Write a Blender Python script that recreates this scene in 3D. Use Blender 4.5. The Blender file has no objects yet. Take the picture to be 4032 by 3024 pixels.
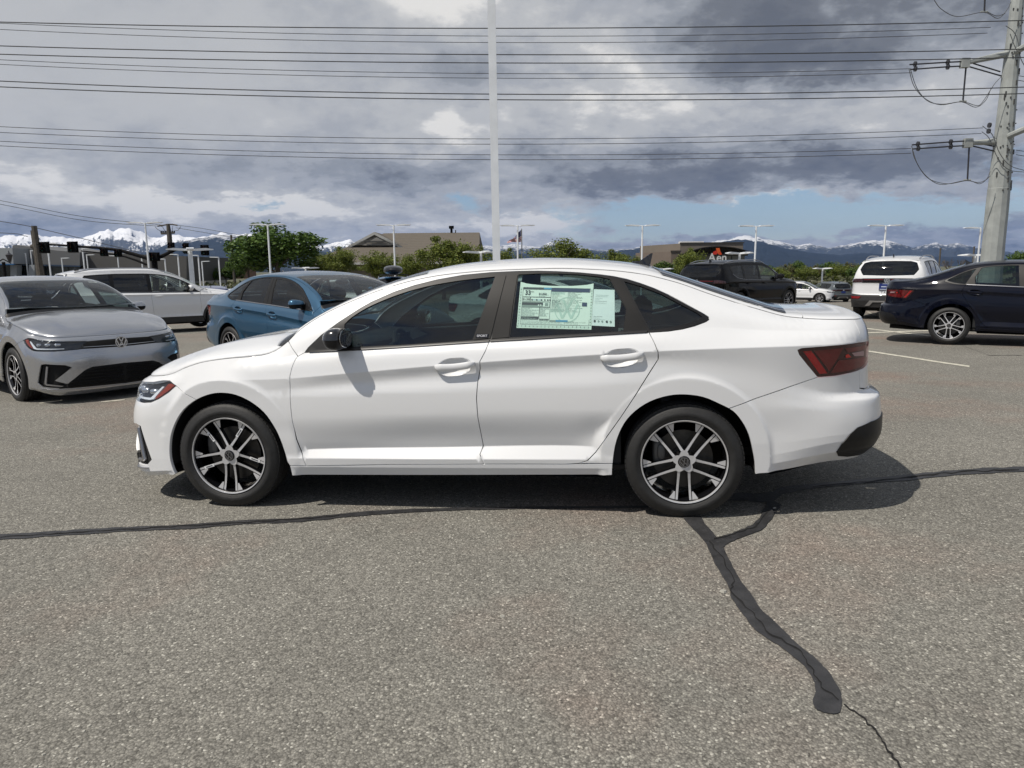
import bpy, bmesh, math, random
import numpy as np
from mathutils import Vector, Matrix
from mathutils.geometry import delaunay_2d_cdt

random.seed(7)
sc = bpy.context.scene
COL = sc.collection

# ------------------------------------------------------------------ camera, light, exposure
CAM = Vector((0, 0, 1.3897))
cam_d = bpy.data.cameras.new('camera'); cam = bpy.data.objects.new('camera', cam_d); COL.objects.link(cam)
RIGHT = Vector((0.999956, -0.004044, -0.008439)); UPV = Vector((0.008982, 0.161735, 0.986793)); FWD = Vector((0.002626, 0.986826, -0.161764))
m = Matrix((RIGHT, UPV, -FWD)).transposed().to_4x4(); m.translation = CAM
cam.matrix_world = m
FPX = 2751.86
cam_d.sensor_width = 36; cam_d.lens = FPX/4032*36; cam_d.clip_start = .05; cam_d.clip_end = 60000
sc.camera = cam
sc.view_settings.view_transform = 'Standard'; sc.view_settings.look = 'None'
sc.view_settings.gamma = 1; sc.view_settings.use_curve_mapping = False
sc.view_settings.exposure = -0.18
SUN = Vector((-.47,-.25,.84)).normalized()          # towards the sun
sun_el = math.asin(SUN.z); sun_az = math.atan2(SUN.x, SUN.y)
sl = bpy.data.lights.new('sun', 'SUN'); sl.energy = 5.0; sl.angle = math.radians(.5); sl.color = (1, .935, .84)
so = bpy.data.objects.new('sun', sl); COL.objects.link(so)
so.rotation_euler = SUN.to_track_quat('Z', 'Y').to_euler(); so.location = (0, 0, 60)

def pix(px, py, depth):
    """world point seen at (px, py) of the 2212-wide photograph, at a distance along the view"""
    a = (px*4032/2212-2016)/FPX; b = -(py*4032/2212-1512)/FPX
    return CAM+(FWD+RIGHT*a+UPV*b)*depth
def pixy(px, py, y):
    r = pix(px, py, 1)-CAM
    return CAM+r*(y/r.y)
w = bpy.data.worlds.new('World'); sc.world = w; w.use_nodes = True
nt = w.node_tree; nt.nodes.clear()
def N(t, **k):
    n = nt.nodes.new(t)
    for q, v in k.items(): setattr(n, q, v)
    return n
def MA(op, a, b=None, c=None, clamp=False):
    n = N('ShaderNodeMath', operation=op, use_clamp=clamp)
    for i, x in enumerate((a, b, c)):
        if x is None: continue
        if isinstance(x, (int, float)): n.inputs[i].default_value = x
        else: nt.links.new(x, n.inputs[i])
    return n.outputs[0]
wo = N('ShaderNodeOutputWorld'); bg = N('ShaderNodeBackground')
sky = N('ShaderNodeTexSky'); sky.sky_type = 'NISHITA'; sky.sun_disc = False
sky.sun_elevation = sun_el; sky.sun_rotation = sun_az; sky.air_density = 1.0; sky.dust_density = .6; sky.altitude = 1400
tc = N('ShaderNodeTexCoord'); sp = N('ShaderNodeSeparateXYZ'); nt.links.new(tc.outputs['Generated'], sp.inputs[0])
X_, Y_, Z_ = sp.outputs
U0 = MA('ARCTAN2', X_, Y_); V0 = MA('ARCSINE', Z_)
den = MA('ADD', MA('MAXIMUM', Z_, 0.0), .30)
cmb = N('ShaderNodeCombineXYZ'); nt.links.new(MA('DIVIDE', X_, den), cmb.inputs[0]); nt.links.new(MA('DIVIDE', Y_, den), cmb.inputs[1]); cmb.inputs[2].default_value = 3.1
def noise(scale, detail=8.0, rough=.55, dist=0.0, off=(0, 0, 0), vec=None, lac=2.0):
    mp = N('ShaderNodeMapping'); mp.inputs['Location'].default_value = off; nt.links.new(vec or cmb.outputs[0], mp.inputs[0])
    n = N('ShaderNodeTexNoise'); n.inputs['Scale'].default_value = scale; n.inputs['Detail'].default_value = detail; n.inputs['Roughness'].default_value = rough; n.inputs['Distortion'].default_value = dist
    n.inputs['Lacunarity'].default_value = lac
    nt.links.new(mp.outputs[0], n.inputs['Vector']); return n
wn = noise(3.4, 2, .6); ws_ = N('ShaderNodeSeparateColor'); nt.links.new(wn.outputs['Color'], ws_.inputs[0])
wn2 = noise(11.0, 3, .65, off=(5, 2, 0)); ws2 = N('ShaderNodeSeparateColor'); nt.links.new(wn2.outputs['Color'], ws2.inputs[0])
U = MA('ADD', MA('ADD', U0, MA('MULTIPLY', MA('SUBTRACT', ws_.outputs[0], .5), .12)), MA('MULTIPLY', MA('SUBTRACT', ws2.outputs[0], .5), .07))
V = MA('ADD', MA('ADD', V0, MA('MULTIPLY', MA('SUBTRACT', ws_.outputs[1], .5), .05)), MA('MULTIPLY', MA('SUBTRACT', ws2.outputs[1], .5), .035))
def blob(px, py, rx, ry, amp, p=1.0):
    u0 = math.atan((px-1106)/1509); v0 = math.atan((583-py)/1509*math.cos(u0))
    a = MA('POWER', MA('ABSOLUTE', MA('DIVIDE', MA('SUBTRACT', U, u0), rx/1509)), 2.0*p)
    b = MA('POWER', MA('ABSOLUTE', MA('DIVIDE', MA('SUBTRACT', V, v0), ry/1509)), 2.0*p)
    return MA('MULTIPLY', MA('EXPONENT', MA('MULTIPLY', MA('ADD', a, b), -1.0)), amp)
def total(L):
    o = L[0]
    for x in L[1:]: o = MA('ADD', o, x)
    return o
f1 = noise(2.4, 5, .55, .25).outputs['Fac']; f2 = noise(6.5, 6, .58, .3, off=(7, 3, 1)).outputs['Fac']
f3 = noise(22.0, 3, .6, .0, off=(1, 9, 4)).outputs['Fac']
# how much texture: smooth veil on the upper left, lumpy cumulus elsewhere
veil = blob(280, 130, 620, 210, 1.0)
amp = MA('SUBTRACT', 1.12, MA('MULTIPLY', veil, 1.0), clamp=False)
tex = total([MA('MULTIPLY', MA('SUBTRACT', f1, .5), .95), MA('MULTIPLY', MA('SUBTRACT', f2, .5), .62), MA('MULTIPLY', MA('SUBTRACT', f3, .5), .26)])
tone = total([MA('MULTIPLY', tex, amp), blob(250, 110, 600, 200, .10), blob(500, 270, 700, 60, .06),
    blob(1800, 90, 330, 120, -.40, 1.6), blob(1720, 190, 190, 38, -.30, 1.4), blob(1450, 380, 560, 46, -.28, 1.7), blob(1800, 380, 260, 45, -.14, 1.3), blob(600, 370, 420, 34, -.20), blob(130, 425, 130, 16, -.16),
    blob(980, 35, 150, 55, .42), blob(985, 295, 48, 42, .34), blob(1070, 395, 70, 40, .28), blob(50, 375, 110, 32, .36), blob(400, 438, 330, 24, .38), blob(640, 440, 110, 18, .18), blob(740, 470, 190, 20, .30),
    blob(1500, 240, 520, 42, .20), blob(1290, 170, 120, 50, .24), blob(2020, 175, 110, 40, .16), blob(1900, 330, 190, 22, .14), blob(1130, 490, 180, 24, .36), blob(1640, 443, 45, 9, .6), blob(1500, 450, 170, 14, .22), blob(1870, 430, 200, 14, .2)])
rp_ = N('ShaderNodeValToRGB'); cr = rp_.color_ramp; cr.interpolation = 'EASE'
nt.links.new(MA('ADD', MA('MULTIPLY', tone, 1.12), .585, clamp=True), rp_.inputs[0])
cr.elements[0].position = .0; cr.elements[0].color = (.17, .185, .215, 1)
cr.elements[1].position = 1.0; cr.elements[1].color = (1.02, 1.0, .96, 1)
for p_, c_ in ((.20, (.22, .235, .262)), (.40, (.385, .408, .445)), (.55, (.52, .54, .575)), (.74, (.66, .67, .68))):
    e = cr.elements.new(p_); e.color = (*c_, 1)
# holes of blue
hole = total([blob(1620, 478, 560, 42, 1.15, 1.5), blob(595, 440, 60, 16, .9), blob(2180, 350, 60, 60, .6), blob(1020, 455, 60, 26, .7), blob(1450, 95, 160, 40, .30), blob(820, 140, 140, 60, .18),
              MA('MULTIPLY', MA('SUBTRACT', f2, .55), 1.6), blob(0, 490, 420, 16, .2), blob(2080, 430, 90, 30, -.5), blob(1130, 490, 150, 22, -.55), blob(280, 150, 680, 230, -.8)])
up_ = N('ShaderNodeMapRange'); up_.interpolation_type = 'SMOOTHSTEP'; up_.inputs['From Min'].default_value = .42; up_.inputs['From Max'].default_value = .85; nt.links.new(V0, up_.inputs['Value'])
bk_ = N('ShaderNodeMapRange'); bk_.interpolation_type = 'SMOOTHSTEP'; bk_.inputs['From Min'].default_value = .25; bk_.inputs['From Max'].default_value = -.55; nt.links.new(Y_, bk_.inputs['Value'])
hole = MA('ADD', hole, MA('MULTIPLY', MA('MAXIMUM', up_.outputs[0], bk_.outputs[0]), .50))      # broken clouds give way to clear sky overhead and towards the sun
hm = N('ShaderNodeMapRange'); hm.interpolation_type = 'SMOOTHSTEP'; hm.inputs['From Min'].default_value = .25; hm.inputs['From Max'].default_value = .75; nt.links.new(hole, hm.inputs['Value'])
hz = N('ShaderNodeMapRange'); hz.inputs['From Min'].default_value = 0.0; hz.inputs['From Max'].default_value = .10; hz.inputs['To Min'].default_value = .75; hz.inputs['To Max'].default_value = 1.0; nt.links.new(V0, hz.inputs['Value'])
sk = N('ShaderNodeVectorMath', operation='SCALE'); nt.links.new(sky.outputs[0], sk.inputs[0]); sk.inputs['Scale'].default_value = .115
mix = N('ShaderNodeMix', data_type='RGBA'); nt.links.new(MA('MULTIPLY', hm.outputs[0], hz.outputs[0]), mix.inputs[0])
nt.links.new(rp_.outputs[0], mix.inputs[6]); nt.links.new(sk.outputs[0], mix.inputs[7])
bg.inputs[1].default_value = .90
nt.links.new(mix.outputs[2], bg.inputs[0]); nt.links.new(bg.outputs[0], wo.inputs[0])
w.cycles.sampling_method = 'MANUAL'; w.cycles.sample_map_resolution = 256
# ------------------------------------------------------------------ material helpers
MATS = {}
def newmat(name):
    m = bpy.data.materials.new(name); m.use_nodes = True
    nt = m.node_tree; nt.nodes.clear()
    o = nt.nodes.new('ShaderNodeOutputMaterial')
    return m, nt, o
def link(nt, a, b): nt.links.new(a, b)
def nd(nt, t, **k):
    n = nt.nodes.new(t)
    for q, v in k.items():
        if q.startswith('i_'):
            key = q[2:].replace('_', ' ')
            n.inputs[int(key) if key.isdigit() else key].default_value = v
        else: setattr(n, q, v)
    return n
def pbr(name, col, rough=.5, metal=0, coat=0, coat_r=.03, spec=.5, noise=0, nscale=30, bump=0, bscale=200, rvar=0):
    if name in MATS: return MATS[name]
    m, nt, o = newmat(name)
    b = nd(nt, 'ShaderNodeBsdfPrincipled')
    b.inputs['Base Color'].default_value = (*col, 1); b.inputs['Roughness'].default_value = rough
    b.inputs['Metallic'].default_value = metal; b.inputs['Coat Weight'].default_value = coat
    b.inputs['Coat Roughness'].default_value = coat_r; b.inputs['Specular IOR Level'].default_value = spec
    link(nt, b.outputs[0], o.inputs[0])
    tc = None
    if noise or bump or rvar: tc = nd(nt, 'ShaderNodeTexCoord')
    if noise:
        n = nd(nt, 'ShaderNodeTexNoise', i_Scale=nscale, i_Detail=6.0, i_Roughness=.6)
        link(nt, tc.outputs['Object'], n.inputs['Vector'])
        r = nd(nt, 'ShaderNodeMapRange'); r.inputs['To Min'].default_value = 1-noise; r.inputs['To Max'].default_value = 1+noise
        r.inputs['From Min'].default_value = .3; r.inputs['From Max'].default_value = .7
        link(nt, n.outputs['Fac'], r.inputs['Value'])
        mx = nd(nt, 'ShaderNodeVectorMath', operation='SCALE'); mx.inputs[0].default_value = col
        link(nt, r.outputs[0], mx.inputs['Scale']); link(nt, mx.outputs[0], b.inputs['Base Color'])
        if rvar:
            r2 = nd(nt, 'ShaderNodeMapRange'); r2.inputs['To Min'].default_value = max(0, rough-rvar); r2.inputs['To Max'].default_value = rough+rvar
            link(nt, n.outputs['Fac'], r2.inputs['Value']); link(nt, r2.outputs[0], b.inputs['Roughness'])
    if bump:
        n = nd(nt, 'ShaderNodeTexNoise', i_Scale=bscale, i_Detail=4.0)
        link(nt, tc.outputs['Object'], n.inputs['Vector'])
        bp = nd(nt, 'ShaderNodeBump', i_Strength=bump, i_Distance=.01)
        link(nt, n.outputs['Fac'], bp.inputs['Height']); link(nt, bp.outputs[0], b.inputs['Normal'])
    MATS[name] = m
    return m
def glassmat(name, tint, ior=1.5, refl=1.0):
    if name in MATS: return MATS[name]
    m, nt, o = newmat(name)
    tr = nd(nt, 'ShaderNodeBsdfTransparent'); tr.inputs[0].default_value = (*tint, 1)
    gl = nd(nt, 'ShaderNodeBsdfGlossy'); gl.inputs['Roughness'].default_value = .02; gl.inputs[0].default_value = (refl, refl, refl, 1)
    f0 = ((ior-1)/(ior+1))**2*1.6      # both faces of the pane
    lw = nd(nt, 'ShaderNodeLayerWeight', i_Blend=.5)
    pw = nd(nt, 'ShaderNodeMath', operation='POWER'); link(nt, lw.outputs['Facing'], pw.inputs[0]); pw.inputs[1].default_value = 5.0
    fr = nd(nt, 'ShaderNodeMath', operation='MULTIPLY_ADD'); link(nt, pw.outputs[0], fr.inputs[0]); fr.inputs[1].default_value = 1-f0; fr.inputs[2].default_value = f0
    mx = nd(nt, 'ShaderNodeMixShader')
    link(nt, fr.outputs[0], mx.inputs[0]); link(nt, tr.outputs[0], mx.inputs[1]); link(nt, gl.outputs[0], mx.inputs[2])
    link(nt, mx.outputs[0], o.inputs[0])
    MATS[name] = m
    return m
def paint(name, col, metal=0, rough=.35, flake=0, spec=.5, coat=1, dust=.03):
    if name in MATS: return MATS[name]
    m, nt, o = newmat(name)
    b = nd(nt, 'ShaderNodeBsdfPrincipled')
    b.inputs['Base Color'].default_value = (*col, 1); b.inputs['Roughness'].default_value = rough
    b.inputs['Metallic'].default_value = metal; b.inputs['Coat Weight'].default_value = coat; b.inputs['Specular IOR Level'].default_value = spec; b.inputs['Coat Roughness'].default_value = .02
    b.inputs['Coat IOR'].default_value = 1.5
    link(nt, b.outputs[0], o.inputs[0])
    tc = nd(nt, 'ShaderNodeTexCoord')
    n = nd(nt, 'ShaderNodeTexNoise', i_Scale=2.2, i_Detail=5.0, i_Roughness=.65)       # road dust
    link(nt, tc.outputs['Object'], n.inputs['Vector'])
    r = nd(nt, 'ShaderNodeMapRange'); r.inputs['From Min'].default_value = .35; r.inputs['From Max'].default_value = .75
    r.inputs['To Min'].default_value = .02; r.inputs['To Max'].default_value = .02+dust
    link(nt, n.outputs['Fac'], r.inputs['Value']); link(nt, r.outputs[0], b.inputs['Coat Roughness'])
    if flake:
        v = nd(nt, 'ShaderNodeTexNoise', i_Scale=900.0, i_Detail=1.0)
        link(nt, tc.outputs['Object'], v.inputs['Vector'])
        bp = nd(nt, 'ShaderNodeBump', i_Strength=flake, i_Distance=.002)
        link(nt, v.outputs['Fac'], bp.inputs['Height']); link(nt, bp.outputs[0], b.inputs['Normal'])
    MATS[name] = m
    return m
def emit(name, col, s):
    m, nt, o = newmat(name); e = nd(nt, 'ShaderNodeEmission'); e.inputs[0].default_value = (*col, 1); e.inputs[1].default_value = s
    link(nt, e.outputs[0], o.inputs[0]); return m

BLACK_TRIM = pbr('black_trim', (.008, .008, .009), .42, spec=.3, noise=.25, nscale=60)
SATIN = pbr('satin_black_pillar', (.010, .0095, .009), .42, spec=.3, noise=.15, nscale=8)
GLOSSB = pbr('gloss_black', (.006, .006, .007), .06, coat=1)
DARK = pbr('dark_interior', (.014, .015, .017), .75, noise=.2, nscale=15)
SEATM = pbr('seat_fabric', (.020, .021, .024), .85, noise=.3, nscale=60)
LINER = pbr('wheel_well_liner', (.008, .008, .008), .95)
RUBBER = pbr('tyre_rubber', (.016, .016, .016), .62, noise=.25, nscale=25, bump=.15, bscale=120)
ALLOY = pbr('machined_alloy', (.62, .62, .63), .38, metal=.45, noise=.06, nscale=30)
SPOKEB = pbr('wheel_gloss_black', (.005, .005, .006), .18, coat=.6)
STEEL = pbr('brake_steel', (.07, .068, .066), .42, metal=1, noise=.2, nscale=20)
CALIPER = pbr('caliper_grey', (.12, .12, .12), .5, metal=.6)
CHROME = pbr('chrome', (.72, .73, .75), .22, metal=.7)
GLASS = glassmat('tinted_side_glass', (.25, .33, .32), 1.5)
RSGLASS = glassmat('rear_door_glass', (.77, .86, .83), 1.5)
WGLASS = glassmat('windshield_glass', (.80, .87, .84), 1.5)
PRIV = glassmat('privacy_glass', (.045, .05, .055), 1.5)
CLEAR = glassmat('clear_lamp_lens', (.82, .85, .88), 1.45)
BELT = pbr('belt_trim', (.012, .011, .011), .38)
# ------------------------------------------------------------------ mesh helpers
def link_obj(name, me, parent=None):
    o = bpy.data.objects.new(name, me); COL.objects.link(o)
    if parent is not None: o.parent = parent
    return o
def mk(name, V, F, mats, parent=None, fm=None, smooth=True, angle=None, normals=None):
    me = bpy.data.meshes.new(name)
    me.from_pydata([tuple(map(float, v)) for v in V], [], [tuple(map(int, f)) for f in F])
    for q in (mats if isinstance(mats, (list, tuple)) else [mats]): me.materials.append(q)
    if fm is not None: me.polygons.foreach_set('material_index', fm)
    if smooth: me.polygons.foreach_set('use_smooth', [True]*len(me.polygons))
    me.update()
    if angle is not None: me.set_sharp_from_angle(angle=math.radians(angle))
    if normals is not None: me.normals_split_custom_set(normals)
    return link_obj(name, me, parent)
class MB:
    """collects simple shapes, builds one mesh"""
    def __init__(s): s.v = []; s.f = []; s.m = []
    def add(s, V, F, mi=0):
        n = len(s.v); s.v += [tuple(v) for v in V]; s.f += [tuple(i+n for i in f) for f in F]; s.m += [mi]*len(F); return s
    def box(s, c, d, mi=0, R=None):
        V = [Vector((sx*d[0]/2, sy*d[1]/2, sz*d[2]/2)) for sx in (-1, 1) for sy in (-1, 1) for sz in (-1, 1)]
        if R is not None: V = [R @ v for v in V]
        V = [v+Vector(c) for v in V]
        return s.add(V, [(0,1,3,2),(4,6,7,5),(0,4,5,1),(2,3,7,6),(0,2,6,4),(1,5,7,3)], mi)
    def tube(s, pts, r, n=8, mi=0, caps=True):
        pts = [Vector(p) for p in pts]; rs = r if isinstance(r, (list, tuple)) else [r]*len(pts)
        V = []; F = []
        up = Vector((0, 0, 1))
        for i, p in enumerate(pts):
            t = (pts[min(i+1, len(pts)-1)]-pts[max(i-1, 0)])
            t = t.normalized() if t.length > 1e-9 else Vector((0, 0, 1))
            a = t.cross(up if abs(t.z) < .95 else Vector((1, 0, 0))).normalized(); b = t.cross(a)
            for k in range(n):
                w = 2*math.pi*(k+.5)/n
                V.append(p+(a*math.cos(w)+b*math.sin(w))*rs[i])
        for i in range(len(pts)-1):
            for k in range(n):
                F.append((i*n+k, i*n+(k+1) % n, (i+1)*n+(k+1) % n, (i+1)*n+k))
        if caps: F.append(tuple(range(n))); F.append(tuple((len(pts)-1)*n+k for k in reversed(range(n))))
        return s.add(V, F, mi)
    def lathe(s, prof, n=32, axis='y', c=(0, 0, 0), mi=0, close=False):
        """prof: (radius, along axis)"""
        V = []; F = []
        for r, h in prof:
            for k in range(n):
                w = 2*math.pi*k/n
                if axis == 'y': V.append((c[0]+r*math.cos(w), c[1]+h, c[2]+r*math.sin(w)))
                elif axis == 'z': V.append((c[0]+r*math.cos(w), c[1]+r*math.sin(w), c[2]+h))
                else: V.append((c[0]+h, c[1]+r*math.cos(w), c[2]+r*math.sin(w)))
        L = len(prof)
        for i in range(L-1 if not close else L):
            j = (i+1) % L
            for k in range(n): F.append((i*n+k, i*n+(k+1) % n, j*n+(k+1) % n, j*n+k))
        return s.add(V, F, mi)
    def prism(s, poly, h0, h1, fn, mi=0, mside=None):
        """poly 2D, fn(u,v,h)->3D"""
        n = len(poly); V = [fn(u, v, h0) for u, v in poly]+[fn(u, v, h1) for u, v in poly]
        F = [tuple(range(n)), tuple(reversed(range(n, 2*n)))]
        k = len(s.v); s.add(V, F, mi)
        s.add(V, [(i, (i+1) % n, n+(i+1) % n, n+i) for i in range(n)], mi if mside is None else mside)
        return s
    def rbox(s, c, d, r=.04, seg=3, mi=0, R=None, taper=0):
        """rounded box (superellipsoid shell)"""
        nu, nv = 16, 10; V = []; F = []
        e = max(.12, min(1, 2*r/min(d)))
        sg = lambda q, p: math.copysign(abs(q)**p, q)
        for i in range(nv+1):
            ph = -math.pi/2+math.pi*i/nv
            for k in range(nu):
                th = 2*math.pi*(k+.5)/nu
                x = sg(math.cos(ph), e)*sg(math.cos(th), e); y = sg(math.cos(ph), e)*sg(math.sin(th), e); z = sg(math.sin(ph), e)
                f = 1-taper*(z+1)/2
                v = Vector((x*d[0]/2*f, y*d[1]/2*f, z*d[2]/2))
                if R is not None: v = R @ v
                V.append(v+Vector(c))
        for i in range(nv):
            for k in range(nu): F.append((i*nu+k, i*nu+(k+1) % nu, (i+1)*nu+(k+1) % nu, (i+1)*nu+k))
        return s.add(V, F, mi)
    def build(s, name, mats, parent=None, smooth=True, angle=35):
        me = bpy.data.meshes.new(name); me.from_pydata([tuple(v) for v in s.v], [], s.f)
        for q in (mats if isinstance(mats, (list, tuple)) else [mats]): me.materials.append(q)
        me.polygons.foreach_set('material_index', s.m)
        bm = bmesh.new(); bm.from_mesh(me); bmesh.ops.recalc_face_normals(bm, faces=bm.faces); bm.to_mesh(me); bm.free()
        if smooth:
            me.polygons.foreach_set('use_smooth', [True]*len(me.polygons)); me.set_sharp_from_angle(angle=math.radians(angle))
        me.update()
        return link_obj(name, me, parent)
def empty(name, loc=(0, 0, 0), rz=0):
    o = bpy.data.objects.new(name, None); COL.objects.link(o); o.location = loc; o.rotation_euler = (0, 0, rz)
    o.empty_display_size = .3
    return o
def tag(o, label=None, cat=None, group=None, kind=None):
    if label: o['label'] = label
    if cat: o['category'] = cat
    if group: o['group'] = group
    if kind: o['kind'] = kind
    return o
def copy_tree(o, parent=None, swap=None):
    c = o.copy(); COL.objects.link(c); c.parent = parent
    if swap and c.type == 'MESH':
        for i, sl_ in enumerate(c.material_slots):
            if sl_.material and sl_.material.name in swap:
                q = swap[sl_.material.name]; sl_.link = 'OBJECT'; sl_.material = q
    for ch in list(o.children): copy_tree(ch, c, swap)
    return c

def in_poly(P, poly):
    P = np.asarray(P, float); poly = np.asarray(poly, float)
    x, y = P[:, 0], P[:, 1]; c = np.zeros(len(P), bool); n = len(poly)
    for i in range(n):
        x1, y1 = poly[i]; x2, y2 = poly[(i+1) % n]
        k = ((y1 > y) != (y2 > y))
        if y1 != y2: k &= x < (x2-x1)*(y-y1)/(y2-y1)+x1
        c ^= k
    return c
def edge_dist(P, poly):
    P = np.asarray(P, float); poly = np.asarray(poly, float); d = np.full(len(P), 1e9); n = len(poly)
    for i in range(n):
        a = poly[i]; b = poly[(i+1) % n]; ab = b-a; L = (ab**2).sum()+1e-12
        t = np.clip(((P-a)@ab)/L, 0, 1); q = a+t[:, None]*ab
        d = np.minimum(d, np.hypot(*(P-q).T))
    return d
def densify(poly, step):
    out = []; n = len(poly)
    for i in range(n):
        a = np.array(poly[i], float); b = np.array(poly[(i+1) % n], float)
        k = max(1, int(math.ceil(np.linalg.norm(b-a)/step)))
        for j in range(k): out.append(a+(b-a)*j/k)
    return np.array(out)
def inset(poly, g):
    P = np.array(poly, float)
    A = .5*sum(P[i][0]*P[(i+1) % len(P)][1]-P[(i+1) % len(P)][0]*P[i][1] for i in range(len(P)))
    s = 1 if A > 0 else -1
    nx = np.roll(P, -1, 0)-P; nx /= np.linalg.norm(nx, axis=1)[:, None]+1e-12
    N = np.stack([-nx[:, 1], nx[:, 0]], 1)*s
    M = N+np.roll(N, 1, 0); L = (M**2).sum(1); M = M/np.maximum(L, .5)[:, None]*2
    return P+M*g
def smoothpoly(pts, k=6, closed=False):
    P = np.array(pts, float)
    if closed: P = np.vstack([P[-1], P, P[0], P[1]])
    else: P = np.vstack([2*P[0]-P[1], P, 2*P[-1]-P[-2]])
    out = []
    for i in range(1, len(P)-2):
        p0, p1, p2, p3 = P[i-1:i+3]
        for j in range(k):
            t = j/k
            out.append(.5*((2*p1)+(-p0+p2)*t+(2*p0-5*p1+4*p2-p3)*t*t+(-p0+3*p1-3*p2+p3)*t**3))
    if not closed: out.append(P[-2])
    return [tuple(q) for q in out]

def skin(lift, poly, step=(.05, .03), gap=.0026, depth=.02, holes=(), flip=False, extra=(), seam=None, edge_step=.03, hole_flange=True):
    """triangulate a chart polygon and lift it; returns V, F, N(loop normals). seam(P)->mask of boundary points that get no inset/flange"""
    outer = densify(poly, edge_step)
    keep = seam(outer) if seam is not None else np.zeros(len(outer), bool)
    o2 = inset(outer, gap); o2[keep] = outer[keep]
    loops = [o2]
    for h in holes:
        hd = densify(h, edge_step); loops.append(inset(hd, -gap))
    x0, y0 = o2.min(0); x1, y1 = o2.max(0)
    gx = np.arange(x0+step[0]*.5, x1, step[0]); gy = np.arange(y0+step[1]*.5, y1, step[1])
    G = np.array([(a+(step[0]*.5 if j % 2 else 0), b) for j, b in enumerate(gy) for a in gx]) if len(gx) and len(gy) else np.zeros((0, 2))
    LE = []; XP = np.zeros((0, 2))
    for pl in extra:
        pl = np.asarray(pl, float)
        kk = in_poly(pl, o2) & (edge_dist(pl, o2) > .0035)
        for h in loops[1:]: kk &= ~in_poly(pl, h) & (edge_dist(pl, h) > .0035)
        idx = -np.ones(len(pl), int); idx[kk] = np.arange(kk.sum())+len(XP)
        LE += [(idx[i], idx[i+1]) for i in range(len(pl)-1) if kk[i] and kk[i+1]]
        XP = np.vstack([XP, pl[kk]])
    if len(XP) and len(G):
        dd = np.sqrt(((G[:, None, :]-XP[None])**2).sum(2)).min(1) if len(G)*len(XP) < 4e7 else np.full(len(G), 1.)
        G = G[dd > min(step)*.45]
    if len(G):
        k = in_poly(G, o2)
        d = edge_dist(G, o2); k &= d > min(step)*.33
        for h in loops[1:]:
            k &= ~in_poly(G, h); k &= edge_dist(G, h) > min(step)*.33
        G = G[k]
    E = []; b = 0
    for L in loops:
        n = len(L); E += [(b+i, b+(i+1) % n) for i in range(n)]; b += n
    E += [(int(b+i), int(b+j)) for i, j in LE]
    pts = np.vstack(loops+[XP, G])
    r = delaunay_2d_cdt([Vector(p) for p in pts], E, [], 0, 1e-6)
    vo = np.array([tuple(v) for v in r[0]]); T = np.array([f for f in r[2]])
    cen = vo[T].mean(1); k = in_poly(cen, o2)
    for h in loops[1:]: k &= ~in_poly(cen, h)
    T = T[k]
    ar = (vo[T[:, 1]]-vo[T[:, 0]]); br = (vo[T[:, 2]]-vo[T[:, 0]]); cr = ar[:, 0]*br[:, 1]-ar[:, 1]*br[:, 0]
    T = T[np.abs(cr) > 1e-9]; cr = cr[np.abs(cr) > 1e-9]
    T[cr < 0] = T[cr < 0][:, ::-1]
    P = lift(vo[:, 0], vo[:, 1]); e = .0025
    du = lift(vo[:, 0]+e, vo[:, 1])-lift(vo[:, 0]-e, vo[:, 1]); dv = lift(vo[:, 0], vo[:, 1]+e)-lift(vo[:, 0], vo[:, 1]-e)
    Nn = np.cross(du, dv); Nn /= np.linalg.norm(Nn, axis=1)[:, None]+1e-12
    if flip: Nn = -Nn; T = T[:, ::-1]
    V = [tuple(p) for p in P]; F = [tuple(t) for t in T]; LN = [tuple(Nn[i]) for t in T for i in t]
    if depth > 0:
        cnt = {}
        for t in T:
            for i in range(3):
                a, b2 = int(t[i]), int(t[(i+1) % 3]); cnt[(min(a, b2), max(a, b2))] = cnt.get((min(a, b2), max(a, b2)), 0)+1
        sm = seam(vo) if seam is not None else np.zeros(len(vo), bool)
        for t in T:
            for i in range(3):
                a, b2 = int(t[i]), int(t[(i+1) % 3])
                if cnt[(min(a, b2), max(a, b2))] == 1 and not (sm[a] and sm[b2]):
                    pa, pb = P[a], P[b2]; qa, qb = pa-Nn[a]*depth, pb-Nn[b2]*depth
                    n0 = len(V); V += [tuple(pa), tuple(pb), tuple(qb), tuple(qa)]
                    F.append((n0+1, n0, n0+3, n0+2))
                    fn = np.cross(pb-pa, Nn[a]); fn /= np.linalg.norm(fn)+1e-12
                    # tiny rounded lip: blend towards the skin normal at the top
                    w = Nn[a]*.45+fn*.89
                    LN += [tuple(w), tuple(w), tuple(fn), tuple(fn)]
    return V, F, LN
def mk_skin(name, parts, mats, parent, fms=None):
    V = []; F = []; N = []; M = []
    for i, (v, f, n) in enumerate(parts):
        b = len(V); V += v; F += [tuple(j+b for j in q) for q in f]; N += n; M += [fms[i] if fms else 0]*len(f)
    return mk(name, V, F, mats, parent, fm=M, normals=N)
_fonts = {}
def text_polys(txt, size=1.0, bold=0.0, extr=0.0, align='CENTER'):
    c = bpy.data.curves.new('lettering', 'FONT'); c.body = txt; c.size = size; c.align_x = align; c.align_y = 'CENTER'
    c.offset = bold; c.resolution_u = 3
    o = bpy.data.objects.new('lettering', c); COL.objects.link(o)
    dg = bpy.context.evaluated_depsgraph_get(); me = o.evaluated_get(dg).to_mesh()
    V = [tuple(v.co) for v in me.vertices]; F = [tuple(p.vertices) for p in me.polygons]
    o.evaluated_get(dg).to_mesh_clear(); bpy.data.objects.remove(o); bpy.data.curves.remove(c)
    return V, F


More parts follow.
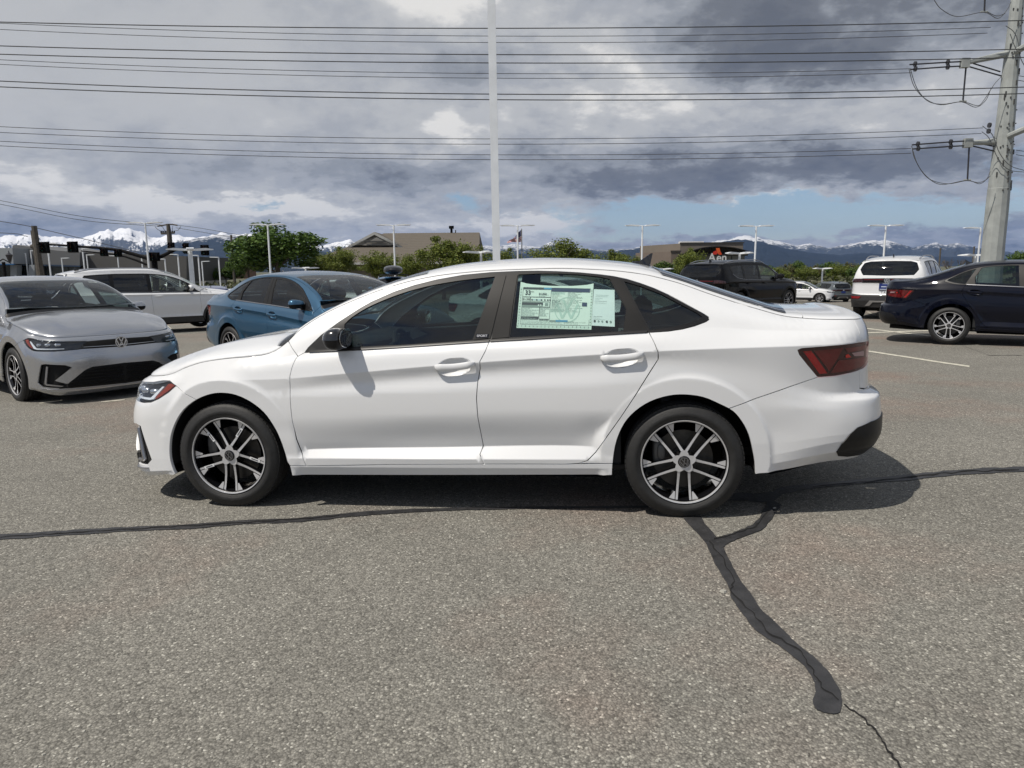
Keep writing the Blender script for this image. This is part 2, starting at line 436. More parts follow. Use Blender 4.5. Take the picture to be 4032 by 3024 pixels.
def pchip(xk, yk, x):
    xk = np.asarray(xk, float); yk = np.asarray(yk, float); x = np.asarray(x, float)
    if len(xk) == 2: return np.interp(x, xk, yk)
    h = np.diff(xk); dl = np.diff(yk)/h
    m = np.zeros_like(yk); m[0] = dl[0]; m[-1] = dl[-1]
    for i in range(1, len(xk)-1):
        if dl[i-1]*dl[i] > 0:
            w1 = 2*h[i]+h[i-1]; w2 = h[i]+2*h[i-1]
            m[i] = (w1+w2)/(w1/dl[i-1]+w2/dl[i])
    x = np.clip(x, xk[0], xk[-1])
    i = np.clip(np.searchsorted(xk, x, side='right')-1, 0, len(xk)-2)
    t = (x-xk[i])/h[i]
    return ((2*t**3-3*t**2+1)*yk[i]+(t**3-2*t**2+t)*h[i]*m[i]
            + (-2*t**3+3*t**2)*yk[i+1]+(t**3-t**2)*h[i]*m[i+1])

class Body:
    """Car skin as two charts: side (a = run along the plan outline, z) and top (x, y)."""
    def __init__(s, plan, lines, crease, zc, flares=(), top_add=None, pw=2.0, side_add=None):
        P = np.array(plan, float)
        # dense centripetal spline through the plan points, mirrored at both ends
        Q = np.vstack([[P[1][0], -P[1][1]], P, [P[-2][0], -P[-2][1]]])
        out = []
        for i in range(1, len(Q)-2):
            p0, p1, p2, p3 = Q[i-1:i+3]
            t0 = 0; t1 = t0+np.linalg.norm(p1-p0)**.5; t2 = t1+np.linalg.norm(p2-p1)**.5; t3 = t2+np.linalg.norm(p3-p2)**.5
            for t in np.linspace(t1, t2, 40, endpoint=False):
                a1 = (t1-t)/(t1-t0)*p0+(t-t0)/(t1-t0)*p1; a2 = (t2-t)/(t2-t1)*p1+(t-t1)/(t2-t1)*p2
                a3 = (t3-t)/(t3-t2)*p2+(t-t2)/(t3-t2)*p3
                b1 = (t2-t)/(t2-t0)*a1+(t-t0)/(t2-t0)*a2; b2 = (t3-t)/(t3-t1)*a2+(t-t1)/(t3-t1)*a3
                out.append((t2-t)/(t2-t1)*b1+(t-t1)/(t2-t1)*b2)
        out.append(P[-1]); out = np.array(out)
        A = np.concatenate([[0], np.cumsum(np.linalg.norm(np.diff(out, axis=0), axis=1))])
        A -= np.interp(0, out[:, 0], A)
        s.A = A; s.C = out
        T = np.gradient(out, A, axis=0); T /= np.linalg.norm(T, axis=1)[:, None]
        s.N = np.stack([-T[:, 1], T[:, 0]], 1)      # outward (y positive half)
        s.aF, s.aR = A[0], A[-1]
        s.ta = np.linspace(s.aF, s.aR, 700)
        names = list(lines); s.names = names
        s.lz = np.array([pchip(*np.array(lines[k])[:, [0, 1]].T, s.ta) for k in names])
        s.ld = np.array([pchip(*np.array(lines[k])[:, [0, 2]].T, s.ta) for k in names])
        for j in range(1, len(names)):
            s.lz[j] = np.maximum(s.lz[j], s.lz[j-1]+.004)
        s.cr = np.array([k in crease for k in names])
        s.flares = flares; s.side_add = side_add
        s.zc = zc; s.top_add = top_add; s.pw = pw
        ez = s.lz[-1]
        E = s.side(s.ta, ez, y_sign=1)
        s.E = E
        ord_ = np.argsort(E[:, 0]); s.Ex = E[ord_, 0]; s.Ey = E[ord_, 1]; s.Ez = E[ord_, 2]
    def D(s, a, z):
        a = np.asarray(a, float); z = np.asarray(z, float)
        Z = np.array([np.interp(a, s.ta, r) for r in s.lz]); V = np.array([np.interp(a, s.ta, r) for r in s.ld])
        z = np.clip(z, Z[0], Z[-1])
        h = np.diff(Z, axis=0); dl = np.diff(V, axis=0)/h
        M = len(Z)
        mL = np.zeros_like(Z); mR = np.zeros_like(Z)
        mL[0] = mR[0] = dl[0]; mL[-1] = mR[-1] = dl[-1]
        for i in range(1, M-1):
            if s.cr[i]: mL[i] = dl[i-1]; mR[i] = dl[i]
            else:
                pr = dl[i-1]*dl[i]
                w1 = 2*h[i]+h[i-1]; w2 = h[i]+2*h[i-1]
                with np.errstate(all='ignore'):
                    m = np.where(pr > 0, (w1+w2)/(w1/dl[i-1]+w2/dl[i]), 0)
                mL[i] = mR[i] = m
        out = np.zeros_like(z)
        for i in range(M-1):
            k = (z >= Z[i]) & (z <= Z[i+1])
            t = (z-Z[i])/h[i]
            v = ((2*t**3-3*t**2+1)*V[i]+(t**3-2*t**2+t)*h[i]*mR[i]+(-2*t**3+3*t**2)*V[i+1]+(t**3-t**2)*h[i]*mL[i+1])
            out = np.where(k, v, out)
        return out
    def side(s, a, z, off=0.0, y_sign=-1):
        a = np.asarray(a, float); z = np.asarray(z, float)
        cx = np.interp(a, s.A, s.C[:, 0]); cy = np.interp(a, s.A, s.C[:, 1])
        nx = np.interp(a, s.A, s.N[:, 0]); ny = np.interp(a, s.A, s.N[:, 1])
        nx, ny = nx/np.hypot(nx, ny), ny/np.hypot(nx, ny)
        d = s.D(a, z)
        for (xw, zw, r1, dv, sl) in s.flares:
            r = np.hypot(a-xw, z-zw)
            f = dv-sl*np.maximum(0, r-r1)-.05*np.maximum(0, zw+.10-z)
            k = .010
            q = np.clip(.5+.5*(f-d)/k, 0, 1)
            d = d*(1-q)+f*q+k*q*(1-q)
        if s.side_add is not None: d = d+s.side_add(a, z)
        d = d+off
        y = cy+ny*d
        return np.stack([cx+nx*d, y_sign*np.maximum(y, 0), z], -1)
    def top(s, x, y, off=0.0):
        x = np.asarray(x, float); y = np.asarray(y, float)
        ye = np.interp(x, s.Ex, s.Ey); ze = np.interp(x, s.Ex, s.Ez)
        zc = np.maximum(pchip(*np.array(s.zc).T, x), ze)
        t = np.clip(np.abs(y)/np.maximum(ye, 1e-4), 0, 1)
        z = ze+(zc-ze)*np.sqrt(np.maximum(0, 1-t**s.pw))
        if s.top_add is not None: z = z+s.top_add(x, y)*(1-t**4)
        return np.stack([x, y, z+off], -1)
# ---- sedan skin ----
SED_PLAN = [(-2.215,0),(-2.205,.25),(-2.165,.50),(-2.09,.68),(-1.97,.785),(-1.80,.848),(-1.55,.882),(-1.20,.895),(-.6,.8995),(.3,.8995),(1.1,.8995),(1.55,.890),(1.95,.860),(2.20,.805),(2.36,.715),(2.46,.56),(2.515,.30),(2.53,0)]
SED_LINES = {   # name: (a, z, d)
 'low':   [(-2.9,.125,-.05),(-2.2,.12,-.05),(-1.75,.185,-.035),(-1,.205,-.035),(0,.222,-.035),(1,.243,-.035),(1.75,.262,-.035),(2.2,.30,-.09),(3.1,.30,-.08)],
 'rock':  [(-2.9,.17,-.01),(-2.2,.17,-.008),(-1.75,.215,-.012),(-1,.262,-.014),(0,.272,-.014),(1,.285,-.014),(1.75,.31,-.02),(2.2,.37,-.025),(3.1,.37,-.02)],
 'ledgeB':[(-2.9,.26,0),(-2.2,.26,0),(-1.75,.29,-.01),(-1,.315,-.010),(0,.326,-.006),(1,.338,-.010),(1.75,.36,-.018),(2.2,.43,-.006),(3.1,.43,0)],
 'ledgeT': [(-2.9,.33,0),(-2.2,.33,0),(-1.75,.35,-.012),(-1,.350,-.024),(-.8,.368,-.040),(0,.387,-.052),(.7,.405,-.048),(1.0,.40,-.026),(1.75,.42,-.020),(2.2,.47,-.003),(3.1,.47,0)],
 'lowdoor': [(-2.9,.39,0),(-2.2,.39,0),(-1.75,.42,-.012),(-1,.42,-.022),(0,.430,-.043),(.8,.445,-.038),(1.2,.46,-.018),(1.75,.48,-.020),(2.2,.52,-.004),(3.1,.52,-.002)],
 'mid':   [(-2.9,.50,-.004),(-2.2,.50,-.002),(-1.75,.54,-.010),(-1,.56,-.005),(0,.60,-.003),(.8,.62,-.003),(1.2,.62,-.006),(1.75,.62,-.014),(2.2,.60,-.012),(3.1,.60,-.010)],
 'hi': [(-2.9,.57,-.012),(-2.2,.57,-.012),(-1.75,.64,-.018),(-1,.68,-.010),(0,.715,-.006),(.8,.74,-.006),(1.2,.76,-.010),(1.75,.70,-.018),(2.15,.645,-.024),(2.4,.645,-.020),(3.1,.645,-.016)],
 'under': [(-2.9,.635,-.030),(-2.2,.635,-.032),(-1.9,.66,-.032),(-1.75,.70,-.030),(-1.2,.72,-.022),(-1.0,.732,-.018),(-.6,.762,-.022),(0,.808,-.0255),(.8,.858,-.0255),(1.2,.885,-.023),(1.75,.82,-.024),(2.15,.69,-.050),(2.4,.68,-.075),(3.1,.68,-.075)],
 'crease': [(-2.9,.70,-.045),(-2.2,.70,-.048),(-1.9,.71,-.046),(-1.75,.745,-.046),(-1.5,.775,-.035),(-1.2,.785,-.022),(-1.0,.79,-.018),(-.6,.820,-.012),(0,.868,-.012),(.8,.918,-.012),(1.2,.938,-.014),(1.75,.952,-.016),(2.15,.957,-.030),(2.4,.962,-.085),(3.1,.965,-.095)],
 'sh': [(-2.9,.725,-.055),(-2.2,.725,-.060),(-1.9,.745,-.064),(-1.75,.768,-.062),(-1.5,.83,-.055),(-1.2,.85,-.045),(-1.0,.865,-.040),(-.6,.90,-.036),(0,.94,-.036),(.8,.975,-.036),(1.2,.99,-.038),(1.75,.99,-.045),(2.15,.995,-.050),(2.4,1.00,-.092),(3.1,1.01,-.105)],
 'belt': [(-2.9,.742,-.070),(-2.2,.744,-.078),(-1.9,.762,-.084),(-1.75,.788,-.080),(-1.5,.858,-.075),(-1.2,.885,-.068),(-1.0,.905,-.070),(-.85,.935,-.070),(-.6,.958,-.070),(0,.985,-.070),(.8,1.02,-.070),(1.2,1.038,-.072),(1.5,1.055,-.085),(1.75,1.035,-.090),(2.15,1.025,-.090),(2.4,1.035,-.105),(3.1,1.04,-.115)],
 'mid2': [(-2.9,.757,-.090),(-2.2,.760,-.098),(-1.9,.775,-.102),(-1.75,.800,-.096),(-1.5,.875,-.090),(-1.2,.902,-.084),(-1.0,.935,-.088),(-.85,1.01,-.105),(-.6,1.10,-.130),(-.2,1.19,-.165),(.3,1.21,-.170),(.8,1.21,-.165),(1.2,1.18,-.145),(1.5,1.13,-.130),(1.75,1.085,-.125),(2.0,1.06,-.125),(2.15,1.045,-.11),(2.4,1.045,-.112),(3.1,1.05,-.125)],
 'rail': [(-2.9,.772,-.125),(-2.2,.774,-.13),(-1.9,.788,-.124),(-1.836,.794,-.118),(-1.726,.815,-.112),(-1.61,.855,-.106),(-1.48,.888,-.104),(-1.31,.909,-.102),(-1.145,.920,-.102),(-1.06,.936,-.104),(-.99,.972,-.112),(-.944,1.008,-.125),(-.9,1.055,-.145),(-.75,1.152,-.185),(-.6,1.218,-.207),(-.4,1.290,-.235),(-.2,1.342,-.256),(0,1.371,-.268),(.3,1.388,-.275),(.6,1.390,-.275),(.9,1.375,-.272),(1.1,1.350,-.266),(1.3,1.300,-.255),(1.5,1.228,-.24),(1.75,1.145,-.225),(1.95,1.095,-.215),(2.15,1.080,-.17),(2.4,1.075,-.13),(3.1,1.065,-.13)],
}
SED_CREASE = {'rock','ledgeB','ledgeT','crease','belt'}
SED_ZC = [(-2.085,.778),(-2.045,.808),(-1.94,.862),(-1.86,.893),(-1.77,.922),(-1.6,.962),(-1.4,.998),(-1.2,1.025),(-1.06,1.04),(-.98,1.075),(-.85,1.145),(-.6,1.268),(-.4,1.345),(-.2,1.402),(0,1.437),(.2,1.452),(.45,1.460),(.7,1.452),(.95,1.430),(1.15,1.40),(1.3,1.352),(1.5,1.283),(1.75,1.196),(1.95,1.135),(2.1,1.122),(2.25,1.115),(2.4,1.085)]
def sed_top(x, y):
    hood = np.exp(-((x+1.55)/.42)**4)
    r = .010*np.exp(-((np.abs(y)-.50)/.10)**2)-.004*np.exp(-((np.abs(y)-.30)/.10)**2)
    lip = .018*np.exp(-((x-2.31)/.05)**2)*np.exp(-(y/.62)**6)
    return hood*r+lip
SED_FL = [(-1.343,.335,.448,-.006,.55),(1.343,.335,.452,-.005,.6)]
def make_sedan_body():
    return Body(SED_PLAN, SED_LINES, SED_CREASE, SED_ZC, flares=SED_FL, top_add=sed_top)
TRD = {
 'dlo': [(-0.8096, 0.9671), (-0.7349, 1.0366), (-0.6322, 1.1095), (-0.5145, 1.1834), (-0.4512, 1.2184), (-0.3141, 1.2749), (-0.192, 1.3112), (-0.0615, 1.34), (0.0931, 1.3633), (0.2554, 1.3745), (0.348, 1.3762), (0.4161, 1.3777), (0.5278, 1.3766), (0.6469, 1.3706), (0.765, 1.3616), (0.8823, 1.3481), (0.9601, 1.3364), (1.0374, 1.3187), (1.1139, 1.2936), (1.1885, 1.2643), (1.2624, 1.2295), (1.3353, 1.1893), (1.4075, 1.1482), (1.4505, 1.1236), (1.4718, 1.1089), (1.4731, 1.096), (1.4552, 1.0849), (1.3949, 1.0645), (1.328, 1.0492), (1.2543, 1.0395), (1.1662, 1.0349), (1.0704, 1.0309), (0.9214, 1.023), (0.6951, 1.0127), (0.4652, 1.0008), (0.2784, 0.9926), (0.27, 0.9963), (0.0012, 0.9791), (-0.2407, 0.9659), (-0.5003, 0.953), (-0.7072, 0.9446), (-0.8281, 0.9402)],
 'glassF': [(-0.5745, 0.9723), (-0.5971, 1.096), (-0.558, 1.1343), (-0.4718, 1.1876), (-0.3511, 1.238), (-0.2296, 1.2773), (-0.1075, 1.3056), (0.0146, 1.325), (0.1363, 1.3388), (0.2814, 1.3504), (0.2291, 1.1784), (0.1731, 1.0052), (-0.0004, 0.9946), (-0.243, 0.983)],
 'appB1': [(0.2877, 1.3526), (0.3475, 1.359), (0.309, 1.1695), (0.2756, 1.011), (0.1788, 1.0029), (0.2335, 1.1707)],
 'appB2': [(0.3554, 1.3604), (0.4139, 1.359), (0.395, 1.1833), (0.3803, 1.0153), (0.2819, 1.0095), (0.3129, 1.1695)],
 'glassR': [(0.4188, 1.3589), (0.5285, 1.3618), (0.6473, 1.359), (0.7652, 1.3509), (0.8824, 1.3359), (0.9383, 1.3225), (0.9674, 1.2669), (1.0272, 1.1586), (1.0096, 1.0437), (0.8462, 1.036), (0.6947, 1.0294), (0.5415, 1.0227), (0.3866, 1.016), (0.4021, 1.168)],
 'appC': [(0.9445, 1.3238), (0.9987, 1.3181), (1.0729, 1.1835), (1.1459, 1.0408), (1.014, 1.0408), (1.031, 1.16), (0.9864, 1.2478)],
 'glassQ': [(1.0217, 1.307), (1.1134, 1.2787), (1.2248, 1.2333), (1.334, 1.1728), (1.4136, 1.1301), (1.4361, 1.111), (1.4114, 1.0957), (1.329, 1.0728), (1.2402, 1.0568), (1.1563, 1.0478), (1.0879, 1.1796)],
 'doorFcut': [(-0.8694, 0.9188), (-0.8803, 0.903), (-0.8969, 0.854), (-0.9069, 0.8084), (-0.9103, 0.7234), (-0.9098, 0.6299), (-0.9052, 0.5339), (-0.8922, 0.4351), (-0.866, 0.337), (-0.844, 0.2716)],
 'doorMcut': [(0.27, 0.9963), (0.2516, 0.9441), (0.2219, 0.8886), (0.2211, 0.849), (0.2058, 0.7716), (0.1979, 0.6796), (0.2017, 0.5772), (0.2112, 0.4779), (0.2196, 0.397), (0.2035, 0.3534), (0.2273, 0.2994)],
 'doorRcut': [(1.1501, 1.035), (1.1787, 0.9774), (1.1961, 0.9308), (1.1969, 0.8927), (1.1424, 0.8078), (1.069, 0.6888), (0.9951, 0.5739), (0.9202, 0.4649), (0.859, 0.3739), (0.8133, 0.3287), (0.7672, 0.3117), (0.6902, 0.3057)],
 'archF': [(-1.7221, 0.1954), (-1.7409, 0.278), (-1.7391, 0.3493), (-1.7151, 0.4414), (-1.6721, 0.5231), (-1.6055, 0.6042), (-1.5099, 0.667), (-1.4101, 0.7021), (-1.3259, 0.7093), (-1.2447, 0.6961), (-1.1562, 0.6561), (-1.0801, 0.5959), (-1.0308, 0.5237), (-0.9927, 0.4366), (-0.9662, 0.3293), (-0.9447, 0.2203)],
 'archR': [(0.9537, 0.2533), (0.9576, 0.348), (0.9765, 0.4499), (1.0175, 0.5431), (1.0766, 0.6126), (1.1574, 0.666), (1.2521, 0.6962), (1.3391, 0.702), (1.4333, 0.6882), (1.5206, 0.6502), (1.5181, 0.6588), (1.5912, 0.6107), (1.6408, 0.5518), (1.679, 0.4776), (1.7016, 0.3928), (1.7158, 0.3246), (1.7219, 0.2578)],
}
# ------------------------------------------------------------------ ground
GC = [(-6.28,9.6,-.10),(-2.64,10.3,-.06),(9.36,12.3,.025),(1.06,13.2,-.15),(10.92,19.5,.05),(7.24,22.1,.0),(26.5,58.6,-1.49),(24.0,54.7,-1.38),(-9.77,19.3,-.22),(0,60,-1.3),(-30,60,-1.5),(-14,30,-.55),(30,25,-.1),(0,30,-.4),(-30,20,-.4),(0,-10,.0),(-12,2,-.05),(12,2,.12),(0,100,-2.0),(60,100,-2.2),(-60,100,-2.2),(60,20,-.2),(-60,20,-.6)]
for x in (-2.6, -1, .8, 2.6):
    for y in (1.2, 3, 4.5, 6): GC.append((x, y, .0162*x))
GCa = np.array(GC)
_ph = lambda r2: np.sqrt(r2+.6)*1.0
_K = np.sqrt(((GCa[:, None, :2]-GCa[None, :, :2])**2).sum(2)+4.0)
_Kl = np.hstack([_K+np.eye(len(GCa))*-.02, np.ones((len(GCa), 1)), GCa[:, :2]]); _Kb = np.hstack([np.ones((len(GCa), 1)), GCa[:, :2], np.zeros((len(GCa), 3))])
_Kb = np.vstack([np.ones(len(GCa)), GCa[:, 0], GCa[:, 1]]); _Kf = np.vstack([_Kl, np.hstack([_Kb, np.zeros((3, 3))])])
_W = np.linalg.lstsq(_Kf, np.concatenate([GCa[:, 2], np.zeros(3)]), rcond=None)[0]
def Gv(x, y):
    x = np.asarray(x, float); y = np.asarray(y, float); xc = np.clip(x, -60, 60); yc = np.clip(y, -12, 105)
    r = np.sqrt((xc[..., None]-GCa[:, 0])**2+(yc[..., None]-GCa[:, 1])**2+4.0)
    return np.clip(r@_W[:-3]+_W[-3]+_W[-2]*xc+_W[-1]*yc, -3.5, .6)
def G(x, y): return float(Gv(np.array([x]), np.array([y]))[0])
def hit(px, py, dz=0.0):
    """ground point seen at a pixel of the 2212-wide photograph"""
    d = pix(px, py, 1)-CAM; t = 1.39/max(1e-4, -d.z)
    for _ in range(25):
        p = CAM+d*t; t = t+(p.z-G(p.x, p.y)-dz)/max(1e-3, -d.z)*.8
    return CAM+d*t
def asphalt_mat():
    m, nt, o = newmat('asphalt')
    b = nd(nt, 'ShaderNodeBsdfPrincipled'); b.inputs['Roughness'].default_value = .9; b.inputs['Specular IOR Level'].default_value = .25; link(nt, b.outputs[0], o.inputs[0])
    tc = nd(nt, 'ShaderNodeTexCoord'); P = tc.outputs['Object']
    wob = nd(nt, 'ShaderNodeTexNoise', i_Scale=60.0, i_Detail=2.0); link(nt, P, wob.inputs['Vector'])
    av = nd(nt, 'ShaderNodeVectorMath', operation='SCALE'); av.inputs['Scale'].default_value = .012; link(nt, wob.outputs['Color'], av.inputs[0])
    ad = nd(nt, 'ShaderNodeVectorMath', operation='ADD'); link(nt, P, ad.inputs[0]); link(nt, av.outputs[0], ad.inputs[1])
    v1 = nd(nt, 'ShaderNodeTexVoronoi', i_Scale=125.0); link(nt, ad.outputs[0], v1.inputs['Vector'])
    v2 = nd(nt, 'ShaderNodeTexVoronoi', i_Scale=62.0); link(nt, ad.outputs[0], v2.inputs['Vector'])
    s1 = nd(nt, 'ShaderNodeSeparateColor'); link(nt, v1.outputs['Color'], s1.inputs[0]); s2 = nd(nt, 'ShaderNodeSeparateColor'); link(nt, v2.outputs['Color'], s2.inputs[0])
    r = nd(nt, 'ShaderNodeValToRGB'); cr = r.color_ramp; link(nt, s1.outputs[0], r.inputs[0])
    cr.elements[0].position = 0; cr.elements[0].color = (.096, .092, .082, 1); cr.elements[1].position = 1; cr.elements[1].color = (.60, .585, .52, 1)
    for p, c in ((.16, (.143, .137, .121)), (.55, (.204, .196, .174)), (.85, (.272, .261, .232)), (.96, (.34, .33, .285))):
        e = cr.elements.new(p); e.color = (*c, 1)
    r2 = nd(nt, 'ShaderNodeValToRGB'); c2 = r2.color_ramp; link(nt, s2.outputs[0], r2.inputs[0])
    c2.elements[0].position = 0; c2.elements[0].color = (.124, .119, .105, 1); c2.elements[1].position = 1; c2.elements[1].color = (.33, .317, .28, 1)
    mx = nd(nt, 'ShaderNodeMix', data_type='RGBA'); mx.inputs[0].default_value = .26; link(nt, r.outputs[0], mx.inputs[6]); link(nt, r2.outputs[0], mx.inputs[7])
    # dark binder between the stones
    dk = nd(nt, 'ShaderNodeMapRange'); dk.inputs['From Min'].default_value = .25; dk.inputs['From Max'].default_value = .75; dk.inputs['To Min'].default_value = 1.08; dk.inputs['To Max'].default_value = .62; link(nt, v1.outputs['Distance'], dk.inputs['Value'])
    n1 = nd(nt, 'ShaderNodeTexNoise', i_Scale=.9, i_Detail=7.0, i_Roughness=.62); link(nt, P, n1.inputs['Vector'])
    n2 = nd(nt, 'ShaderNodeTexNoise', i_Scale=.35, i_Detail=5.0, i_Roughness=.6); link(nt, P, n2.inputs['Vector'])
    m1 = nd(nt, 'ShaderNodeMapRange'); m1.inputs['From Min'].default_value = .3; m1.inputs['From Max'].default_value = .7; m1.inputs['To Min'].default_value = .90; m1.inputs['To Max'].default_value = 1.12; link(nt, n1.outputs['Fac'], m1.inputs['Value'])
    sc1 = nd(nt, 'ShaderNodeVectorMath', operation='SCALE'); link(nt, mx.outputs[2], sc1.inputs[0]); link(nt, m1.outputs[0], sc1.inputs['Scale'])
    sc2 = nd(nt, 'ShaderNodeVectorMath', operation='SCALE'); link(nt, sc1.outputs[0], sc2.inputs[0]); link(nt, dk.outputs[0], sc2.inputs['Scale'])
    # faint reddish dust stains
    rm = nd(nt, 'ShaderNodeMapRange'); rm.inputs['From Min'].default_value = .50; rm.inputs['From Max'].default_value = .64; rm.inputs['To Min'].default_value = 0; rm.inputs['To Max'].default_value = .85; link(nt, n2.outputs['Fac'], rm.inputs['Value'])
    n4 = nd(nt, 'ShaderNodeTexNoise', i_Scale=5.0, i_Detail=6.0, i_Roughness=.7); link(nt, P, n4.inputs['Vector'])
    rmm = nd(nt, 'ShaderNodeMath', operation='MULTIPLY'); link(nt, rm.outputs[0], rmm.inputs[0]); link(nt, n4.outputs['Fac'], rmm.inputs[1])
    red = nd(nt, 'ShaderNodeMix', data_type='RGBA', blend_type='MULTIPLY'); link(nt, rmm.outputs[0], red.inputs[0]); link(nt, sc2.outputs[0], red.inputs[6]); red.inputs[7].default_value = (1.16, .80, .72, 1)
    # oil drips
    v3 = nd(nt, 'ShaderNodeTexVoronoi', i_Scale=.7); link(nt, P, v3.inputs['Vector'])
    od = nd(nt, 'ShaderNodeMapRange'); od.inputs['From Min'].default_value = .015; od.inputs['From Max'].default_value = .05; od.inputs['To Min'].default_value = .55; od.inputs['To Max'].default_value = 1; link(nt, v3.outputs['Distance'], od.inputs['Value'])
    sc3 = nd(nt, 'ShaderNodeVectorMath', operation='SCALE'); link(nt, red.outputs[2], sc3.inputs[0]); link(nt, od.outputs[0], sc3.inputs['Scale'])
    link(nt, sc3.outputs[0], b.inputs['Base Color'])
    bp = nd(nt, 'ShaderNodeBump', i_Strength=.75, i_Distance=.004, invert=True); link(nt, v1.outputs['Distance'], bp.inputs['Height']); link(nt, bp.outputs[0], b.inputs['Normal'])
    return m
xs_ = np.concatenate([np.linspace(-90, -12, 40), np.linspace(-11, 11, 67), np.linspace(12, 90, 40)])
ys_ = np.concatenate([np.linspace(-30, 0, 16), np.linspace(.4, 24, 80), np.linspace(25, 118, 60)])
XX, YY = np.meshgrid(xs_, ys_); ZZ = Gv(XX, YY)
V = [(x, y, z) for x, y, z in zip(XX.ravel(), YY.ravel(), ZZ.ravel())]; nx_ = len(xs_)
F = [(j*nx_+i, j*nx_+i+1, (j+1)*nx_+i+1, (j+1)*nx_+i) for j in range(len(ys_)-1) for i in range(nx_-1)]
ASPH = asphalt_mat()
lot = mk('parking_lot', V, F, ASPH); tag(lot, kind='structure')
FIELD = pbr('dry_ground', (.085, .085, .045), .95, noise=.35, nscale=.02)
V = []; F = []
rr_ = [30, 70, 115, 200, 500, 1200, 3000, 8000, 20000, 45000]
for r_ in rr_:
    for k in range(64):
        t = 2*math.pi*k/64; x, y = r_*math.cos(t), r_*math.sin(t)
        V.append((x, y, -3.9 if r_ < 300 else -4.5-(r_/45000)*6))
V.append((0, 0, -3.9))
F = [(i*64+k, i*64+(k+1) % 64, (i+1)*64+(k+1) % 64, (i+1)*64+k) for i in range(len(rr_)-1) for k in range(64)]+[(640, (k+1) % 64, k) for k in range(64)]
ter = mk('terrain', V, F, FIELD); tag(ter, kind='structure')

# sealed cracks and parking lines: thin sheets following the ground
def ribbon(name, pts, mat, dz, off=(0, 0), sc_=1.0, rough=.0, sub=6, seed=0, base=(0, 0, 1.0)):
    """pts in crop pixels (x, y, width); base = crop origin and scale in the 4032 photograph"""
    rnd = random.Random(seed); K = 2212/4032
    c = smoothpoly([(p[0], p[1]) for p in pts], sub); wd = smoothpoly([(p[2], 0) for p in pts], sub)
    V = []; F = []
    for i, (q, w_) in enumerate(zip(c, wd)):
        a = np.array(c[max(i-1, 0)]); b_ = np.array(c[min(i+1, len(c)-1)]); d = b_-a; d = d/(np.linalg.norm(d)+1e-9)
        n = np.array([-d[1], d[0]]); w = w_[0]
        for s in (-1, 1):
            jit = 1+rnd.uniform(-rough, rough)
            p = np.array(q)+n*s*w/2*jit
            px, py = (base[0]+p[0]/base[2])*K, (base[1]+p[1]/base[2])*K
            h = hit(px, py, dz); V.append(tuple(h))
    F = [(2*i, 2*i+1, 2*i+3, 2*i+2) for i in range(len(c)-1)]
    o = mk(name, V, F, mat, lot); return o
SEAL = pbr('crack_sealant', (.028, .028, .030), .55, noise=.35, nscale=18, bump=.3, bscale=60, rvar=.15)
CRK = pbr('open_crack', (.006, .006, .006), .95)
B4 = (2016, 1800, 1.0972); B3 = (0, 1900, 1.0972); B33 = (3300, 1150, 3.0164)
def band(name, Lp, Rp, mat, dz, base, seed, n=70, jit=2.4):
    rnd = random.Random(seed); K = 2212/4032
    def res(P):
        P = np.array(smoothpoly(P, 8)); s_ = np.concatenate([[0], np.cumsum(np.linalg.norm(np.diff(P, axis=0), axis=1))]); u = np.linspace(0, s_[-1], n)
        return np.stack([np.interp(u, s_, P[:, 0]), np.interp(u, s_, P[:, 1])], 1)
    A, B_ = res(Lp), res(Rp); V = []
    for p, q in zip(A, B_):
        p = p+np.array([rnd.uniform(-jit, jit), rnd.uniform(-jit, jit)*.5]); q = q+np.array([rnd.uniform(-jit, jit), rnd.uniform(-jit, jit)*.5])
        for t in (0, .5, 1):
            r_ = p+(q-p)*t; V.append(tuple(hit((base[0]+r_[0]/base[2])*K, (base[1]+r_[1]/base[2])*K, dz+(.0015 if t == .5 else 0))))
    F = [(3*i+j, 3*i+j+1, 3*i+j+4, 3*i+j+3) for i in range(n-1) for j in (0, 1)]
    return mk(name, V, F, mat, lot)
band('crack_seal', [(700, 200), (752, 275), (835, 370), (880, 465), (942, 570), (945, 602), (1000, 680), (1060, 752), (1150, 812), (1240, 880), (1290, 940), (1311, 1000), (1302, 1040), (1300, 1072), (1330, 1096), (1385, 1107)],
     [(780, 200), (826, 275), (892, 355), (932, 430), (985, 530), (1036, 592), (1070, 650), (1150, 722), (1230, 803), (1310, 868), (1370, 930), (1412, 995), (1424, 1040), (1425, 1075), (1415, 1103), (1387, 1108)], SEAL, .004, B4, 1)
ribbon('crack_seal', [(1135, 190, 70), (1112, 232, 50), (1070, 292, 44), (1000, 325, 30), (935, 350, 34), (895, 372, 44), (880, 385, 30)], SEAL, .005, rough=.14, seed=2, base=B4)
ribbon('crack_seal', [(-260, 250, 22), (0, 235, 22), (280, 217, 21), (500, 203, 19), (800, 190, 18), (1050, 171, 17), (1300, 160, 18), (1450, 145, 17), (1600, 131, 17), (1900, 116, 12), (2300, 108, 10), (2800, 104, 10)], SEAL, .004, rough=.2, seed=3, base=B3)
ribbon('crack_seal', [(700, 160, 26), (900, 168, 26), (1110, 172, 38), (1180, 142, 28), (1400, 114, 19), (1700, 88, 24), (1950, 63, 23), (2212, 50, 20), (2500, 38, 18)], SEAL, .0045, rough=.2, seed=4, base=B4)
def wig(P, n, a, seed):
    r = random.Random(seed); out = []
    for i in range(len(P)-1):
        for j in range(n):
            t = j/n; out.append((P[i][0]+(P[i+1][0]-P[i][0])*t+r.uniform(-a, a), P[i][1]+(P[i+1][1]-P[i][1])*t+r.uniform(-a, a)*.6, P[i][2]*r.uniform(.5, 1.4)))
    return out
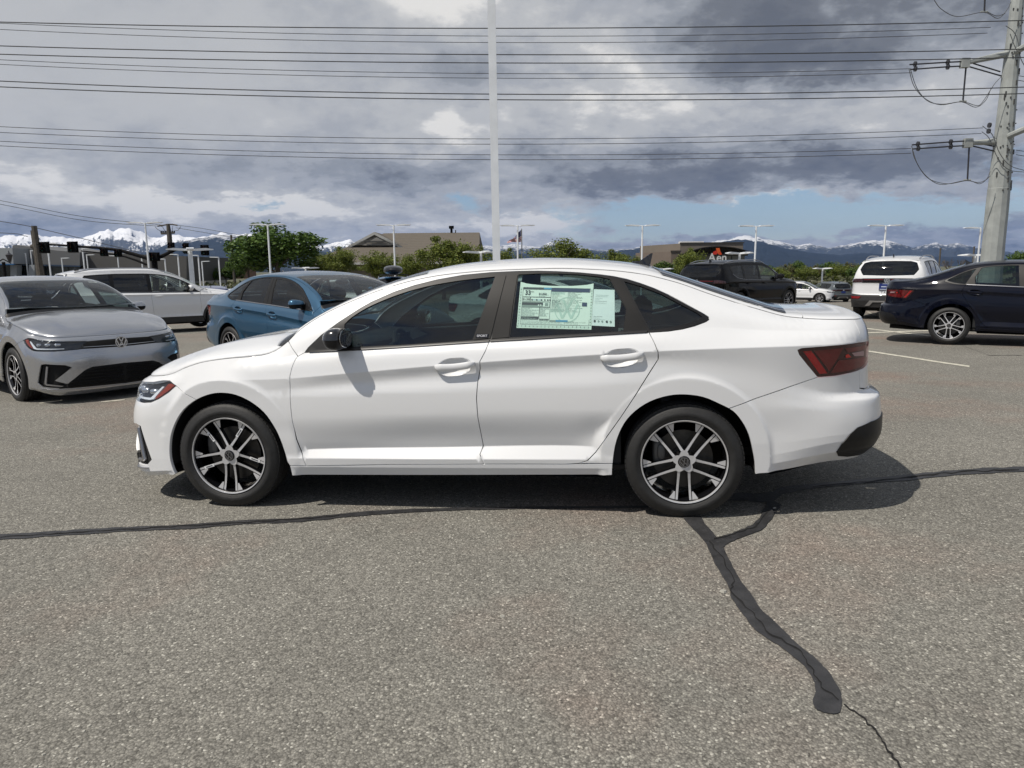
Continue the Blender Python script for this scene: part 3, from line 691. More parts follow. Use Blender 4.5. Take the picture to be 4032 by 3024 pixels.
ribbon('crack', wig([(850, 360, 5), (915, 440, 5), (955, 530, 5), (948, 575, 7), (1030, 660, 5), (1100, 750, 5), (1250, 840, 5), (1300, 920, 6), (1340, 990, 5), (1430, 1065, 6)], 5, 6, 5), CRK, .007, sub=2, seed=5, base=B4)
ribbon('crack', wig([(1430, 1065, 6), (1520, 1130, 7), (1580, 1190, 7), (1620, 1260, 8), (1680, 1335, 8), (1740, 1400, 8)], 6, 7, 6), CRK, .003, sub=2, seed=6, base=B4)
ribbon('crack', wig([(1110, 230, 5), (1050, 300, 5), (960, 330, 4), (860, 355, 4)], 6, 5, 7), CRK, .008, sub=2, seed=7, base=B4)
ribbon('crack', wig([(0, 234, 3), (500, 203, 3), (1050, 172, 3), (1500, 140, 3)], 14, 4, 8), CRK, .007, sub=2, seed=8, base=B3)
ribbon('crack', wig([(1300, 128, 3), (1700, 88, 4), (1950, 60, 4), (2212, 52, 3)], 10, 5, 9), CRK, .008, sub=2, seed=9, base=B4)
ribbon('crack', wig([(1480, 640, 1.5), (1800, 752, 3), (2080, 750, 4), (2208, 754, 4)], 6, 3, 9), CRK, .003, sub=2, seed=10, base=B33)
LINE = pbr('worn_line_paint', (.50, .48, .40), .8, noise=.3, nscale=12)
ribbon('painted_line', [(200, 672, 11), (330, 696, 12), (900, 783, 14), (1250, 838, 15), (1560, 881, 16)], LINE, .004, rough=.12, base=B33)
ribbon('painted_line', [(200, 412, 8), (290, 425, 9), (600, 463, 9), (900, 498, 8), (1100, 522, 8)], LINE, .004, rough=.12, base=B33)
ribbon('painted_line', [(200, 490, 8), (300, 485, 9), (700, 470, 9), (1060, 456, 9), (1400, 442, 9)], LINE, .0045, rough=.12, base=B33)
ribbon('painted_line', [(350, 235, 6), (420, 262, 6), (520, 290, 7)], LINE, .004, base=B33)
B1 = (0, 1050, 3.017)
ribbon('painted_line', [(470, 1622, 7), (600, 1608, 9), (720, 1592, 8)], LINE, .004, rough=.15, base=B1)
ribbon('painted_line', [(1200, 1606, 7), (1300, 1597, 9), (1480, 1580, 8)], LINE, .004, rough=.15, base=B1)
ribbon('painted_line', [(2060, 790, 8), (2040, 745, 7), (1990, 700, 6)], LINE, .004, rough=.15, base=B1)
# loose pebbles
pm = pbr('pebble_stone', (.34, .33, .29), .8, noise=.2, nscale=30)
rnd = random.Random(11)
pb = MB()
spots = [(1085, 1333, .012), (1562, 1279, .016), (1672, 1099, .014)]+[(rnd.uniform(0, 2212), 1659-rnd.random()**1.5*470, rnd.uniform(.003, .007)) for _ in range(260)]
for i, (px, py, r_) in enumerate(spots):
    p = hit(px, py); Rm = Matrix.Rotation(rnd.uniform(0, 6), 3, 'Z') @ Matrix.Rotation(rnd.uniform(-.4, .4), 3, 'X')
    V = []
    for k in range(6):
        for h, f in ((0, 1), (.55, .75)): V.append(Rm @ Vector((math.cos(k*1.047)*r_*f*(1.35 if k % 3 else .9), math.sin(k*1.047)*r_*f, h*r_))+p)
    pb.add(V, [(2*k, (2*k+2) % 12, (2*k+3) % 12, 2*k+1) for k in range(6)]+[(1, 3, 5, 7, 9, 11)])
tag(pb.build('pebbles', pm, None, smooth=False), 'small loose stones scattered over the grey asphalt', 'gravel', kind='stuff')
# ------------------------------------------------------------------ mountains
def _hash(ix, iy, s):
    h = (ix*374761393+iy*668265263+s*974634777) & 0xffffffff
    h = ((h ^ (h >> 13))*1274126177) & 0xffffffff
    return ((h ^ (h >> 16)) & 0xffff)/65535.0
def vnoise(x, y, s=0):
    x = np.asarray(x, float); y = np.asarray(y, float); ix = np.floor(x).astype(np.int64); iy = np.floor(y).astype(np.int64)
    fx = x-ix; fy = y-iy; fx = fx*fx*(3-2*fx); fy = fy*fy*(3-2*fy)
    a = _hash(ix, iy, s); b = _hash(ix+1, iy, s); c = _hash(ix, iy+1, s); d = _hash(ix+1, iy+1, s)
    return (a*(1-fx)+b*fx)*(1-fy)+(c*(1-fx)+d*fx)*fy
def ridged(x, y, o=5, s=0):
    t = 0; a = 1; n = 0
    for i in range(o):
        v = 1-np.abs(2*vnoise(x*2**i, y*2**i, s+i)-1); t = t+v*v*a; n += a; a *= .52
    return t/n
def mountain_mat(name, rock, snow_z, snow_amt):
    m, nt, o = newmat(name); b = nd(nt, 'ShaderNodeBsdfPrincipled'); b.inputs['Roughness'].default_value = .9; b.inputs['Specular IOR Level'].default_value = .1; link(nt, b.outputs[0], o.inputs[0])
    g = nd(nt, 'ShaderNodeNewGeometry'); sp = nd(nt, 'ShaderNodeSeparateXYZ'); link(nt, g.outputs['Position'], sp.inputs[0])
    n = nd(nt, 'ShaderNodeTexNoise', i_Scale=.010, i_Detail=8.0, i_Roughness=.72); link(nt, g.outputs['Position'], n.inputs['Vector'])
    at = nd(nt, 'ShaderNodeAttribute', attribute_name='rel')
    sn = nd(nt, 'ShaderNodeSeparateXYZ'); link(nt, g.outputs['Normal'], sn.inputs[0])
    s1 = nd(nt, 'ShaderNodeMath', operation='MULTIPLY_ADD'); link(nt, n.outputs['Fac'], s1.inputs[0]); s1.inputs[1].default_value = 1.3; link(nt, at.outputs['Fac'], s1.inputs[2])
    s2 = nd(nt, 'ShaderNodeMath', operation='MULTIPLY_ADD'); link(nt, sn.outputs[2], s2.inputs[0]); s2.inputs[1].default_value = 1.3; link(nt, s1.outputs[0], s2.inputs[2])
    mr = nd(nt, 'ShaderNodeMapRange'); mr.inputs['From Min'].default_value = snow_z; mr.inputs['From Max'].default_value = snow_z+.16; mr.inputs['To Max'].default_value = snow_amt; link(nt, s2.outputs[0], mr.inputs['Value'])
    mx = nd(nt, 'ShaderNodeMix', data_type='RGBA'); link(nt, mr.outputs[0], mx.inputs[0]); mx.inputs[6].default_value = (*rock, 1); mx.inputs[7].default_value = (.80, .81, .83, 1)
    link(nt, mx.outputs[2], b.inputs['Base Color'])
    return m
def ridge(name, sky_px, D, base_py, mat, seed, px0, px1, n=520, rows=46, rough=.16, spread=.35, back=True):
    """a mountain range whose crest line is the given skyline, with a flank that comes towards the camera"""
    P = np.array(sky_px, float); xs = np.linspace(px0, px1, n)
    ys = np.interp(xs, P[:, 0], P[:, 1])
    V = []; rel = []
    for j in range(rows):
        t = j/(rows-1)
        tt = t*1.25
        for i in range(n):
            px = xs[i]; c = pixy(px, ys[i], D)
            hc = c.z+40
            d = D*(1-spread*(1-min(tt, 1))) if tt <= 1 else D*(1+.12*(tt-1)*4)
            x = c.x*d/D
            prof = min(tt, 1)**1.15 if tt <= 1 else max(0, 1-(tt-1)*1.6)
            V.append([x, d, prof*hc]); rel.append(prof)
    V = np.array(V); rel = np.array(rel).reshape(rows, n)
    L = D*.075
    r = ridged(V[:, 0]/L, V[:, 1]/L*.8, 6, seed).reshape(rows, n); r2 = ridged(V[:, 0]/L*3.1+9, V[:, 1]/L*2.0, 4, seed+40).reshape(rows, n)
    H = V[:, 2].reshape(rows, n)
    w = np.sin(np.clip(rel, 0, 1)*math.pi)**.8
    hc = np.array([pixy(xs[i], ys[i], D).z+40 for i in range(n)])
    jag = (vnoise(xs/9.0, xs*0, seed+9)-.5)*.05+(vnoise(xs/3.3, xs*0, seed+12)-.5)*.02
    H = H+hc[None]*(w*(r-.5)*rough*5.2*.6+w*(r2-.5)*rough*1.4)+hc[None]*np.clip(rel, 0, 1)**6*jag[None]
    # keep the flank from rising above the sight line of the crest
    crest = int(round((rows-1)/1.25))
    for j in range(crest):
        d = V.reshape(rows, n, 3)[j, :, 1]; lim = (hc)*(d/D)*(.985-.10*(1-j/crest)); H[j] = np.minimum(H[j], lim)
    V = V.reshape(rows, n, 3); V[:, :, 2] = H-40
    F = [(j*n+i, j*n+i+1, (j+1)*n+i+1, (j+1)*n+i) for j in range(rows-1) for i in range(n-1)]
    o = mk(name, V.reshape(-1, 3), F, mat)
    at = o.data.attributes.new('rel', 'FLOAT', 'POINT')
    at.data.foreach_set('value', (H/ max(hc)).ravel().astype(np.float32))
    return tag(o, kind='structure')
KX = 2212/4032
snowL = [(-500,530),(-200,516),(0,511),(40,508),(75,505),(100,512),(130,511),(160,517),(180,515),(215,500),(233,496),(245,500),(270,491),(278,491),(300,500),(330,513),(350,511),(375,506),(400,512),(430,513),(445,510),(480,503),(500,508),(540,505),(600,520),(650,525),(690,531),(720,525),(755,518),(800,532),(900,545),(1000,560)]
darkL = [(-500,545),(0,540),(60,545),(180,556),(300,552),(360,528),(400,519),(430,514),(470,509),(500,507),(530,512),(600,527),(660,540),(720,545),(757,540),(800,548),(900,556),(1000,560),(1100,566)]
backR = [(760,570),(900,548),(1000,536),(1055,531),(1079,533),(1106,528),(1138,531),(1166,533),(1190,522),(1215,530),(1277,539),(1315,541),(1342,538),(1369,537),(1401,530),(1426,536),(1451,537),(1480,533),(1520,527),(1550,520),(1572,518),(1590,513),(1606,508),(1619,511),(1649,515),(1669,519),(1690,524),(1719,531),(1749,526),(1788,536),(1830,528),(1863,522),(1904,519),(1923,521),(1971,535),(2020,523),(2041,529),(2068,525),(2112,536),(2186,545),(2212,545),(2400,548),(2700,545)]
frontR = [(980,575),(1060,556),(1150,548),(1200,544),(1300,546),(1340,541),(1369,538),(1400,532),(1425,537),(1450,540),(1500,534),(1550,524),(1600,517),(1650,524),(1700,538),(1770,548),(1816,551),(1871,546),(1950,553),(2100,556),(2250,558),(2450,552),(2700,556)]
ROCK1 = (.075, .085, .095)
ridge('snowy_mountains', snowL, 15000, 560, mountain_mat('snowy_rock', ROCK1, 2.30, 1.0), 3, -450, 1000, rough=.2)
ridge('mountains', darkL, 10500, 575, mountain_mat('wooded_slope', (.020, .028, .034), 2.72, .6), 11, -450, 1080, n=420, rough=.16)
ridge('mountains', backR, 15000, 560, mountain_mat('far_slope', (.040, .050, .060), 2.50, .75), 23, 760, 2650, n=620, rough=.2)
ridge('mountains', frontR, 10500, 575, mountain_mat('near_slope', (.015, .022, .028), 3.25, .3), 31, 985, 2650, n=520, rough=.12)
# band of low ground in front of the mountains
hb = MB()
# ------------------------------------------------------------------ trees
ORD = ['first', 'second', 'third', 'fourth', 'fifth', 'sixth', 'seventh', 'eighth', 'ninth', 'tenth', 'eleventh', 'twelfth', 'thirteenth', 'fourteenth', 'fifteenth', 'sixteenth', 'seventeenth', 'eighteenth']
def leafmat(name, c1, c2):
    m, nt, o = newmat(name); b = nd(nt, 'ShaderNodeBsdfPrincipled'); b.inputs['Roughness'].default_value = .6; b.inputs['Specular IOR Level'].default_value = .3
    oi = nd(nt, 'ShaderNodeNewGeometry'); mx = nd(nt, 'ShaderNodeMix', data_type='RGBA'); link(nt, oi.outputs['Random Per Island'], mx.inputs[0])
    mx.inputs[6].default_value = (*c1, 1); mx.inputs[7].default_value = (*c2, 1); link(nt, mx.outputs[2], b.inputs['Base Color'])
    tl = nd(nt, 'ShaderNodeBsdfTranslucent'); link(nt, mx.outputs[2], tl.inputs[0]); ms = nd(nt, 'ShaderNodeMixShader'); ms.inputs[0].default_value = .22
    link(nt, b.outputs[0], ms.inputs[1]); link(nt, tl.outputs[0], ms.inputs[2]); link(nt, ms.outputs[0], o.inputs[0]); return m
BARK = pbr('bark', (.10, .085, .07), .9, noise=.3, nscale=8)
def crown_mesh(name, mat, n, seed, leaf=.26, rx=1.0, rz=1.0, lumps=26, upright=False, hollow=.45):
    """unit crown (radius 1, height 0..2): leaf clumps through the volume of many overlapping lumps"""
    r = np.random.RandomState(seed); L = []
    for i in range(lumps):
        while True:
            p = r.uniform(-1, 1, 3)
            if (p**2).sum() < 1: break
        rad = r.uniform(.15, .36); p = p*(1-rad*.75); z = p[2]*.95+.98
        p = np.array([p[0]*(1 if z < 1.1 else 1.0-.35*(z-1.1)), p[1], z]); L.append((p, rad))
    V = []; F = []
    for i in range(n):
        c, rad = L[r.randint(len(L))]; d = r.normal(size=3); d /= np.linalg.norm(d); q = c+d*rad*(r.uniform(hollow, 1.08))
        if upright and r.rand() < .3: q = q+np.array([0, 0, rad*.5*r.rand()])
        nrm = d*.6+r.normal(size=3)*.55; nrm /= np.linalg.norm(nrm); a = np.cross(nrm, r.normal(size=3)); a /= np.linalg.norm(a); b_ = np.cross(nrm, a)
        s = leaf*r.uniform(.5, 1.15)*.5; k = len(V)
        V += [q-a*s, q-b_*s*.55, q+a*s, q+b_*s*.55]; F.append((k, k+1, k+2, k+3))
    me = bpy.data.meshes.new(name); me.from_pydata([tuple(v) for v in V], [], F); me.materials.append(mat); me.update(); A_ = np.array(V); me['ext'] = (float(np.percentile(np.hypot(A_[:, 0], A_[:, 1]), 97)), float(np.percentile(A_[:, 2], 99.3))); return me
DKL = leafmat('dark_leaves', (.034, .075, .013), (.10, .165, .028)); OLV = leafmat('olive_leaves', (.075, .110, .018), (.185, .210, .042)); BRN = leafmat('budding_leaves', (.08, .08, .028), (.15, .14, .055)); GRN = leafmat('green_leaves', (.045, .09, .02), (.11, .165, .035))
CM = {'dark': [crown_mesh('crown', DKL, 9000, s, .115, lumps=60) for s in (1, 2)], 'olive': [crown_mesh('crown', OLV, 7500, s, .10, lumps=52, upright=True, hollow=.35) for s in (3, 4, 5)],
      'green': [crown_mesh('crown', GRN, 3500, s, .16, lumps=24) for s in (6, 7)], 'brown': [crown_mesh('crown', BRN, 2600, s, .13, lumps=26, upright=True, hollow=.2) for s in (8, 9)]}
def tree(px, ytop, ybase, hw, D, kind, label, group, seed=0, zr=1.0):
    c = pixy(px, ytop, D); top = c.z; k = D/1509; R = hw*k; z0 = G(c.x, c.y) if D < 115 else -3.9
    zb = pixy(px, ybase, D).z; H = top-zb
    root = empty('tree', (c.x, c.y, z0)); r = random.Random(seed+int(px))
    ms = CM[kind]; me = ms[r.randrange(len(ms))]
    mx_ = me['ext']; o = link_obj('crown', me, root); o.location = (0, 0, zb-z0); o.scale = (R/mx_[0], R/mx_[0], H/mx_[1]); o.rotation_euler = (0, 0, r.uniform(0, 6.28))
    b = MB(); hh = zb-z0+H*.55; tr_ = max(.10, R*.055)
    b.tube([(0, 0, -.3), (.05*R, 0, hh*.35), (0, .03*R, hh*.7), (.03*R, 0, hh)], [tr_*1.3, tr_, tr_*.8, tr_*.35], 7)
    for i in range(6):
        t = r.uniform(0, 6.28); z1 = (zb-z0)+H*r.uniform(.0, .35); b.tube([(0, 0, z1), (R*.35*math.cos(t), R*.35*math.sin(t), z1+H*.22), (R*.7*math.cos(t), R*.7*math.sin(t), z1+H*.42)], [tr_*.5, tr_*.3, tr_*.1], 5)
    b.build('trunk', BARK, root)
    tag(root, label, 'tree', group)
    return root
GT = 'trees round the lot'
tree(592, 489, 592, 96, 82, 'dark', 'broad dark green tree left of the brown roof, tallest of the trees', GT)
tree(530, 515, 595, 46, 84, 'dark', 'dark green tree merging with the left flank of the tallest tree', GT)
for i, (px, yt, yb, hw, D, k, lb) in enumerate([
    (688, 548, 596, 34, 88, 'olive', 'small light tree just right of the tallest dark tree'),
    (735, 535, 600, 42, 80, 'olive', 'olive tree in front of the left end of the brown roof'),
    (818, 545, 604, 44, 76, 'olive', 'olive tree in front of the brown roof, left of the lamp at its gable'),
    (880, 552, 606, 34, 74, 'olive', 'low olive tree right of the lamp before the brown roof'),
    (955, 514, 608, 66, 72, 'olive', 'large olive tree before the right half of the brown roof'),
    (1020, 535, 604, 46, 73, 'olive', 'olive tree at the right end of the brown roof'),
    (1095, 538, 600, 34, 80, 'olive', 'olive tree behind the flag pole and white mast'),
    (1212, 520, 600, 70, 78, 'olive', 'rounded olive tree right of the flag above the white roof'),
    (1325, 541, 598, 42, 84, 'olive', 'thin topped olive tree right of the rounded one, above the white roof'),
    (1372, 556, 600, 30, 90, 'olive', 'lowest olive tree ending the row above the roof antenna'),
    (1440, 566, 612, 30, 120, 'green', 'small green tree at the left foot of the tan building'),
    (1492, 538, 610, 34, 105, 'olive', 'upright olive tree in front of the arched canopy')]):
    tree(px, yt, yb, hw, D, k, lb, GT, i)
rnd = random.Random(5)
pos = ['left of', 'right of']
for i, px in enumerate(range(1640, 1900, 21)):
    k = ['brown', 'green', 'olive'][i % 3]; yt = 570+rnd.uniform(-5, 9)
    tree(px+rnd.uniform(-5, 5), yt, 611, rnd.uniform(17, 26), 150+rnd.uniform(-15, 20), k, {'brown': 'budding brown', 'green': 'fresh green', 'olive': 'olive'}[k]+' tree, %s from the left in the far belt beyond the black SUV' % ORD[i], 'far %s trees of the belt' % k, i)
for i, px in enumerate((388, 412, 436, 462, 486, 506)):
    tree(px, 575+rnd.uniform(-4, 5), 606, rnd.uniform(15, 24), 135, ['green', 'dark'][i % 2], ['low green', 'low dark'][i % 2]+' tree, %s from the left in the far row by the brick flats' % ORD[i], ['far green trees on the left', 'far dark trees on the left'][i % 2], i)
for i, (px, yt) in enumerate(((1968, 580), (2095, 572), (2120, 566), (2200, 545))):
    tree(px, yt, 608, 26, 120, ['brown', 'green'][i % 2], ['brown budding shrub tree right of the white SUV', 'green tree behind the right lamp cluster', 'brown tree left of the steel mast', 'green tree right of the steel mast'][i], 'trees by the steel mast', i)
# bare trees
def bare(px, ytop, D, label, seed):
    r = random.Random(seed); c = pixy(px, ytop, D); z0 = G(c.x, c.y) if D < 115 else -3.9; H = c.z-z0; root = empty('bare_tree', (c.x, c.y, z0)); b = MB()
    def br(p, d, l, rad, k):
        q = p+d*l; b.tube([p, (p+q)/2+Vector((r.uniform(-.04, .04)*l, r.uniform(-.04, .04)*l, 0)), q], [rad, rad*.8, rad*.6], 5)
        if k > 0:
            for _ in range(3): br(q, (d+Vector((r.uniform(-.6, .6), r.uniform(-.6, .6), r.uniform(-.1, .45)))).normalized(), l*r.uniform(.55, .8), rad*.6, k-1)
    br(Vector((0, 0, 0)), Vector((0, 0, 1)), H*.34, .16, 4); b.build('trunk', BARK, root, smooth=False); tag(root, label, 'tree', 'bare trees'); return root
bare(2062, 548, 115, 'leafless tree between the white SUV and the lamp cluster on the right', 1)
bare(2008, 568, 120, 'small leafless tree just right of the white SUV', 2)
bare(2084, 552, 112, 'leafless tree touching the lamp cluster on the right', 3)
# ------------------------------------------------------------------ car building
def side_lift(B, sg, off=0.0):
    return lambda a, z: B.side(a, z, off, sg)
def top_lift(B, off=0.0):
    def L(a, w):
        a = np.asarray(a, float); w = np.asarray(w, float)
        x = np.interp(a, B.ta, B.E[:, 0]); ye = np.interp(a, B.ta, B.E[:, 1]); ze = np.interp(a, B.ta, B.E[:, 2])
        zc = np.maximum(pchip(*np.array(B.zc).T, x), ze)
        y = ye*np.sin(np.clip(w, -1, 1)*math.pi/2)
        t = np.abs(np.sin(np.clip(w, -1, 1)*math.pi/2))
        z = ze+(zc-ze)*np.sqrt(np.maximum(0, 1-t**B.pw))
        if B.top_add is not None: z = z+B.top_add(x, y)*(1-t**4)
        return np.stack([x, y, z+off], -1)
    return L
def xy2aw(B, pts):
    P = np.array(pts, float)
    a = np.interp(P[:, 0], B.E[:, 0], B.ta); ye = np.interp(a, B.ta, B.E[:, 1])
    w = np.arcsin(np.clip(P[:, 1]/np.maximum(ye, 1e-3), -1, 1))*2/math.pi
    return np.stack([a, w], 1)
def crease_pts(B, names, a0, a1, step=.03, e=.0038):
    out = []
    for n in names:
        j = B.names.index(n); aa = np.arange(a0, a1, step); z = np.interp(aa, B.ta, B.lz[j])
        out += [np.stack([aa, z-e], 1), np.stack([aa, z+e], 1)]
    return out
def flare_pts(B, step=.03):
    out = []
    for f in B.flares:
        t = np.arange(-.35, math.pi+.35, step/f[2])
        # the flare line is where the flare profile meets the body profile
        for dr in (-.014, -.002, .010, .024, .038, .052, .066, .080): out.append(np.stack([f[0]+(f[2]+dr)*np.cos(t), f[1]+(f[2]+dr)*np.sin(t)], 1))
    return out

def make_wheel(name, parent, loc, side, R=.325, rr=.236, rot=0, steer=0, dark=False, stickers=False, detail=True, style='v'):
    """axle along local y; outer face towards side*y"""
    w = empty(name); w.parent = parent; w.location = loc; w.rotation_euler = (0, 0, steer)
    s = side
    def y(h): return s*h
    prof = [(rr-.004, -.19), (rr+.012, -.200), (rr+.05, -.206), (R-.03, -.200), (R-.010, -.185), (R-.002, -.165), (R, -.14), (R, -.118), (R-.009, -.117), (R-.009, -.111), (R, -.110), (R+.001, -.09),
            (R-.009, -.089), (R-.009, -.083), (R+.001, -.082), (R+.001, -.055), (R-.009, -.054), (R-.009, -.048), (R, -.047), (R-.003, -.025), (R-.010, -.008), (R-.024, .003), (R-.045, .009), (R-.048, .0105), (R-.062, .0105), (R-.065, .009), (rr+.012, .004), (rr+.003, -.002), (rr-.004, -.012)]
    b = MB(); n = 72 if detail else 36
    b.lathe([(r, y(h)) for r, h in prof], n, 'y', close=True)
    if detail:      # tread sipes on the shoulder
        for k in range(72):
            t = 2*math.pi*k/72; ct, st = math.cos(t), math.sin(t)
            Rm = Matrix.Rotation(-t, 3, 'Y')
            b.box((ct*(R-.0085), y(-.024), st*(R-.0085)), (.012, .026, .022), 0, Rm)
    b.build('tyre', RUBBER, w, angle=30)
    b = MB(); b.lathe([(rr-.012, y(-.185)), (rr-.020, y(-.10)), (rr-.020, y(-.03)), (rr-.011, y(-.006))], n, 'y')
    b.build('rim_barrel', SPOKEB, w)
    b = MB(); b.lathe([(rr-.008, y(-.008)), (rr-.007, y(.002)), (rr-.001, y(.004)), (rr+.001, y(-.001))], n, 'y')
    b.build('rim_flange', ALLOY if not dark else SPOKEB, w)
    k = rr/.239
    def rot2(u, v, t): return u*math.cos(t)-v*math.sin(t), u*math.sin(t)+v*math.cos(t)
    face = ALLOY if not dark else SPOKEB
    for i in range(5):
        base = math.radians(90+72*i)+rot
        b = MB()
        def dish(r): return -.012-.018*math.sin(min(1, max(0, (r-.05)/.19))*math.pi)*.6
        for sgn in (1, -1):
            ax = math.radians(26.3)*sgn
            p0 = np.array([.052*math.cos(sgn*.10), .052*math.sin(sgn*.10)])*k; p1 = np.array([.229*math.cos(ax), .229*math.sin(ax)])*k
            d = (p1-p0)/np.linalg.norm(p1-p0); nrm = np.array([-d[1], d[0]])*sgn      # outwards from the V axis
            w0, w1 = .0068*k, .0060*k
            rows = []
            for t in np.linspace(0, 1, 7):
                c = p0+(p1-p0)*t; ww = w0+(w1-w0)*t
                rows.append((c+nrm*ww, c-nrm*ww*(1.35-.35*min(1, t*3)) if t < .33 else c-nrm*ww))
            def pt(q, h): u, v = rot2(q[0], q[1], base); return (u, y(h), v)
            for j in range(6):
                A0, B0 = rows[j]; A1, B1 = rows[j+1]
                h0, h1 = dish(np.linalg.norm(A0)), dish(np.linalg.norm(A1))
                V = [pt(A0, h0), pt(B0, h0), pt(B1, h1), pt(A1, h1), pt(A0*.985, h0-.032), pt(B0*.985, h0-.032), pt(B1, h1-.032), pt(A1, h1-.032)]
                b.add(V, [(0, 1, 2, 3)], 0); b.add(V, [(0, 3, 7, 4), (1, 2, 6, 5)] if True else [], 1)
            # notched wedge on the inside of the V, beyond a thin groove
            g = -nrm
            q0 = p0+(p1-p0)*.72+g*(w1+.0045*k); q1 = p1*.995+g*(w1+.0045*k); 
            a2 = math.radians(15)*sgn; q2 = np.array([.226*math.cos(a2), .226*math.sin(a2)])*k
            q3 = p0+(p1-p0)*.72+g*(w1+.012*k)
            poly = [q0, q1, q2, q3]
            V = [pt(q, dish(np.linalg.norm(q))+.001) for q in poly]+[pt(q, dish(np.linalg.norm(q))-.03) for q in poly]
            b.add(V, [(0, 1, 2, 3)], 0); b.add(V, [(0, 1, 5, 4), (1, 2, 6, 5), (2, 3, 7, 6), (3, 0, 4, 7)], 1)
        hub = []
        # hub segment of the spoke
        for t in np.linspace(-.63, .63, 6): hub.append((.046*k*math.cos(t), .046*k*math.sin(t)))
        hub2 = [(.036*k*math.cos(t), .036*k*math.sin(t)) for t in np.linspace(.63, -.63, 6)]
        tip = [(.064*k, .010*k), (.067*k, 0), (.064*k, -.010*k)]
        poly = [(.046*k*math.cos(.63), .046*k*math.sin(.63)), (.054*k, .020*k)]+tip+[(.054*k, -.020*k), (.046*k*math.cos(-.63), .046*k*math.sin(-.63))]+[(.034*k*math.cos(t), .034*k*math.sin(t)) for t in np.linspace(-.63, .63, 6)]
        b.prism([rot2(u, v, base) for u, v in poly], y(-.011), y(-.05), lambda u, v, h: (u, h, v), 0, 1)
        b.build('spoke', [face, SPOKEB], w, smooth=False)
    b = MB(); b.lathe([(.0001, y(-.006)), (.030*k, y(-.006)), (.033*k, y(-.009)), (.034*k, y(-.03))], 28, 'y')
    b.build('hub_cap', GLOSSB, w)
    if detail:
        badge_mesh('badge', w, (0, y(-.004), 0), .027*k, rot=rot+(.3 if s < 0 else 0), axis='y', sg=s, mat=pbr('cap_emblem', (.16, .16, .165), .35, metal=.5))
        b = MB(); b.lathe([(.06, y(-.085)), (.165, y(-.085)), (.165, y(-.105)), (.06, y(-.105))], 40, 'y', close=True)
        b.lathe([(.0001, y(-.07)), (.07, y(-.07)), (.07, y(-.10))], 24, 'y')
        for j in range(5):
            t = rot+math.radians(90+72*j+36*0)+.0
            b.tube([(.053*math.cos(t+.63), y(-.07), .053*math.sin(t+.63)), (.053*math.cos(t+.63), y(-.03), .053*math.sin(t+.63))], .008, 6)
        b.build('brake_disc', STEEL, w)
        b = MB(); b.rbox((-.135, y(-.088), .045), (.07, .07, .15), .02); b.rbox((-.12, y(-.06), .045), (.05, .03, .09), .01)
        b.build('brake_caliper', CALIPER, w)
    return w

def wheel_stickers(w, s, rot, rr=.236):
    k = rr/.239
    def y(h): return s*h
    def rot2(u, v, t): return u*math.cos(t)-v*math.sin(t), u*math.sin(t)+v*math.cos(t)
    for i in (0, 1, 2, 4):
        base = math.radians(90+72*i)+rot; sgn = 1 if i in (1, 2, 4) else -1
        sgn = -1
        ax = math.radians(26.3)*sgn
        p0 = np.array([.052, 0])*k; p1 = np.array([.229*math.cos(ax), .229*math.sin(ax)])*k
        c = p0+(p1-p0)*.63; ang = math.atan2(p1[1]-p0[1], p1[0]-p0[0])
        b = MB(); u, v = rot2(c[0], c[1], base)
        RM = Matrix.Rotation(-(ang+base), 3, 'Y')
        b.box((u, y(-.0185), v), (.066, .0016, .016), 0, RM)
        b.box((u, y(-.0174), v), (.044, .0010, .007), 1, RM)
        b.build('sticker', [pbr('paper_white', (.75, .76, .77), .6), pbr('sticker_print', (.12, .12, .13), .6)], w, smooth=False)

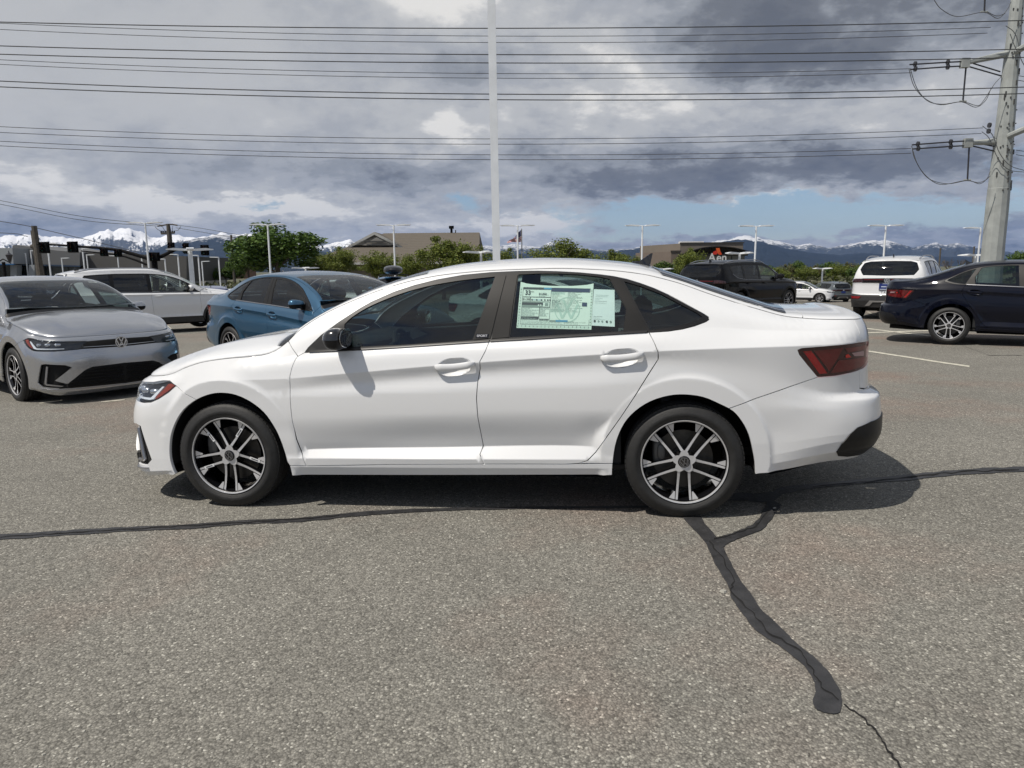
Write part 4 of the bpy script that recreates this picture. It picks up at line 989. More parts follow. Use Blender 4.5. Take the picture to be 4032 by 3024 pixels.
def badge_strokes():
    """circle with V over W, unit radius: list of polylines"""
    S = [[(-.36, .78), (0, .06), (.36, .78)], [(-.80, .42), (-.36, -.68), (0, .0), (.36, -.68), (.80, .42)]]
    return S
def badge_mesh(name, parent, c, r, rot=0, axis='y', sg=-1, normal=None, mat=None, disc=None, tilt=0):
    """raised emblem. axis 'y': faces sg*y; axis 'x': faces sg*x"""
    b = MB(); th = r*.085
    def P(u, v, h):
        u, v = u*math.cos(rot)-v*math.sin(rot), u*math.sin(rot)+v*math.cos(rot)
        if axis == 'y': return (c[0]+u*(-sg), c[1]+sg*h, c[2]+v)
        return (c[0]+sg*(h*math.cos(tilt)-v*math.sin(tilt)), c[1]+u*sg, c[2]+v*math.cos(tilt)+h*math.sin(tilt))
    def seg(p, q, w):
        p = np.array(p)*r; q = np.array(q)*r; d = (q-p)/np.linalg.norm(q-p); n = np.array([-d[1], d[0]])*w
        poly = [p+n-d*w*.6, p-n-d*w*.6, q-n+d*w*.6, q+n+d*w*.6]
        V = [P(a, bb, h) for h in (r*.10, 0) for a, bb in poly]
        b.add(V, [(0, 1, 2, 3), (0, 1, 5, 4), (1, 2, 6, 5), (2, 3, 7, 6), (3, 0, 4, 7)], 0)
    for L in badge_strokes():
        for p, q in zip(L[:-1], L[1:]): seg(p, q, th)
    N = 32
    for k in range(N):
        t0, t1 = 2*math.pi*k/N, 2*math.pi*(k+1)/N
        V = [P(rr_*math.cos(t), rr_*math.sin(t), h) for t in (t0, t1) for rr_, h in ((r*.88, r*.10), (r, r*.10), (r, 0), (r*.88, 0))]
        b.add(V, [(0, 1, 5, 4), (1, 2, 6, 5), (0, 3, 7, 4)], 0)
    if disc is not None:
        V = [P(r*1.02*math.cos(2*math.pi*k/N), r*1.02*math.sin(2*math.pi*k/N), -.0005) for k in range(N)]
        V2 = [P(r*1.02*math.cos(2*math.pi*k/N), r*1.02*math.sin(2*math.pi*k/N), -r*.25) for k in range(N)]
        b.add(V+V2, [tuple(range(N))]+[(i, (i+1) % N, N+(i+1) % N, N+i) for i in range(N)], 1)
    return b.build(name, [mat or CHROME, disc or GLOSSB], parent, smooth=False)

def make_seat(parent, x, y, back=.62, rear=False, w=.5):
    r = empty('seat'); r.parent = parent; r.location = (x, y, 0)
    b = MB(); b.rbox((0, 0, .44), (.52, w, .18), .07); b.build('cushion', SEATM, r)
    b = MB(); R = Matrix.Rotation(math.radians(20), 3, 'Y')
    b.rbox((.29, 0, .44+back/2), (.15, w*.94, back), .06, R=R); b.build('backrest', SEATM, r)
    b = MB()
    for q in ([0] if not rear else [-.28, .28]):
        b.rbox((.39+(back-.58)*.3, q, .44+back+.06), (.11, .27, .19), .05, R=R)
    b.build('headrest', SEATM, r)
    return r
def make_cabin(root, dash=True, k=1.0, zs=0.0):
    """simple interior: tub, dashboard, steering wheel, seats"""
    b = MB()
    b.box((.25, 0, .255+zs), (2.5, 1.50, .03))
    b.box((1.25, 0, .55+zs), (.05, 1.42, .6)); b.box((1.50, 0, .93+zs), (.52, 1.25, .03)); b.box((-1.02, 0, .50+zs), (.04, 1.45, .6))
    b.box((-.1, 0, .42+zs), (1.1, .22, .30))
    b.build('cabin_floor', DARK, root, smooth=False)
    if dash:
        prof = [(-1.02, .60), (-1.02, .93), (-.80, .965), (-.62, .955), (-.50, .90), (-.48, .80), (-.56, .70), (-.60, .60)]
        b = MB(); b.prism([(u, v+zs) for u, v in prof], -.71, .71, lambda u, v, h: (u, h, v)); 
        b.rbox((-.57, -.36, .955+zs), (.22, .34, .07), .03)
        b.box((-.49, .02, .90+zs), (.03, .26, .15))
        b.build('dashboard', DARK, root)
        b = MB(); c = Vector((-.33, -.37, .86+zs)); ax = Vector((.86, 0, .40)).normalized(); u = Vector((0, 1, 0)); v = ax.cross(u)
        pts = [c+(u*math.cos(t)+v*math.sin(t))*.18 for t in np.linspace(0, 2*math.pi, 29)]
        b.tube(pts, .017, 7, caps=False)
        for t in (0, math.pi, -math.pi/2): b.tube([c-ax*.02, c+(u*math.cos(t)+v*math.sin(t))*.175], .014, 6)
        b.rbox(tuple(c-ax*.015), (.06, .12, .11), .02); b.tube([c-ax*.02, c-ax*.28], .035, 8)
        b.build('steering_wheel', DARK, root)
    make_seat(root, -.12, -.37); make_seat(root, -.12, .37); make_seat(root, .74, 0, .60, True, 1.30)
    b = MB(); b.rbox((-.34, 0, 1.30+zs), (.03, .24, .075), .02); b.build('rear_view_mirror', BLACK_TRIM, root)

def shell_liner(B, root, a0, a1, z0, zbelt, arches):
    """dark inner faces of doors, roof and body, wheel wells and floor pan"""
    zt = lambda a: float(np.interp(a, *np.array(zbelt).T))
    poly = [(a, z0) for a in np.linspace(a0, a1, 12)]+[(a, zt(a)) for a in np.linspace(a1, a0, 16)]
    for sg in (-1, 1):
        mk_skin('door_lining', [skin(side_lift(B, sg, -.058), poly, (.12, .10), 0, .01, flip=(sg < 0))], DARK, root)

def wells(root, xs, zc_, R, yo, yi=.50, zb=.2):
    for sg in (-1, 1):
        for x in xs:
            b = MB(); V = []; n = 20
            for i in range(n+1):
                t = math.radians(-12)+math.radians(204)*i/n
                for yy in (yo-.01, yi): V.append((x+R*math.cos(t), sg*yy, zc_+R*math.sin(t)))
            F = [(2*i, 2*i+1, 2*i+3, 2*i+2) for i in range(n)]
            b.add(V, F)
            V2 = [(x+R*math.cos(math.radians(-12)+math.radians(204)*i/n), sg*yi, zc_+R*math.sin(math.radians(-12)+math.radians(204)*i/n)) for i in range(n+1)]
            b.add(V2, [tuple(range(n+1))])
            b.build('wheel_well', LINER, root, smooth=True)
def build_sedan(PT, TRD):
    B = make_sedan_body()
    root = empty('parked_sedan')
    PAINT = PT
    tr = TRD
    aF, aR = B.aF, B.aR
    rail = lambda a: float(np.interp(a, B.ta, B.lz[-1]))
    low = lambda a: float(np.interp(a, B.ta, B.lz[0]))
    railpts = lambda a0, a1, n: [(a, rail(a)) for a in np.linspace(a0, a1, n)]
    lowpts = lambda a0, a1, n: [(a, low(a)) for a in np.linspace(a0, a1, n)]
    seam = lambda P: (P[:, 0] < aF+1e-4) | (P[:, 0] > aR-1e-4)
    CR = ['rock', 'ledgeB', 'ledgeT', 'crease', 'under', 'belt']
    AF, AR = tr['archF'], tr['archR']
    AF = smoothpoly(AF, 3); AR = [p for i, p in enumerate(tr['archR']) if i != 10]; AR = smoothpoly(AR, 3)
    iF = min(range(len(AF)), key=lambda i: math.hypot(AF[i][0]+1.5282, AF[i][1]-.6794))
    iR = min(range(len(AR)), key=lambda i: math.hypot(AR[i][0]-1.5651, AR[i][1]-.6309))
    dlo = tr['dlo']; top = dlo[:25]; tip = dlo[24:28]; bot = dlo[25:]
    top = [p for i, p in enumerate(top) if i != 10]
    dF = tr['doorFcut']; dM = tr['doorMcut']; dR = tr['doorRcut']
    HEAD = [(-1.6704, .7442), (-1.7202, .7053), (-1.7949, .6644), (-1.8665, .639), (-1.9355, .632), (-2.15, .628), (aF+.44, .636), (aF+.36, .722), (-2.2, .738), (-2.05, .745), (-1.90, .754), (-1.80, .768), (-1.7326, .7700)]
    TAIL = [(1.9247, .9329), (1.9447, .9405), (2.123, .9484), (2.2291, .9506), (2.40, .950), (2.60, .945), (2.72, .935), (2.70, .862), (2.60, .830), (2.42, .806), (2.3263, .800), (2.1447, .7849), (2.0481, .7826), (1.986, .85), (1.9348, .9096)]
    VENT = [(-1.985, .480), (-2.045, .488), (-2.24, .468), (-2.30, .44), (-2.12, .30), (-2.30, .232), (-2.30, .205), (-1.965, .232), (-1.905, .275)]
    GRL = [(aF, .195), (aF+.70, .205), (aF+.60, .26), (aF+.42, .40), (aF+.34, .432), (aF, .442)]
    UG = [(aF, .630), (aF+.44, .636), (aF+.36, .722), (aF, .730)]
    INS = [(2.3748, .5273), (2.2715, .5048), (2.2241, .4708), (2.1843, .4216), (2.1623, .3676), (2.1966, .3358), (2.2733, .3217), (2.5, .318), (aR, .318), (aR, .50), (2.62, .535)]
    TE = (2.36)      # boot lid seam
    for sg in (-1, 1):
        L = side_lift(B, sg); fl = sg > 0
        S = lambda poly, **k: skin(L, poly, flip=fl, **k)
        def one(name, poly, mat=PAINT, label=None, **k):
            o = mk_skin(name, [S(poly, **k)], mat, root); return o
        # fender
        fend = [(-1.6704, .7442)]+[(-1.7326, .7700), (-1.80, .768)]+railpts(-1.80, -.95, 22)+[(-.915, .965), (-.8684, .9191)]+dF[1:]+[(-.9466, .2728)]+[p for p in AF[iF:][::-1] if p[1] > .27]
        one('fender', fend, extra=crease_pts(B, CR, -1.8, -.85)+flare_pts(B))
        # front door
        doorf = dF[::-1]+[dlo[-1]]+bot[::-1][1:-10]
        fd = [tuple(dF[-1-i]) for i in range(len(dF))]
        lowerdlo = [(-.8281, .9402), (-.7072, .9446), (-.5003, .953), (-.2407, .9659), (.0012, .9791), (.2706, .9937)]
        poly = fd+lowerdlo+[tuple(p) for p in dM]+[(0, .2935), (-.3432, .2872), (-.60, .279)]
        HF = [(-.068, .872), (.06, .886), (.2011, .889), (.206, .855), (.1873, .832), (.1473, .817), (.0446, .8106), (-.0258, .8192), (-.055, .845)]
        HR = [(.8635, .9148), (.9952, .9299), (1.1235, .9333), (1.1275, .9035), (1.11, .882), (1.0691, .8673), (.9583, .8588), (.8989, .8684), (.872, .89)]
        d1 = one('door', poly, step=(.032, .022), holes=[grip_hole((.075, .868))], extra=crease_pts(B, CR, -.9, .28)+flare_pts(B))
        lr = [(.2706, .9937), (.4652, 1.0008), (.6951, 1.0127), (.9214, 1.023), (1.0704, 1.0309), (1.15, 1.0345)]
        poly = [tuple(p) for p in dM][::-1]+lr[1:]+[tuple(p) for p in dR[1:]]+[(.45, .3035)]
        d2 = one('door', poly, step=(.032, .022), holes=[grip_hole((1.0, .9125))], extra=crease_pts(B, CR, .2, 1.2)+flare_pts(B))
        for d, c in ((d1, (.075, .868)), (d2, (1.0, .9125))):
            handle(B, sg, d, c, PAINT)
        # body side: pillars, roof side, quarter
        iA = [p for p in AR[:iR+1] if p[1] > .315]
        q = [(-.915, .965)]+railpts(-.95, 2.36, 74)+[(2.36, .9505)]+[(2.2291, .9506), (2.123, .9484), (1.9447, .9405), (1.9247, .9329), (1.9348, .9096), (1.986, .85), (2.0481, .7826)]
        q += [(1.8824, .7337), (1.7197, .6801)]+[tuple(AR[iR])]+iA[::-1][1:]+[(.9538, .3141)]
        q += [tuple(p) for p in dR[:-1]][::-1]
        q = [p for p in q]
        q += [(1.1662, 1.0349)]+[tuple(p) for p in dlo[24:30]][::-1] if False else [(1.1662, 1.0349), (1.2543, 1.0395), (1.328, 1.0492), (1.3949, 1.0645), (1.4552, 1.0849), (1.4731, 1.096), (1.4718, 1.1089)]
        q += [tuple(p) for p in top[::-1] if p[0] < 1.465]+[(-.8281, .9402), (-.8684, .9191)]
        one('body_side', q, step=(.045, .022), extra=crease_pts(B, CR[3:], 1.15, 2.3)+flare_pts(B))
        # sill
        poly = [(-.9396, .208)]+[(a, low(a)+.001) for a in np.linspace(-.6, .9, 10)]+[(.9499, .246), (.9538, .3141), (.8436, .3104), (.6902, .3057), (.2273, .2994), (-.3432, .2872), (-.5595, .2784), (-.844, .2716), (-.9466, .2728)]
        one('sill', poly, step=(.08, .012), extra=crease_pts(B, ['rock'], -.93, .95, .05))
        # glass and black trims
        GF = tr['glassF']; GR = tr['glassR']; GQ = tr['glassQ']
        Lg = side_lift(B, sg, -.004)
        gf = [(-.5735, .9700), (-.5971, 1.0961)]+smoothpoly([GF[i] for i in range(1, 10)], 3)+[(.2292, 1.1784), (.1725, 1.0035), (.0004, .9930), (-.2421, .9813)]
        for nm, g in (('front_side_window', gf), ('rear_side_window', [tuple(p) for p in GR]), ('quarter_window', [tuple(p) for p in GQ])):
            mk_skin(nm, [skin(Lg, g, (.08, .05), -.004, 0, flip=fl)], RSGLASS if (nm == 'rear_side_window' and sg < 0) else GLASS, root)
        # frame = DLO minus glass and pillar covers
        frame = [(-.8281, .9402)]+[tuple(p) for p in top]+[(1.4731, 1.096), (1.4552, 1.0849), (1.3949, 1.0645), (1.328, 1.0492), (1.2543, 1.0395), (1.1662, 1.0349)]+lr[::-1][1:]+lowerdlo[::-1][1:-1]
        holes = [gf, [tuple(p) for p in GR], [tuple(p) for p in GQ]]
        sail = [(-.8, .9480), (-.7329, 1.024), (-.63, 1.098), (-.606, 1.096), (-.583, .963)]
        mk_skin('window_frame', [skin(side_lift(B, sg, .002), frame, (.05, .04), .001, .012, holes=holes, flip=fl)], BLACK_TRIM, root)
        for g in (tr['appB1'], tr['appB2'], tr['appC']):
            mk_skin('pillar_cover', [skin(side_lift(B, sg, .006), [tuple(p) for p in g], (.05, .05), .001, .006, flip=fl)], SATIN, root)
        bm_ = [(-.80, .943), (-.58, .951), (-.24, .967), (0, .980), (.27, .9945)]; bmu = [(.27, 1.006), (0, .992), (-.24, .978), (-.575, .965), (-.80, .953)]
        mk_skin('belt_moulding', [skin(side_lift(B, sg, .009), bm_+bmu, (.05, .05), .0005, .01, flip=fl)], BELT, root)
        bm_ = [(.275, .9945), (.465, 1.003), (.695, 1.0145), (.92, 1.025), (1.14, 1.0355)]; bmu = [(1.14, 1.047), (.92, 1.037), (.695, 1.0265), (.465, 1.014), (.275, 1.006)]
        mk_skin('belt_moulding', [skin(side_lift(B, sg, .009), bm_+bmu, (.05, .05), .0005, .01, flip=fl)], BELT, root)
        # lamps
        lamp_front(B, sg, root, HEAD, aF)
        lamp_rear(B, sg, root, TAIL, aR)
        mirror(B, sg, root, PAINT)
    # pieces that run round the ends: two mirrored halves in one mesh
    def both(name, poly, mats, off=0.0, fm=None, **k):
        P = [skin(side_lift(B, sg, off), poly, flip=sg > 0, seam=seam, **k) for sg in (-1, 1)]
        return mk_skin(name, P, mats, root)
    bump = [tuple(AF[iF])]+[p for p in AF[:iF][::-1]]+[(a, low(a)+.001) for a in np.linspace(-1.74, aF, 20)]+railpts(aF, -1.80, 20)+[(-1.7326, .7700), (-1.6704, .7442)]
    both('front_bumper', bump, PAINT, holes=[HEAD, VENT], extra=crease_pts(B, CR[:3]+['crease', 'under'], aF+.01, -1.7), step=(.04, .022))
    b = bpy.data.objects[root.children[-1].name]
    rb = [tuple(AR[iR]), (1.7197, .6801), (1.8824, .7337), (2.0481, .7826), (2.1447, .7849), (2.3263, .8000), (2.36, .80), (2.37, .70), (2.45, .686), (2.7, .683), (aR, .683)]+[(aR, low(aR))]+[(a, low(a)+.001) for a in np.linspace(aR, 1.74, 20)][1:]+[p for p in AR[iR+1:][::-1]]
    both('rear_bumper', rb, PAINT, holes=[], extra=crease_pts(B, CR[:4], 1.72, aR-.01)+crease_pts(B, ['hi', 'mid', 'under'], 2.05, aR-.01, .025, .008)+flare_pts(B), step=(.026, .013))
    both('bumper_insert', INS, BLACK_TRIM, off=.006, step=(.05, .03), depth=.012)
    lid = [(TE, .9495), (2.60, .945), (2.72, .935), (2.70, .862), (2.60, .830), (2.42, .806), (TE, .803), (2.372, .70), (2.45, .690), (2.7, .687), (aR, .687)]+[(a, rail(a)) for a in np.linspace(aR, TE, 16)]
    both('boot_lid', lid, PAINT, step=(.045, .03))
    both('lower_grille', GRL, LINER, off=.003, step=(.06, .05), depth=.01)
    both('upper_grille', UG, LINER, off=.004, step=(.06, .05), depth=.01)
    both('grille_strip', [(aF, .648), (aF+.41, .655), (aF+.41, .663), (aF, .658)], CHROME, off=.010, step=(.06, .05), depth=.01)
    both('lip_strip', [(aF, .176), (-2.15, .186), (-1.94, .213), (-1.94, .222), (-2.15, .197), (aF, .190)], pbr('satin_silver', (.40, .40, .41), .3, metal=.9), off=.012, step=(.06, .05), depth=.012)
    honey(B, root, GRL, aF)
    for sg in (-1, 1):
        mk_skin('bumper_vent', [skin(side_lift(B, sg, -.03), VENT, (.05, .03), .004, 0, flip=sg > 0)], LINER, root)
        V2 = [(-1.900, .262), (-1.912, .262), (-1.965, .44), (-1.968, .465), (-1.958, .462), (-1.948, .435)]
        C = [(-2.045, .462), (-2.000, .262), (-2.02, .247), (-2.30, .214), (-2.30, .224), (-2.035, .258), (-2.022, .268), (-2.062, .458)]
        mk_skin('vent_trim', [skin(side_lift(B, sg, -.004), C, (.05, .03), .0, .02, flip=sg > 0)], pbr('satin_silver', (.40, .40, .41), .3, metal=.9), root)
    # top panels
    T = top_lift(B)
    def tp(name, poly, mat, off=0.0, holes=(), **k):
        return mk_skin(name, [skin(top_lift(B, off), xy2aw(B, poly), holes=[xy2aw(B, h) for h in holes], **k)], mat, root)
    ye = lambda x: float(np.interp(np.interp(x, B.E[:, 0], B.ta), B.ta, B.E[:, 1]))
    a2x = lambda a: float(np.interp(a, B.ta, B.E[:, 0]))
    # hood in chart coordinates
    aC = -.985
    hood = [(a, -1) for a in np.linspace(aC, aF+.0, 30)]+[(a, 1) for a in np.linspace(aF+.0, aC, 30)]
    hood += [(aC-.02-.07*(1-w*w), w) for w in np.linspace(.85, -.85, 12)]
    mk_skin('hood', [skin(T, hood, (.05, .06), .0015, .015)], PAINT, root)
    cowl = [(aC-.02-.07*(1-w*w)+.004, w) for w in np.linspace(-.97, .97, 14)]+[(aC+.055-.05*(1-w*w), w) for w in np.linspace(.95, -.95, 14)]
    mk_skin('cowl', [skin(top_lift(B, -.012), cowl, (.05, .06), .001, 0)], BLACK_TRIM, root)
    xs = a2x
    def ws_edge(n, a0, a1, inset_):
        return [(xs(a), ye(xs(a))-inset_) for a in np.linspace(a0, a1, n)]
    LFT = [(a2x(a), ye(a2x(a))*.955-.008) for a in np.linspace(-.90, -.13, 18)]
    WS = [(x, -y) for x, y in LFT]+[(a2x(-.13)-.09*(1-(y/.56)**2), y) for y in np.linspace(-.50, .50, 9)]+LFT[::-1]+[(a2x(-.90)-.10*(1-(y/.66)**2)-.0, y) for y in np.linspace(.58, -.58, 11)]
    RG_L = [(a2x(a), ye(a2x(a))*.962-.004) for a in np.linspace(1.24, 1.93, 12)]
    RG = [(x, -y) for x, y in RG_L]+[(a2x(1.93)+.05*(1-(y/.6)**2), y) for y in np.linspace(-.54, .54, 9)]+RG_L[::-1]+[(a2x(1.24)-.05*(1-(y/.55)**2), y) for y in np.linspace(.48, -.48, 9)]
    aw = lambda P_: xy2aw(B, P_)
    rf = [(a, -1) for a in np.linspace(-.92, 2.018, 60)]+[(2.02+.02*(1-w*w), w) for w in np.linspace(-.9, .9, 12)]+[(a, 1) for a in np.linspace(2.018, -.92, 60)]+[(-.92-.075*(1-w*w)+.04, w) for w in np.linspace(.93, -.93, 14)]
    mk_skin('roof', [skin(T, rf, (.05, .07), 0, 0, holes=[aw(WS), aw(RG)])], PAINT, root)
    mk_skin('headliner', [skin(top_lift(B, -.03), [(a, w) for a, w in ([(-.1, -.97), (1.1, -.97), (1.1, .97), (-.1, .97)])], (.1, .1), 0, 0, flip=True)], DARK, root)
    mk_skin('windshield', [skin(top_lift(B, .002), aw(WS), (.07, .08), -.006, 0)], WGLASS, root)
    mk_skin('rear_window', [skin(top_lift(B, .004), aw(RG), (.07, .08), -.006, 0)], glassmat('rear_screen_glass', (.10, .11, .12), 1.6), root)
    bd = .035
    # black frit round the windscreen
    W2 = inset(aw(WS), .022)
    mk_skin('windshield_border', [skin(top_lift(B, -.003), aw(WS), (.07, .08), 0, 0, holes=[W2])], BLACK_TRIM, root)
    W3 = inset(aw(RG), .03)
    mk_skin('rear_window_border', [skin(top_lift(B, -.003), aw(RG), (.07, .08), 0, 0, holes=[W3])], BLACK_TRIM, root)
    lidt = [(2.022+.02*(1-w*w), w) for w in np.linspace(-1, 1, 14)]+[(a, 1) for a in np.linspace(2.03, aR, 36)]+[(a, -1) for a in np.linspace(aR, 2.03, 36)]
    mk_skin('boot_lid_top', [skin(T, lidt, (.035, .06), .0015, .012)], PAINT, root)
    # antenna
    b = MB()
    secs = [(1.075, .0, .012), (1.10, .022, .040), (1.14, .026, .038), (1.165, .050, .026), (1.185, .075, .016), (1.205, .088, .006)]
    z0 = lambda x: float(pchip(*np.array(B.zc).T, x))-.01
    prof = [(1.07, -.002), (1.085, .022), (1.13, .030), (1.20, .088), (1.212, .090), (1.195, .03), (1.20, -.002)]
    V = []; n = len(prof)
    for yy, k in ((-.030, .0), (-.012, 1), (.012, 1), (.030, 0)):
        for x, z in prof: V.append((1.14+(x-1.14)*(1 if k else .8), yy*(1.0 if z < .035 else .45), z0(1.14)-(x-1.14)*.16+z*(1 if k else .25)))
    F = [tuple(i+n for i in range(n))]
    F = [(r*n+i, r*n+(i+1) % n, (r+1)*n+(i+1) % n, (r+1)*n+i) for r in range(3) for i in range(n)]+[tuple(range(n)), tuple(3*n+i for i in range(n))]
    b.add(V, F); b.build('antenna', GLOSSB, root, angle=40)
    # floor pan, wells, lining, cabin
    b = MB(); n_ = 40
    for z_ in (.20, .23):
        pass
    P_ = []
    for a in np.linspace(aF, aR, 60):
        x_, y_, _ = B.side(a, .3, -.07, 1); inw = min(abs(x_+1.343), abs(x_-1.343)) < .42
        zz_ = .165 if x_ < -1.7 else (.215 if x_ < 1.7 else .215+(x_-1.7)*.16)
        P_.append((float(x_), .48 if inw else float(y_), zz_))
    V_ = [(x_, y_, z_) for x_, y_, z_ in P_]+[(x_, -y_, z_) for x_, y_, z_ in P_]
    b.add(V_, [(i, i+1, 61+i, 60+i) for i in range(59)])
    b.box((.0, 0, .205), (1.85, 1.46, .03)); b.box((0, 0, .30), (4.1, .98, .2)); b.box((-1.9, 0, .24), (.5, 1.2, .04)); b.box((2.0, 0, .33), (.6, 1.3, .05))
    b.tube([(1.9, .45, .24), (2.3, .45, .26)], .05, 8); b.build('floor_pan', LINER, root, smooth=False)
    wells(root, (-1.343, 1.343), .335, .395, .84)
    shell_liner(B, root, -.86, 1.0, .30, [(-.9, .90), (0, .955), (1.2, 1.01)], None)
    make_cabin(root)
    # emblems
    nose = B.side(aF, .682, 0, -1)
    badge_mesh('badge', root, (float(nose[0])-.016, 0, .684), .066, axis='x', sg=-1, disc=GLOSSB)
    tl = B.side(aR, .87, 0, -1)
    badge_mesh('badge', root, (float(tl[0])+.004, 0, .90), .055, axis='x', sg=1, disc=GLOSSB)
    for sg, st in ((-1, 0), (1, 0)):
        pass
    return root, B

def grip_hole(c):
    a0, z0 = c
    return [(a0-.002+.098*math.copysign(abs(math.cos(t))**.75, math.cos(t)), z0-.012+.050*math.copysign(abs(math.sin(t))**.85, math.sin(t))+.022*math.cos(t)*.5) for t in np.linspace(0, 2*math.pi, 34, endpoint=False)]
def handle(B, sg, door, c, PAINT):
    """scooped recess behind a grab bar"""
    a0, z0 = c
    hole = grip_hole(c); cen = np.array([a0-.002, z0-.012])
    def liftcup(a, z):
        a = np.asarray(a, float); z = np.asarray(z, float)
        r2 = ((a-cen[0])/.101)**2+((z-cen[1]-.11*(a-cen[0]))/.053)**2
        return B.side(a, z, 0, sg)+np.stack([0*a, -sg*.034*np.clip(1-r2, 0, 1)**.8, 0*a], -1)
    mk_skin('handle_recess', [skin(liftcup, hole, (.014, .009), -.0015, 0, flip=sg > 0, edge_step=.02)], PAINT, door)
    V = []; F = []
    n = 22; m_ = 10
    for i in range(n+1):
        t = i/n; x = a0-.112+.232*t
        rise = min(1, math.sin(math.pi*t)*2.2)**.5 if 0 < t < 1 else 0
        hz = .009+.0115*rise
        zc_ = z0+.000-.008*math.sin(math.pi*t)+(t-.5)*.018
        for k in range(m_):
            w = 2*math.pi*k/m_
            dz = hz*math.sin(w); dy = .000+.020*rise+.010*math.cos(w)*(.6+.4*rise)
            p = B.side(x, zc_, 0, sg); V.append((float(p[0]), float(p[1])+sg*dy, zc_+dz))
    for i in range(n):
        for k in range(m_): F.append((i*m_+k, i*m_+(k+1) % m_, (i+1)*m_+(k+1) % m_, (i+1)*m_+k))
    F.append(tuple(range(m_))); F.append(tuple(n*m_+k for k in range(m_)))
    b = MB(); b.add(V, F); b.build('handle', PAINT, door, angle=50)

def lamp_front(B, sg, root, HEAD, aF):
    fl = sg > 0
    r = empty('headlight'); r.parent = root
    mk_skin('lamp_housing', [skin(side_lift(B, sg, -.035), HEAD, (.06, .03), .003, 0, flip=fl)], pbr('lamp_housing', (.02, .021, .023), .35), r)
    red = [(-1.690, .744), (-1.735, .712), (-1.80, .675), (-1.85, .655), (-1.835, .675), (-1.775, .720), (-1.745, .752), (-1.72, .755)]
    mk_skin('side_marker', [skin(side_lift(B, sg, -.010), red, (.03, .02), .001, .01, flip=fl)], pbr('amber_red_marker', (.30, .035, .012), .3), r)
    drl = [(-1.795, .735), (-1.90, .662), (-2.25, .655), (-2.25, .645), (-1.91, .647), (-1.865, .655), (-1.775, .735)]
    mk_skin('lamp_light_guide', [skin(side_lift(B, sg, -.012), drl, (.03, .02), .001, .008, flip=fl)], pbr('light_guide', (.85, .87, .9), .2), r)
    for a in (-1.90, -2.03, -2.17):
        p = B.side(a, .695, -.05, sg); b = MB(); b.rbox(tuple(map(float, p)), (.07, .07, .035), .01); b.build('lamp_reflector', pbr('lamp_chrome', (.75, .76, .78), .15, metal=.9), r)
    mk_skin('lens', [skin(side_lift(B, sg, -.001), HEAD, (.05, .03), .001, .015, flip=fl)], CLEAR, r)
def lamp_rear(B, sg, root, TAIL, aR):
    fl = sg > 0
    r = empty('tail_light'); r.parent = root
    red = pbr('tail_lamp_red', (.13, .005, .008), .35, noise=.25, nscale=14)
    bright = pbr('tail_lamp_reflector', (.34, .008, .012), .25)
    white = pbr('reverse_lamp', (.42, .43, .45), .3)
    mk_skin('lamp_housing', [skin(side_lift(B, sg, -.012), TAIL, (.05, .03), .001, .015, flip=fl)], pbr('tail_lamp_back', (.03, .004, .005), .4), r)
    S = lambda nm, P, mt, off=-.006: mk_skin(nm, [skin(side_lift(B, sg, off), P, (.04, .03), .001, .004, flip=fl)], mt, r)
    S('lamp_segment', [(1.955, .925), (2.000, .927), (2.105, .80), (2.058, .798)], bright)
    S('lamp_segment', [(2.012, .927), (2.19, .935), (2.155, .87), (2.115, .81)], red)
    S('lamp_segment', [(2.205, .932), (2.62, .928), (2.62, .905), (2.235, .905)], red)
    S('lamp_segment', [(2.215, .895), (2.235, .898), (2.265, .878), (2.22, .876)], pbr('tail_lamp_bright', (.65, .02, .01), .2), -.004)
    S('reverse_lens', [(2.265, .902), (2.44, .900), (2.44, .872), (2.30, .880)], white, -.004)
    S('lamp_segment', [(2.17, .868), (2.45, .866), (2.60, .850), (2.42, .815), (2.15, .800), (2.125, .802)], red)
    mk_skin('lens', [skin(side_lift(B, sg, .001), TAIL, (.05, .03), .001, .012, flip=fl)], glassmat('red_lens', (.95, .75, .75), 1.45), r)
def mirror(B, sg, root, PAINT):
    r = empty('door_mirror'); r.parent = root; r.location = (-.590, sg*.903, 1.030)
    V = []; nu, nv = 24, 14; F = []
    for i in range(nv+1):
        ph = -math.pi/2+math.pi*i/nv
        for k in range(nu):
            th = 2*math.pi*k/nu
            x = math.cos(ph)*math.cos(th); yy = math.cos(ph)*math.sin(th); z = math.sin(ph)
            g = lambda q, p: math.copysign(abs(q)**p, q)
            X = g(x, .75); Y = g(yy, .7); Z = g(z, .75)
            xx = X*.082 if X < 0 else X*.044
            zz = Z*(.060+.012*Y*(-sg)*-1)
            xo = xx*(1-.15*abs(Z))
            V.append((xo+.010, Y*.112-sg*.0, zz-.004))
    for i in range(nv):
        for k in range(nu): F.append((i*nu+k, i*nu+(k+1) % nu, (i+1)*nu+(k+1) % nu, (i+1)*nu+k))
    up_ = [f for f in F if V[f[0]][2] > -.020]; lo_ = [f for f in F if V[f[0]][2] <= -.020]
    mk('mirror_cap', V, up_, MIRCAP, r); mk('mirror_base', [(v[0]*.985, v[1]*.985, v[2]*.985) for v in V], lo_, BLACK_TRIM, r)
    b = MB(); b.rbox((.050, 0, 0), (.010, .195, .112), .04); b.build('mirror_glass', pbr('mirror_glass', (.8, .8, .8), .02, metal=1), r)
    b = MB(); b.tube([(.0, -sg*.05, -.035), (.0, -sg*.10, -.055), (.0, -sg*.13, -.05)], [.030, .026, .035], 10); b.build('mirror_stalk', BLACK_TRIM, r)
